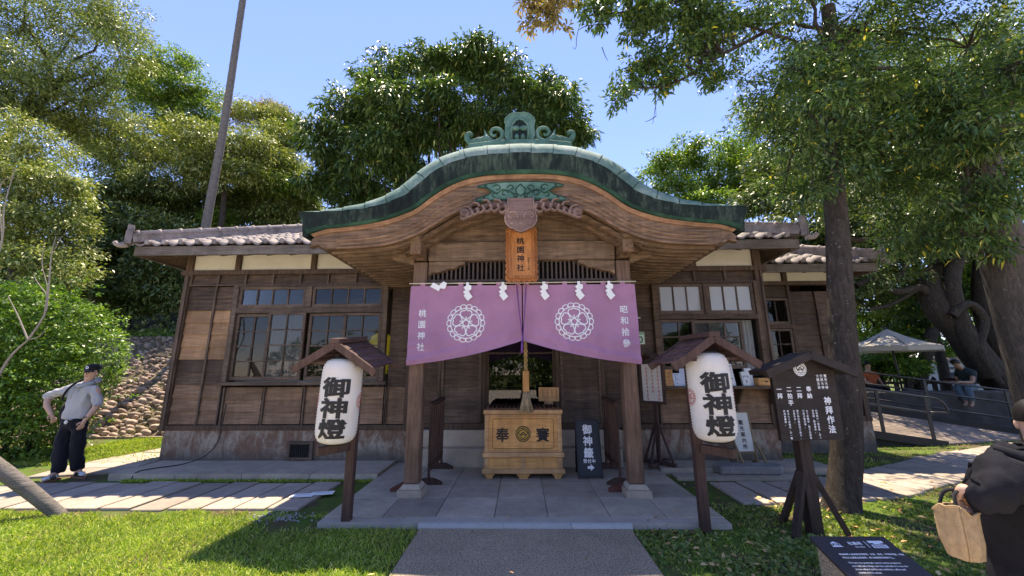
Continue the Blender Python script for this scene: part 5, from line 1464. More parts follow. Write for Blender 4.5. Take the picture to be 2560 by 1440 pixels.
# bell rope
br = thing('bell_rope', 'twisted straw bell rope with wooden sleeve and straw tassel over the offering box', 'rope', (.075, 6.0, 2.6))
STRAW = plain('straw', (.40,.31,.19), .9, var=.3, vscale=30); mb = MB()
for k in range(2):
    mb.tube([(.075+.014*math.cos(i*.55+k*math.pi), 6.0+.014*math.sin(i*.55+k*math.pi), 2.9-i*.0125) for i in range(110)], .019, 6)
mb.build('rope', plain('rope_straw', (.42,.30,.13), .9, var=.25, vscale=25), br)
mb = MB(); mb.box(.027,.123,5.955,6.045,1.30,1.60); mb.build('sleeve', wood('sleeve_wood', (.40,.20,.07),(.55,.30,.11),'Z',var=.1), br, bevel=.006)
mb = MB()
for k in range(90):
    a = rnd.uniform(0, 6.283); r_ = rnd.random()**.5
    mb.tube([(.075+.04*r_*math.cos(a), 6.0+.035*r_*math.sin(a), 1.31), (.075+.055*r_*math.cos(a), 6.0+.05*r_*math.sin(a), 1.2), (.075+.105*r_*math.cos(a), 6.0+.09*r_*math.sin(a), 1.01+rnd.uniform(-.015,.015))], .0075, 4)
mb.build('tassel', STRAW, br)

# offering box
ob = thing('offering_box', 'wooden offering box with black characters and a round crest in front of the entrance', 'offering box', (.025, 6.28, .062))
BX = wood('offering_box_wood', (.46,.215,.07), (.68,.37,.135), 'X', var=.12); BXF = wood('offering_box_frame', (.36,.195,.085), (.56,.335,.165), 'X', var=.12)
cx_, y0 = .025, 6.10; hw = .56
mb = MB(); mb.box(cx_-hw, cx_+hw, y0+.03, y0+.62, .19, .985)
mb.build('body', BX, ob, bevel=.004)
mb = MB()
for x in (cx_-hw-.012, cx_+hw-.05): mb.box(x, x+.062, y0+.012, y0+.64, .429, .965); mb.box(x, x+.062, y0+.015, y0+.64, .206, .364)
mb.box(cx_-hw+.05, cx_+hw-.05, y0+.016, y0+.03, .925, .962); mb.box(cx_-hw+.05, cx_+hw-.05, y0+.016, y0+.03, .429, .455); mb.box(cx_-.03, cx_+.03, y0+.016, y0+.03, .206, .364)
mb.build('frame', BXF, ob, bevel=.004)
mb = MB(); ip = .055
for a, c, e, f in ((cx_-.42,cx_+.42,.895,.902),(cx_-.42,cx_+.42,.475,.482)): mb.box(a, c, y0+.022, y0+.0295, e, f)
for x in (cx_-.455, cx_+.449): mb.box(x, x+.006, y0+.022, y0+.0295, .51, .87)
for sx in (-1,1):
    for sz, zc in ((1,.87),(-1,.51)):
        mb.tube([(cx_+sx*(.42+.032*math.sin(t)), y0+.028, zc+sz*.028*math.cos(t)) for t in (0,.5,1.05,1.57)], .003, 4)
mb.build('panel_groove', wood('groove_wood', (.16,.075,.03),(.24,.12,.05),'X',var=.1), ob)
for z0, z1, gx in ((.968,1.03,.03),(.365,.428,.04),(.142,.205,.045)):
    mb = MB(); mb.box(cx_-hw-gx, cx_+hw+gx, y0-.012, y0+.66, z0, z1); mb.build('band', BXF, ob, bevel=.006)
mb = MB()
for k in range(17):
    x = cx_-.52+k*.065; mb.prism([(x-.018,1.03),(x+.018,1.03),(x+.008,1.075),(x-.008,1.075)], y0+.06, y0+.60, 'Y')
mb.box(cx_-hw, cx_+hw, y0+.02, y0+.055, 1.0305, 1.055); mb.box(cx_-hw, cx_+hw, y0+.60, y0+.64, 1.0305, 1.06)
mb.build('coin_grille', wood('grille_wood', (.05,.02,.012),(.12,.055,.035),'Y',var=.2), ob)
for x, w_ in ((cx_-.50,.16),(cx_,.20),(cx_+.50,.16)):
    mb = MB()
    mb.prism([(x-w_/2,.141),(x+w_/2,.141),(x+w_/2,.12),(x+w_/2-.03,.10),(x+w_/2-.035,.064),(x-w_/2+.035,.064),(x-w_/2+.03,.10),(x-w_/2,.12)], y0+.02, y0+.12, 'Y'); mb.build('foot', BX, ob, bevel=.005)
for ch, x in (('奉', cx_-.30), ('賽', cx_+.30)):
    V, Fc = lay_text([ch], .22, bold=.025, linegap=0); f_ = Flat().add((V, Fc))
    f_.build('lettering', INK, lambda a, c, x=x: Vector((x+.11+a, y0+.0275, .79+c)), ob)
f_ = Flat()
for r_, w_ in ((.105,.014),(.083,.012)): f_.add(ribbon(arc(0,0,r_,0,2*math.pi,48)[:-1], w_, True))
def crest_cloud(sc_):
    g = Flat()
    pts = [(-.062,-.005),(-.07,.02),(-.045,.045),(-.02,.055),(0,.075),(.02,.055),(.045,.045),(.07,.02),(.062,-.005)]
    g.add(ribbon([(p.x*sc_, p.y*sc_) for p in spline([(a,c,0) for a,c in pts], 40)], .014*sc_))
    g.add(ribbon([(p.x*sc_, p.y*sc_) for p in spline([(-.062,-.008,0),(-.03,-.002,0),(-.012,.018,0),(0,.026,0),(.012,.018,0),(.03,-.002,0),(.062,-.008,0)], 24)], .016*sc_))
    g.add(ribbon([(p.x*sc_, p.y*sc_) for p in spline([(-.062,-.03,0),(-.035,-.025,0),(0,-.008,0),(.035,-.025,0),(.062,-.03,0)], 20)], .012*sc_))
    g.add(ribbon([(p.x*sc_, p.y*sc_) for p in spline([(-.05,-.05,0),(-.02,-.06,0),(0,-.07,0),(.02,-.06,0),(.05,-.05,0)], 16)], .012*sc_))
    return g
g = crest_cloud(.92); f_.v, f_.f = (lambda A, Bq: (A.v+Bq.v, A.f+[tuple(i+len(A.v) for i in q) for q in Bq.f]))(f_, g)
f_.build('crest', INK, lambda a, c: Vector((cx_+a, y0+.0265, .685+c)), ob)
mb = MB(); M = Matrix.Translation((cx_, y0+.0285, .685)) @ Matrix.Rotation(R(90), 4, 'X')
mb.add([M @ Vector((.105*math.cos(2*math.pi*j/40), .105*math.sin(2*math.pi*j/40), 0)) for j in range(40)], [tuple(range(40))]); mb.build('gold_disc', plain('gold_paint', (.60,.36,.06), .5), ob)
# small wooden card standing on the box
wc = thing('wooden_card', 'small orange wooden card with writing standing at the back of the offering box', 'card', (.44, 6.62, 1.06))
mb = MB(); mb.box(.29,.62,6.62,6.64,1.115,1.335); mb.box(.38,.52,6.615,6.65,1.06,1.115); mb.build('board', wood('card_wood',(.36,.20,.09),(.50,.30,.14),'X',var=.1), wc)
f_ = Flat()
for c_ in range(4):
    for r_ in range(5-(c_ > 0)): f_.add(q4(-.04-c_*.075, -.055-r_*.034, .022, .006)); f_.add(q4(-.038-c_*.075, -.067-r_*.034, .018, .005)); f_.add(q4(-.031-c_*.075, -.070-r_*.034, .005, .024))
f_.build('lettering', wood('burnt',(.10,.05,.02),(.16,.08,.04),'X'), lambda a, c: Vector((a+.61, 6.6185, c+1.335)), wc)

# low slatted barriers either side of the steps
def barrier(x, label, s):
    t = thing('slatted_barrier', label, 'barrier', (x, 6.25, .06), 'slatted barriers beside the entrance steps')
    P_ = wood('barrier_wood', (.035,.018,.013), (.095,.05,.036), 'Z', var=.2)
    y0, y1 = 5.85, 6.75
    MB().bar((x, y0-.03, 1.13), (x, y1, 1.16), .07, .045).build('rail', P_, t); MB().bar((x, y0, .30), (x, y1, .30), .04, .05).build('rail', P_, t)
    mb = MB()
    for k in range(7):
        y = y0+(y1-y0)*k/6; mb.box(x-.015, x+.015, y-.02, y+.02, .22 if 0 < k < 6 else .10, 1.12)
    mb.build('slat', P_, t)
    for y in (y0, y1):
        mb = MB(); mb.prism([(x-.19,.063),(x+.19,.063),(x+.19,.09),(x+.07,.145),(x-.07,.145),(x-.19,.09)], y-.03, y+.03, 'Y'); mb.build('foot', P_, t)
barrier(-1.30, 'dark slatted barrier behind the west porch post', 1); barrier(1.36, 'dark slatted barrier behind the east porch post', -1)
for x, s, lab in ((-1.405,-1,'dark wooden wedge foot at the west porch post'),(1.445,-1,'dark wooden wedge foot at the east porch post')):
    mb = MB(); mb.prism([(x+s*.10,.063),(x+s*.10,.16),(x+s*.17,.175),(x+s*.32,.10),(x+s*.32,.063)], 5.50, 5.57, 'Y')
    tag(mb.build('wedge_foot', wood('wedge_wood',(.06,.02,.015),(.13,.05,.035),'X'), bevel=.004), lab, 'wedge')

# black fortune-slip board leaning by the box
fb = thing('fortune_board', 'narrow black folding board with white characters and an arrow beside the offering box', 'sign', (.99, 6.2, .062))
BLK = plain('black_board', (.022,.027,.032), .55, var=.15)
M = Matrix.Translation((1.0, 6.13, .07)) @ Matrix.Rotation(R(-2), 4, 'Z') @ Matrix.Rotation(R(-14), 4, 'X')
mb = MB(); mb.box(-.165,.165,0,.02,.03,.80,M=M); mb.build('board', BLK, fb, bevel=.003)
mb = MB(); 
for a,c,e,f in ((-.18,-.165,0,.82),(.165,.18,0,.82)): mb.box(a,c,-.005,.025,e,f,M=M)
mb.box(-.165,.165,-.004,.024,.80,.815,M=M); mb.box(-.165,.165,-.004,.024,.012,.03,M=M)
M2 = Matrix.Translation((1.0, 6.50, .07)) @ Matrix.Rotation(R(11), 4, 'X'); mb.box(-.17,-.14,0,.02,0,.80,M=M2); mb.box(.14,.17,0,.02,0,.80,M=M2)
mb.build('frame', plain('black_frame', (.012,.012,.014), .5), fb)
V, Fc = lay_text(['御神籤'], .155, gap=.06, bold=.03); f_ = Flat().add((V, Fc)); f_.build('lettering', WHITE_P, lambda a, c: M @ Vector((a+.097, -.003, c+.765)), fb)
V, Fc = lay_text(['受付中'], .06, vertical=True); 
f_ = Flat()
for k, ch in enumerate('受付中'):
    V, Fc = lay_text([ch], .062, bold=.03, linegap=0); f_.add((V, Fc), dx=.062-.093+k*.062+.0, dy=0)
f_.build('lettering', WHITE_P, lambda a, c: M @ Vector((a, -.003, c+.265)), fb)
f_ = Flat(); f_.add(([(-.045,.018),(0,.018),(0,.045),(.055,0),(0,-.045),(0,-.018),(-.045,-.018)], [(0,1,5,6),(2,3,4)])); f_.build('arrow', WHITE_P, lambda a, c: M @ Vector((a+.01, -.003, c+.145)), fb)

# ================================================================== lantern posts and paper lanterns
PBR = wood('lantern_post_wood', (.040,.022,.018), (.095,.055,.045), 'Z', var=.25); PBY = wood('lantern_roof_wood', (.045,.024,.020), (.15,.085,.072), 'Y', var=.4)
def lampion_mat():
    m, nt, N, L, b = new_mat('lantern_paper')
    v = coords(nt); g = noise(nt, v, 5, 4)
    c = ramp(nt, [(.3,(.80,.75,.66)),(.7,(.90,.87,.82))], g); L.new(c, b.inputs['Base Color']); b.inputs['Roughness'].default_value = .75; b.inputs['Specular IOR Level'].default_value = .25
    tr = nt.nodes.new('ShaderNodeBsdfTranslucent'); tr.inputs[0].default_value = (.95,.90,.80,1); mx = nt.nodes.new('ShaderNodeMixShader'); mx.inputs[0].default_value = .28
    L.new(b.outputs[0], mx.inputs[1]); L.new(tr.outputs[0], mx.inputs[2]); L.new(mx.outputs[0], N['Material Output'].inputs['Surface']); return m
LAMP = lampion_mat(); REDINK = plain('red_ink', (.50,.10,.07), .7)
def lantern_set(side, px_, py_, lx, ly, pitch, lean, spin, lab_post, lab_lan, glow, dz=0):
    """post stands at (px_, py_); the little roof and the lantern hang forward of it"""
    t = thing('lantern_post', lab_post, 'lantern post', (px_, py_, 0), 'roofed lantern posts in front of the porch')
    mb = MB(); mb.box(-.046,.046,-.046,.046,-.05,1.78); mb.build('post', PBR, t, local=True, bevel=.006)
    dx, dy = lx-px_, ly-py_
    mb = MB(); d = Vector((dx, dy, 0)).normalized()
    mb.bar((side*.03,-.04,.80), (side*.25, -.27, .79), .07, .085); mb.build('arm', PBR, t, local=True, bevel=.004)
    mb = MB(); mb.bar((0,.02,1.73), (dx*1.3, dy*1.3, 1.735), .06, .07); mb.build('hanger', PBR, t, local=True)
    # roof: two boarded slopes, verge boards, ridge cap
    M = Matrix.Translation((dx*.8, dy*.55, 1.93)) @ Matrix.Rotation(R(pitch), 4, 'X') @ Matrix.Rotation(R(lean), 4, 'Y') @ Matrix.Rotation(R(side*3), 4, 'Z')
    mb = MB(); hl = .29; run = .40 if side < 0 else .385; drop = .25
    for s in (-1, 1):
        for k in range(4):
            a, c = .03+k*(run-.03)/4, .03+(k+1)*(run-.03)/4*1.02
            za, zc = -drop*a/run, -drop*c/run
            vs = [(s*a,-hl,za+.006),(s*a,hl,za+.006),(s*c,hl,zc+.020),(s*c,-hl,zc+.020),(s*a,-hl,za-.012),(s*a,hl,za-.012),(s*c,hl,zc+.002),(s*c,-hl,zc+.002)]
            mb.add([M @ Vector(q) for q in vs], [(0,1,2,3),(7,6,5,4),(0,4,5,1),(1,5,6,2),(2,6,7,3),(3,7,4,0)])
    rf = mb.build('roof', PBY, t, local=True)
    for s in (-1, 1):
        for y in (-hl-.018, hl+.018): MB().bar(M @ Vector((0, y, -.012)), M @ Vector((s*(run+.05), y, -.012-drop*(run+.05)/run)), .034, .075, up=M.to_3x3() @ Vector((0,0,1))).build('verge_board', PBR, rf, local=True, bevel=.003)
    mb = MB(); mb.box(-.055,.055,-hl-.04,hl+.04,.0,.05,M=M); mb.build('ridge_cap', PBR, rf, local=True, bevel=.004)
    mb = MB()
    for y in (-hl+.06, hl-.06): mb.box(-.35,.35,y-.015,y+.015,-.235,-.205,M=M)
    mb.build('tie', PBR, rf, local=True)
    # paper lantern
    ln = thing('paper_lantern', lab_lan, 'lantern', (lx, ly, .875+dz), 'white paper lanterns under small roofs')
    ln.rotation_euler = (R(0), R(lean*.9), 0)
    Rr, H = .207, .85
    def rad(z):
        e = .13; q = min(z, H-z)
        k = 1 if q > e else math.sqrt(max(0, 1-((e-q)/e)**2))*.42+.58
        return Rr*k*(.975+.025*math.sin(math.pi*z/H))
    prof_ = []
    nz = 28
    for i in range(nz*2+1):
        z = H*i/(nz*2); prof_.append((rad(z)*(1-.032*(i % 2)), z))
    mb = MB(); mb.lathe(prof_, n=48, cap=False); mb.build('paper_shade', LAMP, ln, local=True, fix=False)
    mb = MB(); mb.lathe([(rad(0)-.01,-.012),(rad(0)+.004,-.012),(rad(0)+.004,.012),(rad(0)-.01,.012)], n=32, cap=False); mb.lathe([(rad(H)-.01,H-.01),(rad(H)+.004,H-.01),(rad(H)+.004,H+.02),(rad(H)-.01,H+.02)], n=32, cap=False); mb.tube([(0,0,H+.02),(0,0,H+.10)], .006, 5)
    mb.build('hoop', INK, ln, local=True)
    def onl(a, z):
        th = -math.pi/2+R(spin)+a/Rr; r_ = rad(z)+.0035
        return Vector((r_*math.cos(th), r_*math.sin(th), z))
    V, Fc = lay_text(['御神燈'], .215, gap=-.06, bold=.036, linegap=0); V, Fc = refine(V, Fc, .035)
    f_ = Flat().add((V, Fc)); f_.build('lettering', INK, lambda a, c: onl((a+.1075)*1.45, c+.665), ln, local=True)
    for q in (1, -1):
        f_ = crest(.085); f_.build('crest', REDINK, lambda a, c: onl(a+q*R(84)*Rr, c+.42), ln, maxlen=.03, local=True)
    return t
lantern_set(-1, -1.87, 4.54, -1.93, 4.24, 7, 2.2, 13, 'brown roofed lantern post with sunlit roof boards west of the walkway', 'white paper lantern with black characters on the west post', .2, .01)
lantern_set(1, 1.85, 4.41, 1.92, 4.12, 1, -1.2, -3, 'brown roofed lantern post east of the walkway', 'white paper lantern with black characters on the east post', .2, .045)

# ================================================================== shrine-manners board
DB = wood('dark_board', (.018,.013,.011), (.042,.030,.025), 'X', var=.1); DBZ = wood('dark_board_z', (.022,.015,.012), (.06,.04,.034), 'Z', var=.15)
sb = thing('manners_board', 'dark roofed board of white worship instructions on a braced post before the slender trunk', 'sign', (2.87, 4.32, 0))
M = Matrix.Translation((2.945, 4.26, 0)) @ Matrix.Rotation(R(7), 4, 'Z')
mb = MB(); mb.prism([(-.345,.90),(.345,.90),(.355,1.585),(0,1.735),(-.355,1.585)], -.02, .02, 'Y', M=M); mb.build('board', DB, sb)
mb = MB()
for s in (-1,1):
    mb.bar(M @ Vector((s*-.004,-.02,1.755)), M @ Vector((s*.51,-.02,1.565)), .26, .045, up=(0,0,1))
    mb.bar(M @ Vector((s*-.002,-.14,1.745)), M @ Vector((s*.505,-.14,1.552)), .03, .085, up=(0,0,1))
mb.build('roof', DB, sb, bevel=.004)
mb = MB(); mb.box(-.06,.06,.022,.13,-.05,1.62,M=Matrix.Translation((2.90,4.28,0))); mb.build('post', DBZ, sb, bevel=.005)
for dx, dy in ((-.27,-.10),(.27,-.12),(.10,.33),(-.12,.33)):
    mb = MB(); c = Vector((2.90,4.355,0)); mb.bar(c+Vector((dx,dy,-.03)), c+Vector((dx*.16,dy*.16,.58)), .065, .05); mb.build('brace', DBZ, sb, bevel=.003)
f_ = Flat()
f_.add(ribbon(arc(0,0,.068,0,2*math.pi,40)[:-1], .010, True)); f_.add(ribbon(arc(0,0,.030,0,2*math.pi,30)[:-1], .056, True))
f_.build('crest', WHITE_P, lambda a, c: M @ Vector((a-.03, -.0225, c+1.605)), sb)
g = crest_cloud(.62); g.build('crest_mark', DB, lambda a, c: M @ Vector((a-.03, -.025, c+1.605)), sb)
def ontxt(lines, cell, xr, zt, gap=.08, linegap=.3, bold=.02, squash=1.0, M=M, y=-.0225, parent=sb, mat=WHITE_P, name='lettering'):
    V, Fc = lay_text(lines, cell, gap=gap, linegap=linegap, bold=bold, squash=squash); f_ = Flat().add((V, Fc))
    return f_.build(name, mat, lambda a, c: M @ Vector((a+xr, y, c+zt)), parent)
ontxt(['豐受大神','天照大神','大國主命'], .036, .265, 1.555, bold=.03, linegap=.22)
ontxt(['神拜作法'], .088, .285, 1.335, gap=.06, bold=.03)
ontxt(['奉納'], .062, .075, 1.44, bold=.03); ontxt(['二拜'], .062, -.035, 1.44, bold=.03); ontxt(['二拍手'], .062, -.145, 1.44, bold=.03); ontxt(['一拜'], .062, -.255, 1.44, bold=.03)
ontxt(['向神明行一鞠躬禮，投入','香油錢，輕搖響鈴。'], .0248, .10, 1.20, gap=.05, bold=.02, linegap=.6)
ontxt(['九十度鞠躬，雙手放膝蓋','行兩次鞠躬禮。'], .0248, -.005, 1.20, gap=.05, bold=.02, linegap=.6)
ontxt(['雙手舉至胸前拍手兩次，','合掌祈求。'], .0248, -.11, 1.20, gap=.05, bold=.02, linegap=.6)
ontxt(['再次九十度鞠躬，行一鞠','躬禮後離開。'], .0248, -.215, 1.20, gap=.05, bold=.02, linegap=.6)

# ================================================================== information plinth
ip_ = thing('information_plinth', 'low concrete plinth with a slanted dark information plate near the walkway', 'sign', (2.55, 3.1, 0))
a, c = at(2022,1340,3.42), at(2210,1343,3.42)
def tz(y): return a.z-(3.42-y)*.33
x0, x1 = 2.30, 2.95
x0, x1 = a.x, c.x
mb = MB(); mb.prism([(3.40,-.02),(3.40,tz(3.40)-.03),(2.85,tz(2.85)-.03),(2.85,-.02)], x0+.03, x1-.03, 'X'); mb.build('plinth', ASPH, ip_, bevel=.01)
mb = MB(); mb.prism([(3.42,tz(3.42)-.028),(3.42,tz(3.42)),(2.80,tz(2.80)),(2.80,tz(2.80)-.028)], x0, x1, 'X'); mb.build('plate', plain('dark_plate', (.045,.036,.040), .45, var=.06, spec=.5), ip_, bevel=.003)
def onp(u, v): return Vector((x0+u, 3.42-v, tz(3.42-v)+.002))
f_ = Flat()
W_ = x1-x0
s_ = W_/.62
f_.add(([(.10,.075),(.135,.055),(.17,.075)], [(0,1,2)])); f_.add(ribbon([(.108,.078),(.108,.098),(.165,.098),(.165,.078)], .008)); f_.add(ribbon(arc(.136,.095,.012,math.pi,2*math.pi,8), .007)); f_.add(q4(.098,.101,.078,.006))
f_.build('house_mark', WHITE_P, onp, ip_, flip=-1)
f_ = Flat()
for k, ch in enumerate('社務所'):
    V, Fc = lay_text([ch], .034, bold=.03, linegap=0); f_.add(([(p[0], -p[1], p[2]) for p in V], Fc), dx=.235+.034+k*.035, dy=.055)
V, Fc = lay_text(['Shrine Office'], .013, vertical=False, linegap=0, bold=.01); f_.add(([(p[0], -p[1], p[2]) for p in V], Fc), dx=.262, dy=.098)
f_.add(q4(.365,.052,.005,.060))
f_.build('lettering', WHITE_P, onp, ip_, flip=-1)
f_ = Flat(); f_.add(q4(.395,.048,.11,.022)); f_.add(q4(.395,.085,.012,.03)); f_.add(q4(.493,.085,.012,.03)); f_.add(q4(.40,.110,.10,.006))
for k in range(5): f_.add(q4(.416+k*.016,.085,.009,.022))
f_.add(([(.41,.082),(.43,.072),(.45,.064),(.47,.072),(.49,.082)], [(0,1,2,3,4)]))
f_.build('building_mark', WHITE_P, onp, ip_, flip=-1)
f_ = Flat()
for r_, s2 in enumerate(['原為神職人員處理日常事務、休息、齋戒、沐浴的空間，現為','神社文化園區主要展覽、辦公室暨旅客服務中心。']):
    for k, ch in enumerate(s2):
        V, Fc = lay_text([ch], .0165, bold=.02, linegap=0); f_.add(([(p[0], -p[1], p[2]) for p in V], Fc), dx=.085+.0165+k*.0172, dy=.165+r_*.030)
for r_, s2 in enumerate(['This spot was previously used by clerks as space to','deal with daily things, rest, fast, and bath. It is now the','shrine cultural park\u2019s main exhibition, office, and','tourist service center.']):
    V, Fc = lay_text([s2], .0175, vertical=False, linegap=0, bold=.01); f_.add(([(p[0], -p[1], p[2]) for p in V], Fc), dx=.09, dy=.235+r_*.027)
f_.build('lettering', WHITE_P, onp, ip_, flip=-1)
# ================================================================== small fittings on the facade
mb = MB(); mb.box(-4.08,-3.62,7.12,7.158,.10,.42); 
vg = thing('floor_vent', 'rusty wooden-framed vent grille in the stained foundation', 'vent', (-3.85, 7.12, .1))
mb = MB()
for a, c, e, f in ((-4.08,-4.02,.10,.42),(-3.68,-3.62,.10,.42),(-4.02,-3.68,.10,.155),(-4.02,-3.68,.365,.42)): mb.box(a, c, 7.115, 7.158, e, f)
mb.build('frame', W_FRAME, vg, bevel=.004)
mb = MB()
for k in range(9): mb.box(-4.0+k*.037,-3.988+k*.037,7.135,7.15,.155,.365)
mb.box(-4.02,-3.68,7.15,7.156,.155,.365); mb.build('grille', plain('vent_dark',(.02,.018,.016),.8), vg)
mb = MB(); mb.tube(spline([(-5.25,7.12,1.05),(-5.27,7.11,.7),(-5.3,7.10,.40),(-5.42,7.0,.2),(-5.62,6.8,.118),(-5.85,6.55,.115),(-5.9,6.32,.115),(-5.9,6.24,.03)],30), .008, 6)
tag(mb.build('electric_cable', plain('black_rubber',(.015,.015,.015),.5)), 'black cable running down the foundation and over the west apron', 'cable')
for i,(x,y,r_) in enumerate(((-2.62,5.52,.25),(-2.83,5.42,.12))):
    mb = MB(); M = Matrix.Translation((x,y,.042+.003*i)) @ Matrix.Rotation(r_,4,'Z'); mb.box(-.14,.14,-.075,.075,0,.003,M=M); mb.box(-.10,.08,.01,.03,.0031,.0036,mat=1,M=M)
    tag(mb.build('paper_notice', [PAPER, plain('grey_print',(.4,.42,.5),.8)]), ['white printed sheet lying on the path slab nearer the porch','white printed sheet lying on the path slab, the western of two'][i], 'paper', 'sheets lying on the slab path')
hp = thing('house_number_plate', 'pale green number plate ending in 00 half hidden behind the curtain edge', 'sign', (2.08,7.14,2.1))
mb = MB(); mb.box(1.93,2.24,7.135,7.15,2.06,2.28); mb.build('plate', plain('pale_green_plate',(.55,.68,.50),.5,var=.04), hp)
f_ = Flat()
for k, ch in enumerate('00'):
    V, Fc = glyph(ch, .02); f_.add(([(x*.17+k*.095, y*.17, z) for x, y, z in V], Fc))
f_.build('numerals', plain('green_ink',(.05,.10,.06),.6), lambda a, c: Vector((2.03+a, 7.1325, 2.085+c)), hp)
mb = MB(); mb.box(1.94,2.235,7.133,7.1345,2.235,2.272); mb.build('band', plain('green_band',(.25,.42,.22),.5), hp)
rp = thing('shop_plate', 'dark maroon plate with a gold ring half hidden behind the curtain edge', 'sign', (2.06,7.14,2.4))
mb = MB(); mb.box(1.94,2.17,7.13,7.148,2.31,2.53); mb.build('plate', plain('maroon_plate',(.05,.012,.015),.5), rp)
f_ = Flat(); f_.add(ribbon(arc(0,0,.06,0,2*math.pi,30)[:-1],.018,True)); f_.build('ring', plain('gold_leaf',(.6,.40,.10),.5), lambda a,c: Vector((2.07+a,7.127,2.42+c)), rp)
mb = MB(); mb.box(1.93,2.19,7.125,7.148,2.532,2.545); mb.build('rail', PAPER, rp)

# notice board on a post behind the east porch post
nb = thing('notice_board', 'dark roofed notice board with a printed sheet behind the east porch post', 'sign', (2.2, 6.82, .1))
M = Matrix.Translation((2.2, 6.80, 0)) @ Matrix.Rotation(R(-46), 4, 'Z')
mb = MB(); mb.box(-.03,.03,.03,.08,.10,1.75,M=M); mb.build('post', PBR, nb)
mb = MB(); mb.box(-.22,.22,0,.03,1.05,1.74,M=M); mb.build('board', PBR, nb)
mb = MB(); mb.box(-.17,.17,-.006,-.001,1.10,1.70,M=M); mb.build('printed_sheet', plain('yellowed_paper',(.62,.58,.52),.8,var=.08), nb)
f_ = Flat()
for c_ in range(3):
    for r_ in range(9):
        if c_ == 1 and r_ > 6: continue
        x, z = .10-c_*.10, -.03-r_*.062
        f_.add(q4(x, z, .034, .006)); f_.add(q4(x+.003, z-.015, .028, .006)); f_.add(q4(x+.013, z-.024, .007, .034)); f_.add(q4(x, z-.027, .034, .006))
f_.build('lettering', REDINK, lambda a,c: M @ Vector((a,-.0075,c+1.67)), nb)
mb = MB()
for s in (-1,1): mb.bar(M @ Vector((0,.0,1.88)), M @ Vector((s*.30,.0,1.735)), .32, .03)
mb.build('roof', PBR, nb)
mb = MB()
mb.bar(M @ Vector((-.28,.05,.13)), M @ Vector((.28,.05,.13)), .07, .05); mb.bar(M @ Vector((0,-.26,.13)), M @ Vector((0,.36,.13)), .07, .05)
for q in ((-.24,.05),(.24,.05),(0,-.22)): mb.bar(M @ Vector((q[0],q[1],.15)), M @ Vector((q[0]*.1,.05,.75)), .03, .03)
mb.build('base', PBR, nb)
# standing paper sign on the east apron
ps = thing('standing_sign', 'white paper standing sign in a wooden frame before the east foundation', 'sign', (3.7, 6.9, .1))
M = Matrix.Translation((3.66, 6.84, .10)) @ Matrix.Rotation(R(4), 4, 'Z') @ Matrix.Rotation(R(-8), 4, 'X')
FR = wood('sign_frame_wood', (.14,.10,.05),(.28,.20,.11),'Z',var=.1)
mb = MB(); mb.box(-.15,.15,0,.02,.20,.80,M=M); mb.build('paper_panel', plain('sign_paper',(.60,.60,.54),.8,var=.04), ps)
mb = MB()
for a,c,e,f in ((-.175,-.15,.02,.825),(.15,.175,.02,.825),(-.15,.15,.80,.825),(-.15,.15,.175,.20)): mb.box(a,c,-.006,.028,e,f,M=M)
M2 = Matrix.Translation((3.66, 6.84, .10)) @ Matrix.Rotation(R(4), 4, 'Z')
for s in (-1,1): mb.bar(M2 @ Vector((s*.19,-.20,.03)), M2 @ Vector((s*.185,.03,.34)), .03, .03); mb.bar(M2 @ Vector((s*.19,-.26,.02)), M2 @ Vector((s*.19,.16,.02)), .045, .04)
mb.bar(M2 @ Vector((-.22,-.24,.02)), M2 @ Vector((.22,-.24,.02)), .04, .035)
mb.build('frame', FR, ps)
V, Fc = lay_text(['觀光案內所'], .085, gap=.10, bold=.025, linegap=0); f_ = Flat().add((V, Fc)); f_.build('lettering', INK, lambda a,c: M @ Vector((a+.055,-.002,c+.70)), ps)
V, Fc = lay_text(['Tourist Information'], .028, vertical=False, bold=.01, linegap=0); f_ = Flat().add((V, Fc)); f_.build('lettering', INK, lambda a,c: M @ Vector((-.055+c,-.002,-a+.68)), ps)
# things on the counter shelf
SH = 1.332; CTR = 'things set out on the east counter shelf'
def leaflet(x, y, w_, h, rot, label, mat, lean=12, th=.012, name='leaflet', cat='leaflet', marks=None):
    t = thing(name, label, cat, (x, y, SH), CTR)
    M = Matrix.Rotation(R(rot), 4, 'Z') @ Matrix.Rotation(R(-lean), 4, 'X'); mb = MB(); mb.box(-w_/2,w_/2,0,th,0.002,h,M=M); mb.box(-w_/2*.8,w_/2*.8,th,.05,.001,.012,M=Matrix.Rotation(R(rot),4,'Z')); mb.build('sheet', mat, t, local=True)
    if marks:
        f_ = Flat()
        for q in marks: f_.add(q4(q[0]*w_-w_/2, q[1]*h, q[2]*w_, q[3]*h))
        f_.build('print', plain('print_grey',(.25,.27,.30),.8), lambda a,c: M @ Vector((a,-.001,c)), t, local=True)
    return t
ot = thing('oblation_box', 'upright orange wooden box with red lettering on the counter shelf', 'box', (2.54,6.96,SH), CTR)
mb = MB(); mb.box(-.065,.065,-.04,.06,.001,.28); mb.build('case', BX, ot, local=True, bevel=.004)
V, Fc = lay_text(['おみくじ'], .05, gap=.1, bold=.02, linegap=0); f_ = Flat().add((V, Fc)); f_.build('lettering', REDINK, lambda a,c: Vector((a+.025,-.0415,c+.25)), ot, local=True)
LP = plain('leaflet_paper',(.62,.66,.74),.6,var=.05); LP2 = plain('brochure_paper',(.70,.70,.66),.6,var=.05)
leaflet(2.70,6.97,.13,.22,5,'pale leaflet with a map sketch next to the orange box', LP, marks=[(.2,.2,.5,.04),(.3,.4,.1,.4),(.5,.5,.3,.05),(.2,.85,.6,.05)])
leaflet(2.82,6.99,.12,.30,-10,'taller pale blue leaflet leaning beside the map leaflet', LP)
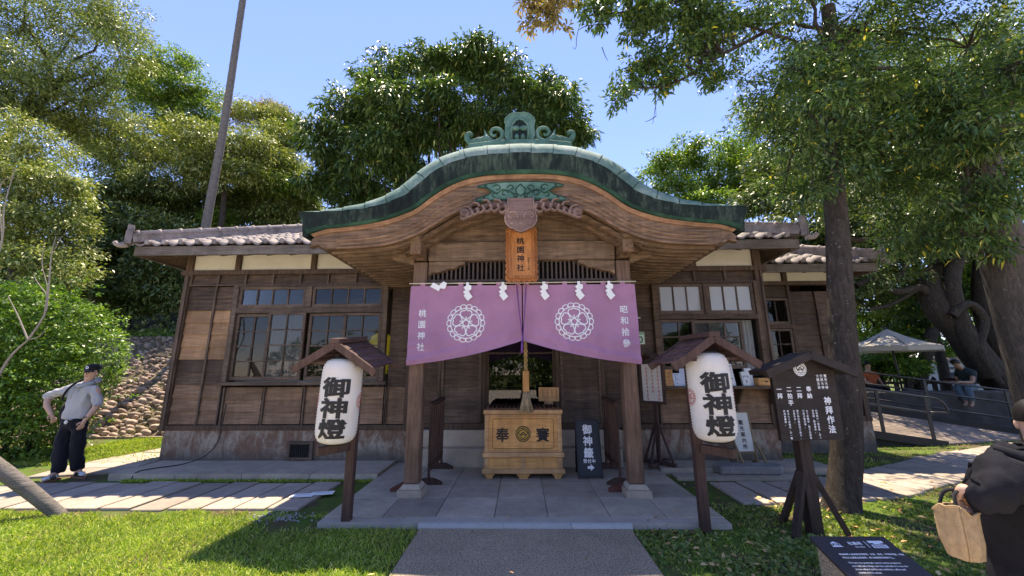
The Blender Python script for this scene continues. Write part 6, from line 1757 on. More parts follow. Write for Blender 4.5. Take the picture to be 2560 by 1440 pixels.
leaflet(3.62,6.99,.17,.38,6,'tall white brochure with a printed picture behind the east lantern', LP2, marks=[(.15,.85,.7,.08),(.15,.15,.3,.3),(.5,.3,.35,.05),(.2,.7,.6,.03)])
leaflet(3.88,6.97,.13,.24,0,'small white brochure stack with a gate drawing on the shelf', LP2, marks=[(.1,.65,.8,.06),(.15,.55,.1,.1),(.75,.55,.1,.1),(.4,.2,.2,.2)], th=.05)
leaflet(3.97,7.02,.12,.30,0,'white brochure standing behind the small brochure stack', LP2)
wb = thing('wooden_box', 'low orange wooden box at the east end of the counter shelf', 'box', (4.17,6.98,SH), CTR)
mb = MB(); mb.box(-.13,.14,-.06,.07,.001,.13); mb.build('case', BX, wb, local=True, bevel=.005); mb = MB(); mb.box(-.02,.03,-.064,-.0601,.06,.08); mb.build('slot', INK, wb, local=True)
# lit ceiling panel and hung shirt seen through the west windows
cl_ = thing('ceiling_light', 'lit square ceiling lamp inside the west room', 'light', (-2.9,8.3,3.5))
m, nt, N, L, b = new_mat('lamp_diffuser'); b.inputs['Emission Color'].default_value = (.8,.95,1,1); b.inputs['Emission Strength'].default_value = 1.6
mb = MB(); mb.box(-3.25,-2.55,8.0,8.6,3.44,3.5); mb.build('diffuser', m, cl_)
mb = MB(); mb.box(-3.27,-2.53,8.28,8.32,3.42,3.439); mb.box(-2.92,-2.88,8.0,8.6,3.425,3.439); mb.build('frame', INK, cl_)
shirt = thing('hanging_shirt', 'yellow shirt hanging behind the east panes of the west window', 'shirt', (-2.75,7.7,2.2))
mb = MB(); mb.prism([(-2.93,1.55),(-2.57,1.55),(-2.56,2.02),(-2.48,1.85),(-2.42,1.92),(-2.55,2.28),(-2.68,2.36),(-2.82,2.36),(-2.95,2.28),(-3.08,1.92),(-3.02,1.85),(-2.94,2.02)],7.68,7.74,'Y'); mb.build('cloth', plain('yellow_cloth',(.75,.55,.03),.8), shirt, bevel=.02)

# ================================================================== east garden
RW = wood('ramp_board', (.13,.10,.08),(.26,.21,.17),'X',var=.35); RS = plain('dark_steel',(.035,.033,.035),.45,metal=.3,var=.1)
rm = thing('access_ramp', 'dark-edged boarded ramp with double rails beyond the slender trunk', 'ramp', (8,9.5,0))
mb = MB(); n = 26
NA, NB2 = Vector((9.0,8.98,.05)), Vector((5.0,8.86,.64)); FA, FB = Vector((11.9,9.75,.04)), Vector((7.0,10.75,.86))
for k in range(n):
    a, c = k/n, (k+.94)/n
    p0, p1, p2, p3 = NA.lerp(NB2,a), NA.lerp(NB2,c), FA.lerp(FB,c), FA.lerp(FB,a); d = Vector((0,0,.035))
    mb.add([p0,p1,p2,p3,p0-d,p1-d,p2-d,p3-d],[(0,1,2,3),(7,6,5,4),(0,4,5,1),(1,5,6,2),(2,6,7,3),(3,7,4,0)])
mb.build('deck', RW, rm)
mb = MB(); mb.bar(NA+Vector((0,-.03,-.03)),NB2+Vector((0,-.03,-.03)),.05,.16); mb.bar(FA+Vector((0,.03,.05)),FB+Vector((0,.03,.05)),.05,.14)
mb.prism([(NA.x,0),(NB2.x,0),(NB2.x,NB2.z-.1),(NA.x,NA.z-.04)],8.98,9.0,'Y'); mb.build('edge_beam', plain('ramp_black',(.02,.017,.016),.7), rm)
def railing(A_, B_, hs, posts, hook):
    m2 = MB()
    for h in hs: m2.tube([A_+Vector((0,0,h)),B_+Vector((0,0,h))],.022,8)
    if hook: m2.tube(spline([A_+Vector((0,0,hs[0])),A_+Vector((.22,0,hs[0]-.03)),A_+Vector((.36,0,hs[0]-.14)),A_+Vector((.42,0,hs[1]-.0))],12),.022,8); m2.tube([A_+Vector((0,0,hs[1])),A_+Vector((.42,0,hs[1]))],.022,8)
    m2.build('handrail', RS, rm)
    for t in posts:
        m2 = MB(); p_ = A_.lerp(B_,t); m2.box(p_.x-.035,p_.x+.035,p_.y-.012,p_.y+.012,p_.z-.05,p_.z+hs[0]); m2.build('post', RS, rm)
railing(NA+Vector((-.25,-.02,.03)),NB2+Vector((0,-.02,0)),(.92,.60),(.0,.28,.56,.85),True)
railing(FA+Vector((.3,.02,0)),FB+Vector((0,.02,0)),(.95,.66,.30),(.12,.42,.70,.95),False)
# dark low wall the reader sits on, terrace behind
mb = MB(); mb.box(9.2,17,11.1,11.75,-.05,1.0); tag(mb.build('low_wall', plain('dark_stone_wall',(.05,.045,.042),.9,var=.4,vscale=4,bmp=.5), bevel=.03), 'dark low retaining wall behind the ramp that the reading man sits on', 'wall')
mb = MB(); mb.box(8.6,22,11.76,40,-.1,.55); tag(mb.build('terrace', ground_mat()), kind='structure')
pf = thing('picket_fence', 'dark low picket fence in front of the white garden wall', 'fence', (14,13.2,.55))
mb = MB(); x = 10.4
while x < 19: mb.prism([(x,.56),(x+.15,.56),(x+.15,1.28),(x+.075,1.36),(x,1.28)],13.18,13.21,'Y'); x += .40
mb.build('picket', DBZ, pf)
for z in (.80,1.12):
    mb = MB(); mb.box(10.2,19.2,13.215,13.25,z,z+.08); mb.build('rail', DB, pf)
ww = thing('garden_wall', 'white garden wall with a tiled coping and a small hanging plate beyond the fence', 'wall', (16.5,16,.55))
mb = MB(); mb.box(15.6,21,16.0,16.2,.55,1.86); mb.build('wall', plain('white_wall',(.62,.63,.60),.9,var=.06), ww)
mb = MB(); mb.prism([(15.85,1.861),(16.35,1.861),(16.1,2.05)],15.5,21.1,'X'); mb.build('coping', TILE, ww)
mb = MB(); mb.box(16.45,17.15,15.94,15.97,1.28,1.46); mb.box(16.35,17.3,15.9,15.98,1.60,1.66); mb.tube([(16.55,15.95,1.46),(16.55,15.95,1.6)],.01,5); mb.tube([(17.05,15.95,1.46),(17.05,15.95,1.6)],.01,5); mb.build('hanging_plate', plain('slate_plate',(.06,.06,.09),.6), ww)
# parasol
um = thing('parasol', 'pale square parasol dappled with leaf shade on the garden terrace', 'parasol', (10.85,11.9,.55))
ux, uy = 10.98, 11.95
PC_ = cloth_mat('parasol_canvas', (.45,.41,.35))
mb = MB(); rim = []
for k in range(8):
    a = math.pi/8+k*math.pi/4; rr = 1.22
    rim.append(Vector((ux+rr*math.cos(a), uy+rr*math.sin(a)*.9, 2.24-.02*(k%2))))
ap = Vector((ux,uy,2.78))
for k in range(8):
    p_, q_ = rim[k], rim[(k+1)%8]
    rows = []
    for i in range(7):
        t = i/6; row = []
        for j in range(5):
            s = j/4; e = p_.lerp(q_,s); v = ap.lerp(e,t); v.z -= .06*math.sin(math.pi*t)+.05*math.sin(math.pi*s)*t*t*-.3; row.append(v)
        rows.append(row)
    mb.add([v for r_ in rows for v in r_],[(i*5+j,i*5+j+1,(i+1)*5+j+1,(i+1)*5+j) for i in range(6) for j in range(4)],0,True)
    mb.add([p_,q_,q_-Vector((0,0,.13)),p_-Vector((0,0,.13))],[(0,1,2,3)],0)
mb.build('canopy', PC_, um, fix=False)
mb = MB(); mb.tube([(ux+.12,uy,.55),(ux,uy,2.84)],.026,8); mb.build('pole', RS, um)
mb = MB()
for k in range(8): mb.tube([(ux,uy,2.70), tuple(rim[k]+Vector((0,0,-.01)))],.010,5)
mb.build('rib', RS, um)
# ================================================================== people
SKIN = plain('skin', (.52,.32,.23), .55, var=.05, spec=.35); HAIR = plain('black_hair', (.012,.010,.009), .45, var=.2)
def skin_mesh(name, nodes, edges, mat, parent, sub=2, local=False):
    """one continuous surface grown round a skeleton: nodes {key: (position, radius)}"""
    keys = list(nodes); ix = {k: i for i, k in enumerate(keys)}
    me = bpy.data.meshes.new(name); me.from_pydata([tuple(nodes[k][0]) for k in keys], [(ix[a], ix[c]) for a, c in edges], [])
    o = bpy.data.objects.new(name, me); C.objects.link(o)
    o.modifiers.new('skin', 'SKIN'); 
    sv = me.skin_vertices[0].data
    for k in keys:
        r_ = nodes[k][1]; sv[ix[k]].radius = r_ if hasattr(r_, '__len__') else (r_, r_)
    sv[0].use_root = True
    s = o.modifiers.new('smooth', 'SUBSURF'); s.levels = sub; s.render_levels = sub
    ev = bpy.data.meshes.new_from_object(o.evaluated_get(bpy.context.evaluated_depsgraph_get()))
    C.objects.unlink(o); bpy.data.objects.remove(o)
    ev.name = name; ev.materials.clear(); ev.materials.append(mat)
    ev.polygons.foreach_set('use_smooth', [True]*len(ev.polygons))
    o = bpy.data.objects.new(name, ev); C.objects.link(o); put(o, parent, local); return o
def rumple(o, amp, f):
    for v in o.data.vertices:
        p = v.co; v.co = p + v.normal*amp*(mnoise.noise((p.x*f, p.y*f, p.z*f*.6))-.15)
    o.data.update()
def chain(*ks): return list(zip(ks[:-1], ks[1:]))
def V3(*a): return Vector(a)
def hand(nodes, edges, wrist, key, d, side, curl=.5, s=1.0):
    """palm and five bent fingers growing from the wrist node; d points along the hand, side across the knuckles (towards the thumb)"""
    d = Vector(d).normalized(); side = Vector(side).normalized(); n = d.cross(side).normalized()
    w0 = Vector(wrist)
    nodes[key+'p'] = (w0+d*.055*s, (.030*s,.020*s)); edges.append((key, key+'p'))
    for i, (o, ln) in enumerate(((.026,.072),(.009,.082),(-.009,.076),(-.026,.060))):
        k = key+'f%d' % i
        a = w0+d*.092*s+side*o*s
        b_ = a+(d*math.cos(curl*.6)+n*math.sin(curl*.6))*ln*.5*s; c = b_+(d*math.cos(curl*1.5)+n*math.sin(curl*1.5))*ln*.5*s
        nodes[k+'a'] = (a, .0105*s); nodes[k+'b'] = (b_, .0095*s); nodes[k+'c'] = (c, .0075*s)
        edges += [(key+'p', k+'a'), (k+'a', k+'b'), (k+'b', k+'c')]
    a = w0+d*.04*s+side*.032*s; b_ = a+(d*.7+side*.7).normalized()*.035*s; c = b_+(d*.95+n*.2).normalized()*.03*s
    nodes[key+'ta'] = (a, .012*s); nodes[key+'tb'] = (b_, .0105*s); nodes[key+'tc'] = (c, .008*s)
    edges += [(key+'p', key+'ta'), (key+'ta', key+'tb'), (key+'tb', key+'tc')]

# ---- standing man in a grey hoodie on the west path
px0 = Vector((-7.02, 6.32, 0))
mn = thing('person', 'standing man in pale grey hoodie, dark baggy trousers and black cap beside the hedge', 'person', tuple(px0))
def man(x, y, z): return px0+Vector((x, y, z+.038))
neck = man(.045,0,1.42); head = man(.075,-.02,1.565)
nd = {'pel': (man(-.06,.02,.86), .09), 'sp': (man(-.03,.01,1.08), .09), 'ch': (man(.0,.01,1.28), .10), 'nk': (man(.05,-.005,1.43), .052), 'hd0': (man(.068,-.015,1.50), (.066,.074)), 'hd1': (man(.08,-.012,1.575), (.079,.092)), 'hd2': (man(.085,.0,1.645), (.068,.082)),
      'ls': (man(-.17,.0,1.35), .06), 'le': (man(-.60+.03,.02,1.22), .047), 'lm': (man(-.52,-.03,1.07), .043), 'lw': (man(-.385,-.06,.945), .030),
      'rs': (man(.20,.0,1.33), .06), 're': (man(.265,.02,1.08), .045), 'rm': (man(.255,-.04,.96), .042), 'rw': (man(.225,-.09,.855), .028),
      'lh': (man(-.14,.02,.80), .075), 'lk': (man(-.13,-.03,.45), .058), 'la': (man(-.10,-.02,.09), .042), 'lt': (man(-.085,-.16,.03), .036),
      'rh': (man(.03,.03,.80), .075), 'rk': (man(.065,.03,.45), .058), 'ra': (man(.02,.14,.09), .042), 'rt': (man(.13,.09,.03), .036)}
ed = chain('pel','sp','ch','nk','hd0','hd1','hd2')+chain('ch','ls','le','lm','lw')+chain('ch','rs','re','rm','rw')+chain('pel','lh','lk','la','lt')+chain('pel','rh','rk','ra','rt')
hand(nd, ed, nd['lw'][0], 'lw', (.55,.1,-.75), (-.2,-.95,0), .7); hand(nd, ed, nd['rw'][0], 'rw', (-.25,-.12,-.95), (-.5,-.8,.1), .45)
skin_mesh('body', nd, ed, SKIN, mn)
HOOD = cloth_mat('grey_fleece', (.50,.52,.55)); HOODD = cloth_mat('grey_fleece_rib', (.40,.42,.45))
hn = {'w0': (man(-.06,.02,.83), (.175,.14)), 'w': (man(-.06,.02,.90), (.182,.145)), 'b': (man(-.045,.02,1.06), (.18,.138)), 'c': (man(.0,.01,1.24), (.178,.125)), 'u': (man(.03,.005,1.38), (.115,.10)),
      'ls': (man(-.17,.0,1.33), .088), 'lu': (man(-.37,.01,1.28), .076), 'le': (man(-.565,.02,1.225), .070), 'lf': (man(-.545,-.01,1.145), .070),
      'rs': (man(.18,.0,1.32), .085), 'ru': (man(.235,.01,1.18), .074), 're': (man(.26,.02,1.08), .070), 'rf': (man(.265,-.01,1.02), .068)}
skin_mesh('hoodie', hn, chain('w0','w','b','c','u')+chain('c','ls','lu','le','lf')+chain('c','rs','ru','re','rf'), HOOD, mn, sub=3)
rumple(bpy.data.objects['hoodie'], .03, 10); rumple(bpy.data.objects['hoodie'], .012, 24)
mb = MB()   # hood folded round the neck, drawstrings, hem
ring = [man(.045+.098*math.cos(a), .0+.105*math.sin(a), 1.405+.04*math.sin(a)+.015*math.cos(a)) for a in [2*math.pi*i/20 for i in range(21)]]
mb.tube(ring, [.036+.022*max(0, math.sin(2*math.pi*i/20)) for i in range(21)], 8)
mb.tube([man(.0,-.13,1.36), man(-.005,-.155,1.24), man(-.005,-.16,1.17)], .005, 5); mb.tube([man(.09,-.13,1.36), man(.09,-.15,1.28)], .005, 5)
mb.build('hood', HOODD, mn)
TR = cloth_mat('navy_trousers', (.013,.015,.024))
tn = {'w': (man(-.06,.02,.93), (.165,.125)), 'p': (man(-.06,.02,.84), (.165,.13)), 'lh': (man(-.13,.01,.74), .118), 'lk': (man(-.125,-.02,.45), .108), 'la': (man(-.105,-.02,.12), .096), 'lb': (man(-.10,-.02,.045), .088),
      'rh': (man(.02,.03,.74), .118), 'rk': (man(.05,.04,.45), .108), 'ra': (man(.02,.13,.12), .094), 'rb': (man(.02,.14,.06), .085)}
skin_mesh('trousers', tn, chain('w','p')+chain('p','lh','lk','la','lb')+chain('p','rh','rk','ra','rb'), TR, mn, sub=3)
rumple(bpy.data.objects['trousers'], .035, 8); rumple(bpy.data.objects['trousers'], .012, 20)
SHOE = plain('shoe_white', (.62,.62,.60), .6, var=.1); SOLE = plain('shoe_sole', (.22,.10,.06), .7)
for (ax, ay, tx, ty) in ((-.10,-.04,-.07,-.27),(.03,.13,.25,.06)):
    a = man(ax,ay,.0); c = man(tx,ty,.0); d = (c-a).normalized(); sd_ = Vector((-d.y,d.x,0))
    sn = {'h': (a+Vector((0,0,.03))-d*.03, (.042,.038)), 'm': (a+d*.09+Vector((0,0,.028)), (.044,.036)), 't': (a+d*.20+Vector((0,0,.018)), (.040,.024))}
    o = skin_mesh('shoe', sn, chain('h','m','t'), SHOE, mn)
    mb = MB(); mb.prism([tuple((a+d*u+sd_*w_).to_2d()) for u, w_ in ((-.075,-.03),(0,-.044),(.12,-.05),(.22,-.04),(.245,0),(.22,.04),(.12,.05),(0,.044),(-.075,.03))], a.z-.040, a.z-.012, 'Z'); mb.build('sole', SOLE, o, bevel=.006)
    mb = MB()
    for u in (.05,.08,.11): mb.bar(a+d*u+sd_*.046+Vector((0,0,.005)), a+d*(u+.02)+sd_*.040+Vector((0,0,.05)), .008, .012); mb.bar(a+d*u-sd_*.046+Vector((0,0,.005)), a+d*(u+.02)-sd_*.040+Vector((0,0,.05)), .008, .012)
    mb.build('stripe', INK, o)
CAPM = cloth_mat('black_cap_cloth', (.018,.018,.020)); 
Mh = Matrix.Translation(man(.085,-.008,1.62)) @ Matrix.Rotation(R(12), 4, 'Z') @ Matrix.Rotation(R(6), 4, 'X')
mb = MB()
mb.grid(lambda u, v: Mh @ Vector((.098*math.cos(2*math.pi*u)*math.cos(v*math.pi/2)**.75, .110*math.sin(2*math.pi*u)*math.cos(v*math.pi/2)**.75, .095*math.sin(v*math.pi/2)+.0)), 28, 8)
mb.grid(lambda u, v: Mh @ Vector((.090*math.sin((u-.5)*2.6)*(1+.05*v), -.075-.105*v*math.cos((u-.5)*2.2), .008-.012*v-.028*(2*u-1)**2)), 14, 5)
cp_ = mb.build('cap', CAPM, mn, fix=False)
V, Fc = glyph('D', .06); f_ = Flat().add(([(x*.052-.017, y*.052, z) for x, y, z in V], Fc)); f_.build('lettering', WHITE_P, lambda a, c: Mh @ Vector((a, -.1115+.3*c*c*3, .022+c)), cp_)
mb = MB()
Mf = Matrix.Translation(man(.078,-.012,1.555)) @ Matrix.Rotation(R(12), 4, 'Z')
for s in (-1,1): mb.ball(Mf @ Vector((s*.03,-.082,.018)), (.012,.006,.006), 8, 5); mb.bar(Mf @ Vector((s*.016,-.087,.034)), Mf @ Vector((s*.047,-.078,.035)), .006, .006)
mb.build('eye', HAIR, mn)
mb = MB(); mb.ball(Mf @ Vector((0,-.094,-.008)), (.013,.014,.020), 8, 6); mb.ball(Mf @ Vector((.079,0,.0)), (.010,.018,.028), 7, 5); mb.ball(Mf @ Vector((-.079,0,.0)), (.010,.018,.028), 7, 5); mb.build('nose_and_ear', SKIN, mn)
mb = MB(); mb.ball(Mf @ Vector((0,-.083,-.045)), (.020,.006,.006), 8, 5); mb.build('mouth', plain('lips', (.35,.13,.11), .5), mn)
mb = MB(); mb.ball(Mf @ Vector((0,.012,.035)), (.083,.090,.055), 12, 7); mb.build('hair', HAIR, mn)
mb = MB(); mb.ball(man(.0,-.155,.825), (.030,.014,.030), 8, 6); mb.build('belt_charm', SHOE, mn)
mb = MB(); mb.tube([man(.22+.034*math.cos(a), -.075+.034*math.sin(a), .885+.01*math.cos(a)) for a in [2*math.pi*i/12 for i in range(13)]], .009, 5); mb.build('wristwatch', INK, mn)
bg_ = thing('shoulder_bag', 'black shoulder bag worn at the standing man\u2019s back', 'bag', tuple(man(-.36,.10,.95)))
mb = MB(); mb.ball(man(-.33,.13,.94), (.11,.08,.20), 12, 8); mb.build('body', CAPM, bg_)
mb = MB(); mb.tube(spline([man(-.28,.08,1.10), man(-.20,-.10,1.16), man(-.10,-.15,1.30), man(-.03,-.10,1.42), man(-.02,.03,1.46), man(-.10,.12,1.3), man(-.25,.16,1.1)], 24), .016, 6, flat=.5); mb.build('strap', CAPM, bg_)

# ---- woman in a black hooded coat at the east edge, seen from behind
wp = Vector((2.34, 1.93, 0))
wm = thing('person', 'person in a black hooded coat seen from behind at the east edge with a bag', 'person', tuple(wp))
def wo(x, y, z): return wp+Vector((x, y, z))
nd = {'pel': (wo(.03,.02,.80), .10), 'ch': (wo(.02,.02,1.10), .10), 'nk': (wo(.06,.03,1.25), .05), 'h0': (wo(.09,.06,1.31), (.058,.062)), 'h1': (wo(.095,.055,1.365), (.070,.078)), 'h2': (wo(.095,.04,1.415), (.056,.066)),
      'ls': (wo(-.16,.01,1.16), .035), 'le': (wo(-.35,-.045,1.055), .028), 'lw': (wo(-.39,.0,1.085), .026), 'rs': (wo(.22,.03,1.15), .05), 're': (wo(.32,.03,.92), .04), 'rw': (wo(.33,.12,.75), .028),
      'lh': (wo(-.04,.05,.76), .07), 'lk': (wo(-.05,.06,.42), .055), 'la': (wo(-.07,.0,.08), .045), 'lt': (wo(-.07,.14,.035), .04), 'rh': (wo(.12,.02,.76), .08), 'rk': (wo(.12,.05,.42), .06), 'ra': (wo(.12,.0,.08), .045), 'rt': (wo(.12,.14,.035), .04)}
ed = chain('pel','ch','nk','h0','h1','h2')+chain('ch','ls','le','lw')+chain('ch','rs','re','rw')+chain('pel','lh','lk','la','lt')+chain('pel','rh','rk','ra','rt')
hand(nd, ed, nd['lw'][0], 'lw', (.1,.35,-.9), (.9,.3,0), 1.1, .78); hand(nd, ed, nd['rw'][0], 'rw', (.05,.3,-.95), (-.9,.2,0), .5, .9)
skin_mesh('body', nd, ed, SKIN, wm)
COAT = plain('black_coat', (.017,.017,.021), .95, spec=.05, var=.2, vscale=14, bmp=.25, bscale=140)
cn = {'hem': (wo(.05,.02,.14), (.31,.26)), 'w': (wo(.035,.02,.70), (.315,.25)), 'b': (wo(.02,.02,.95), (.292,.225)), 'c': (wo(.03,.02,1.13), (.21,.16)), 'u': (wo(.02,.02,1.235), (.11,.10)),
      'ls': (wo(-.16,.0,1.165), .098), 'lu': (wo(-.27,-.03,1.105), .094), 'le': (wo(-.355,-.04,1.05), .080), 'lf': (wo(-.392,.005,1.075), .058),
      'rs': (wo(.24,.03,1.15), .10), 'ru': (wo(.32,.03,1.0), .095), 'rf': (wo(.335,.08,.82), .065)}
co_ = skin_mesh('coat', cn, chain('hem','w','b','c','u')+chain('c','ls','lu','le','lf')+chain('c','rs','ru','rf'), COAT, wm, sub=3)
rumple(co_, .034, 7); rumple(co_, .018, 17); rumple(co_, .007, 40)
HDM = plain('black_hood', (.021,.021,.026), .95, spec=.05, var=.2, vscale=14, bmp=.25, bscale=140)
mb = MB()   # hood lying on the back, with folds
for k, (r_, z, t_) in enumerate(((.155,1.235,.030),(.175,1.195,.036),(.165,1.15,.032))):
    pts = [wo(.01+r_*math.cos(a)*1.05, .0+r_*math.sin(a)*.95-.02*k, z+.035*math.sin(a)-.05*max(0,-math.sin(a))*k*.5) for a in [math.pi*(.92+1.16*i/18) for i in range(19)]]
    mb.tube(pts, [t_*(.5+.5*math.sin(math.pi*i/18)) for i in range(19)], 8)
mb.build('hood', HDM, wm)
mb = MB()
Mw = Matrix.Translation(wo(.092,.040,1.385)) @ Matrix.Rotation(R(-48),4,'Z') @ Matrix.Scale(.90,4)
mb.grid(lambda u, v: Mw @ Vector(((.088+.003*math.sin(40*u))*math.cos(2*math.pi*u)*math.sin(.02+v*1.75), (.100)*math.sin(2*math.pi*u)*math.sin(.02+v*1.75)-.008, .088*math.cos(.02+v*1.75)+(-.045 if False else 0)-.05*max(0,v-.7)*(1 if math.sin(2*math.pi*u) < .25 else -1))), 40, 12)
mb.build('hair', HAIR, wm, fix=False)
mb = MB(); mb.ball(wo(.050,.098,1.338), (.016,.012,.024), 8, 6); mb.build('ear', SKIN, wm); mb = MB(); mb.ball(wo(.153,.104,1.335), (.012,.013,.018), 7, 5); mb.build('nose', SKIN, wm)
tb = thing('tote_bag', 'tan burlap tote bag with black handles held by the person in black', 'bag', tuple(wo(-.47,-.05,.78)))
BUR = plain('burlap', (.36,.25,.14), .95, var=.18, vscale=40, bmp=.5, bscale=220)
def bagpt(u, v):
    a = 2*math.pi*u; ca, sa = math.cos(a), math.sin(a)
    k = .80+.20*min(1, v*3) if v < .33 else 1
    sq = 1/max(abs(ca), abs(sa))**.55
    wv = 1+.06*math.sin(3*a+v*2)+.03*math.sin(7*a-3*v)
    x = (.062*k*sq*ca*wv)*(1-.04*math.sin(v*3.1)); y = (.055*k*sq*sa*wv); z = .815+.20*v+(.018*math.sin(2*a+.6)+.008*math.sin(5*a))*v**3
    return wo(-.405, .02, 0)+Vector((x, y, z-.02))
mb = MB(); mb.grid(bagpt, 40, 14); mb.grid(lambda u, v: bagpt(u, 1-v*.9)+ (wo(-.405,.02,.9)-bagpt(u, .5))*.04, 40, 8); mb.add([bagpt(i/40, 0) for i in range(40)], [tuple(range(40))])
mb.build('sack', BUR, tb, fix=False)
mb = MB()
for y in (-.04, .04): mb.tube(spline([wo(-.440,.02+y,.985), wo(-.425,.02+y*.6,1.05), wo(-.395,.01+y*.3,1.07), wo(-.375,.02+y*.6,1.05), wo(-.365,.02+y,.985)], 16), .009, 6, flat=.6)
mb.build('handle', CAPM, tb)
mb = MB(); mb.tube([bagpt(i/40, 1.0) for i in range(41)], .005, 5); mb.tube([bagpt(.66, v/10)+Vector((0,-.003,0)) for v in range(11)], .0035, 4); mb.build('seam', BUR, tb)

# ---- man reading on the low wall, and a visitor in orange
sp0 = Vector((12.2, 11.25, 1.0))
sm = thing('person', 'dark-haired man in a dark teal shirt and jeans sitting bent over on the low wall', 'person', tuple(sp0))
def si(x, y, z): return sp0+Vector((x, y, z))
nd = {'pel': (si(.05,.05,.10), .10), 'sp': (si(.06,.02,.32), .10), 'ch': (si(-.02,-.02,.50), .11), 'nk': (si(-.16,-.05,.63), .05), 'h0': (si(-.22,-.07,.67), (.07,.075)), 'h1': (si(-.27,-.08,.73), (.08,.09)), 'h2': (si(-.28,-.07,.80), (.07,.08)),
      'ls': (si(-.02,-.20,.50), .065), 'le': (si(-.14,-.26,.24), .048), 'lw': (si(-.40,-.24,.24), .033), 'rs': (si(.0,.17,.50), .065), 're': (si(-.12,.18,.24), .048), 'rw': (si(-.38,.06,.24), .033),
      'lh': (si(.0,-.08,.09), .085), 'lk': (si(-.34,-.30,.10), .066), 'la': (si(-.36,-.33,-.32), .045), 'lt': (si(-.48,-.37,-.38), .04), 'rh': (si(.02,.10,.09), .085), 'rk': (si(-.40,-.08,.12), .066), 'ra': (si(-.42,-.26,-.30), .045), 'rt': (si(-.54,-.28,-.36), .04)}
ed = chain('pel','sp','ch','nk','h0','h1','h2')+chain('ch','ls','le','lw')+chain('ch','rs','re','rw')+chain('pel','lh','lk','la','lt')+chain('pel','rh','rk','ra','rt')
hand(nd, ed, nd['lw'][0], 'lw', (-.9,.1,.1), (0,.2,.9), .8); hand(nd, ed, nd['rw'][0], 'rw', (-.9,-.1,.1), (0,-.2,.9), .8)
skin_mesh('body', nd, ed, plain('tanned_skin', (.33,.19,.13), .55), sm)
TEAL = cloth_mat('teal_shirt', (.022,.045,.052)); JEAN = cloth_mat('blue_jeans', (.10,.16,.21))
skin_mesh('shirt', {'w': (si(.05,.04,.12), (.17,.15)), 'b': (si(.07,.02,.32), (.17,.16)), 'c': (si(-.02,-.02,.50), (.17,.15)), 'u': (si(-.13,-.04,.60), .085), 'ls': (si(-.02,-.20,.49), .095), 'le': (si(-.08,-.24,.34), .08), 'rs': (si(.0,.17,.49), .095), 're': (si(-.07,.18,.34), .08)}, chain('w','b','c','u')+chain('c','ls','le')+chain('c','rs','re'), TEAL, sm)
skin_mesh('trousers', {'p': (si(.04,.04,.10), (.16,.13)), 'lh': (si(.0,-.10,.095), .105), 'lk': (si(-.34,-.30,.10), .09), 'la': (si(-.36,-.33,-.26), .075), 'rh': (si(.02,.12,.095), .105), 'rk': (si(-.40,-.08,.12), .09), 'ra': (si(-.42,-.26,-.24), .075)}, chain('p','lh','lk','la')+chain('p','rh','rk','ra'), JEAN, sm)
mb = MB(); mb.ball(si(-.265,-.065,.775), (.098,.10,.085), 12, 8); mb.build('hair', HAIR, sm)
bk = MB(); M = Matrix.Translation(si(-.50,-.10,.30)) @ Matrix.Rotation(R(35), 4, 'Y'); bk.box(-.10,.0,-.14,.14,-.01,.01,M=M); bk.box(0,.10,-.14,.14,-.01,.01,M=M @ Matrix.Rotation(R(-25),4,'Y'))
tag(bk.build('open_folder', plain('dark_folder', (.04,.035,.035), .7)), 'dark open folder held by the man on the low wall', 'folder')
op = Vector((11.1, 13.0, .55))
om = thing('person', 'visitor in an orange top half hidden behind the slender trunk', 'person', tuple(op))
def oo(x, y, z): return op+Vector((x, y, z))
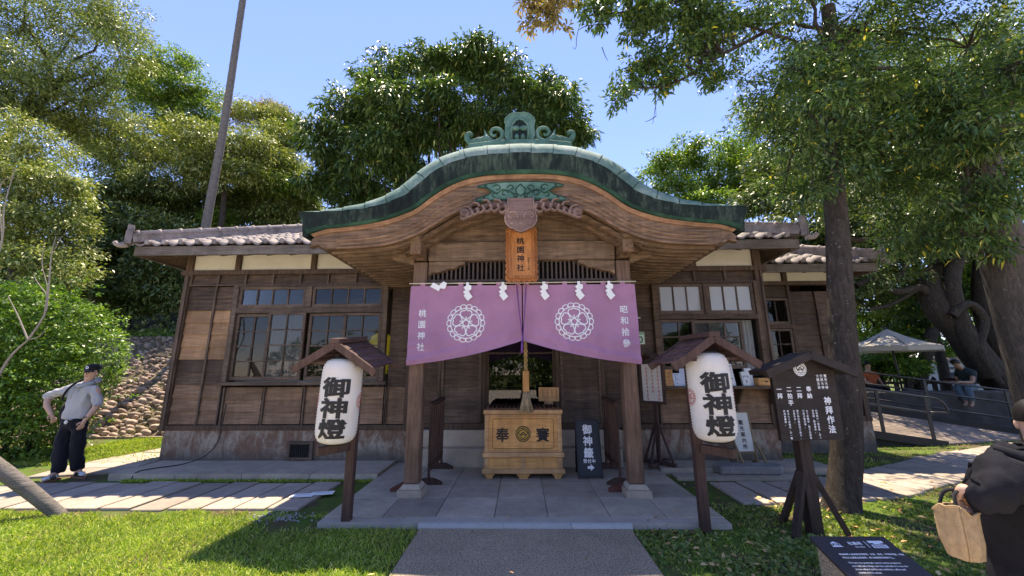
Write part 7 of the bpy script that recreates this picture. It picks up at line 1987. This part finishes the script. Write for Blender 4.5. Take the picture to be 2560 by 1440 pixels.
nd = {'pel': (oo(0,0,.50), .10), 'ch': (oo(0,0,.88), .11), 'nk': (oo(0,0,1.04), .05), 'h0': (oo(0,-.01,1.10), .072), 'h1': (oo(0,-.01,1.18), .082), 'h2': (oo(0,0,1.25), .068), 'ls': (oo(-.19,0,.92), .06), 'le': (oo(-.24,-.08,.68), .045), 'lw': (oo(-.15,-.24,.58), .032), 'rs': (oo(.19,0,.92), .06), 're': (oo(.24,-.08,.68), .045), 'rw': (oo(.15,-.24,.58), .032),
      'lh': (oo(-.10,0,.47), .085), 'lk': (oo(-.12,-.42,.48), .065), 'la': (oo(-.12,-.42,.06), .045), 'lt': (oo(-.12,-.55,.03), .04), 'rh': (oo(.10,0,.47), .085), 'rk': (oo(.12,-.42,.48), .065), 'ra': (oo(.12,-.42,.06), .045), 'rt': (oo(.12,-.55,.03), .04)}
ed = chain('pel','ch','nk','h0','h1','h2')+chain('ch','ls','le','lw')+chain('ch','rs','re','rw')+chain('pel','lh','lk','la','lt')+chain('pel','rh','rk','ra','rt')
hand(nd, ed, nd['lw'][0], 'lw', (.2,-.9,-.2), (.9,.2,0), .6); hand(nd, ed, nd['rw'][0], 'rw', (-.2,-.9,-.2), (-.9,.2,0), .6)
skin_mesh('body', nd, ed, SKIN, om)
skin_mesh('shirt', {'w': (oo(0,0,.48), (.17,.14)), 'c': (oo(0,0,.84), (.18,.14)), 'u': (oo(0,0,.99), .08), 'ls': (oo(-.19,0,.91), .085), 'le': (oo(-.23,-.05,.76), .07), 'rs': (oo(.19,0,.91), .085), 're': (oo(.23,-.05,.76), .07)}, chain('w','c','u')+chain('c','ls','le')+chain('c','rs','re'), cloth_mat('orange_shirt', (.62,.16,.07)), om)
skin_mesh('trousers', {'p': (oo(0,0,.46), (.17,.13)), 'lh': (oo(-.10,-.05,.46), .10), 'lk': (oo(-.12,-.42,.48), .085), 'la': (oo(-.12,-.42,.12), .07), 'rh': (oo(.10,-.05,.46), .10), 'rk': (oo(.12,-.42,.48), .085), 'ra': (oo(.12,-.42,.12), .07)}, chain('p','lh','lk','la')+chain('p','rh','rk','ra'), TR, om)
mb = MB(); mb.ball(oo(0,.012,1.215), (.092,.095,.09), 12, 8); mb.build('hair', HAIR, om)
sb2 = MB(); sb2.box(10.85,11.35,12.85,13.15,.551,.96); tag(sb2.build('stool', DB, bevel=.02), 'dark block seat under the visitor in orange', 'seat')
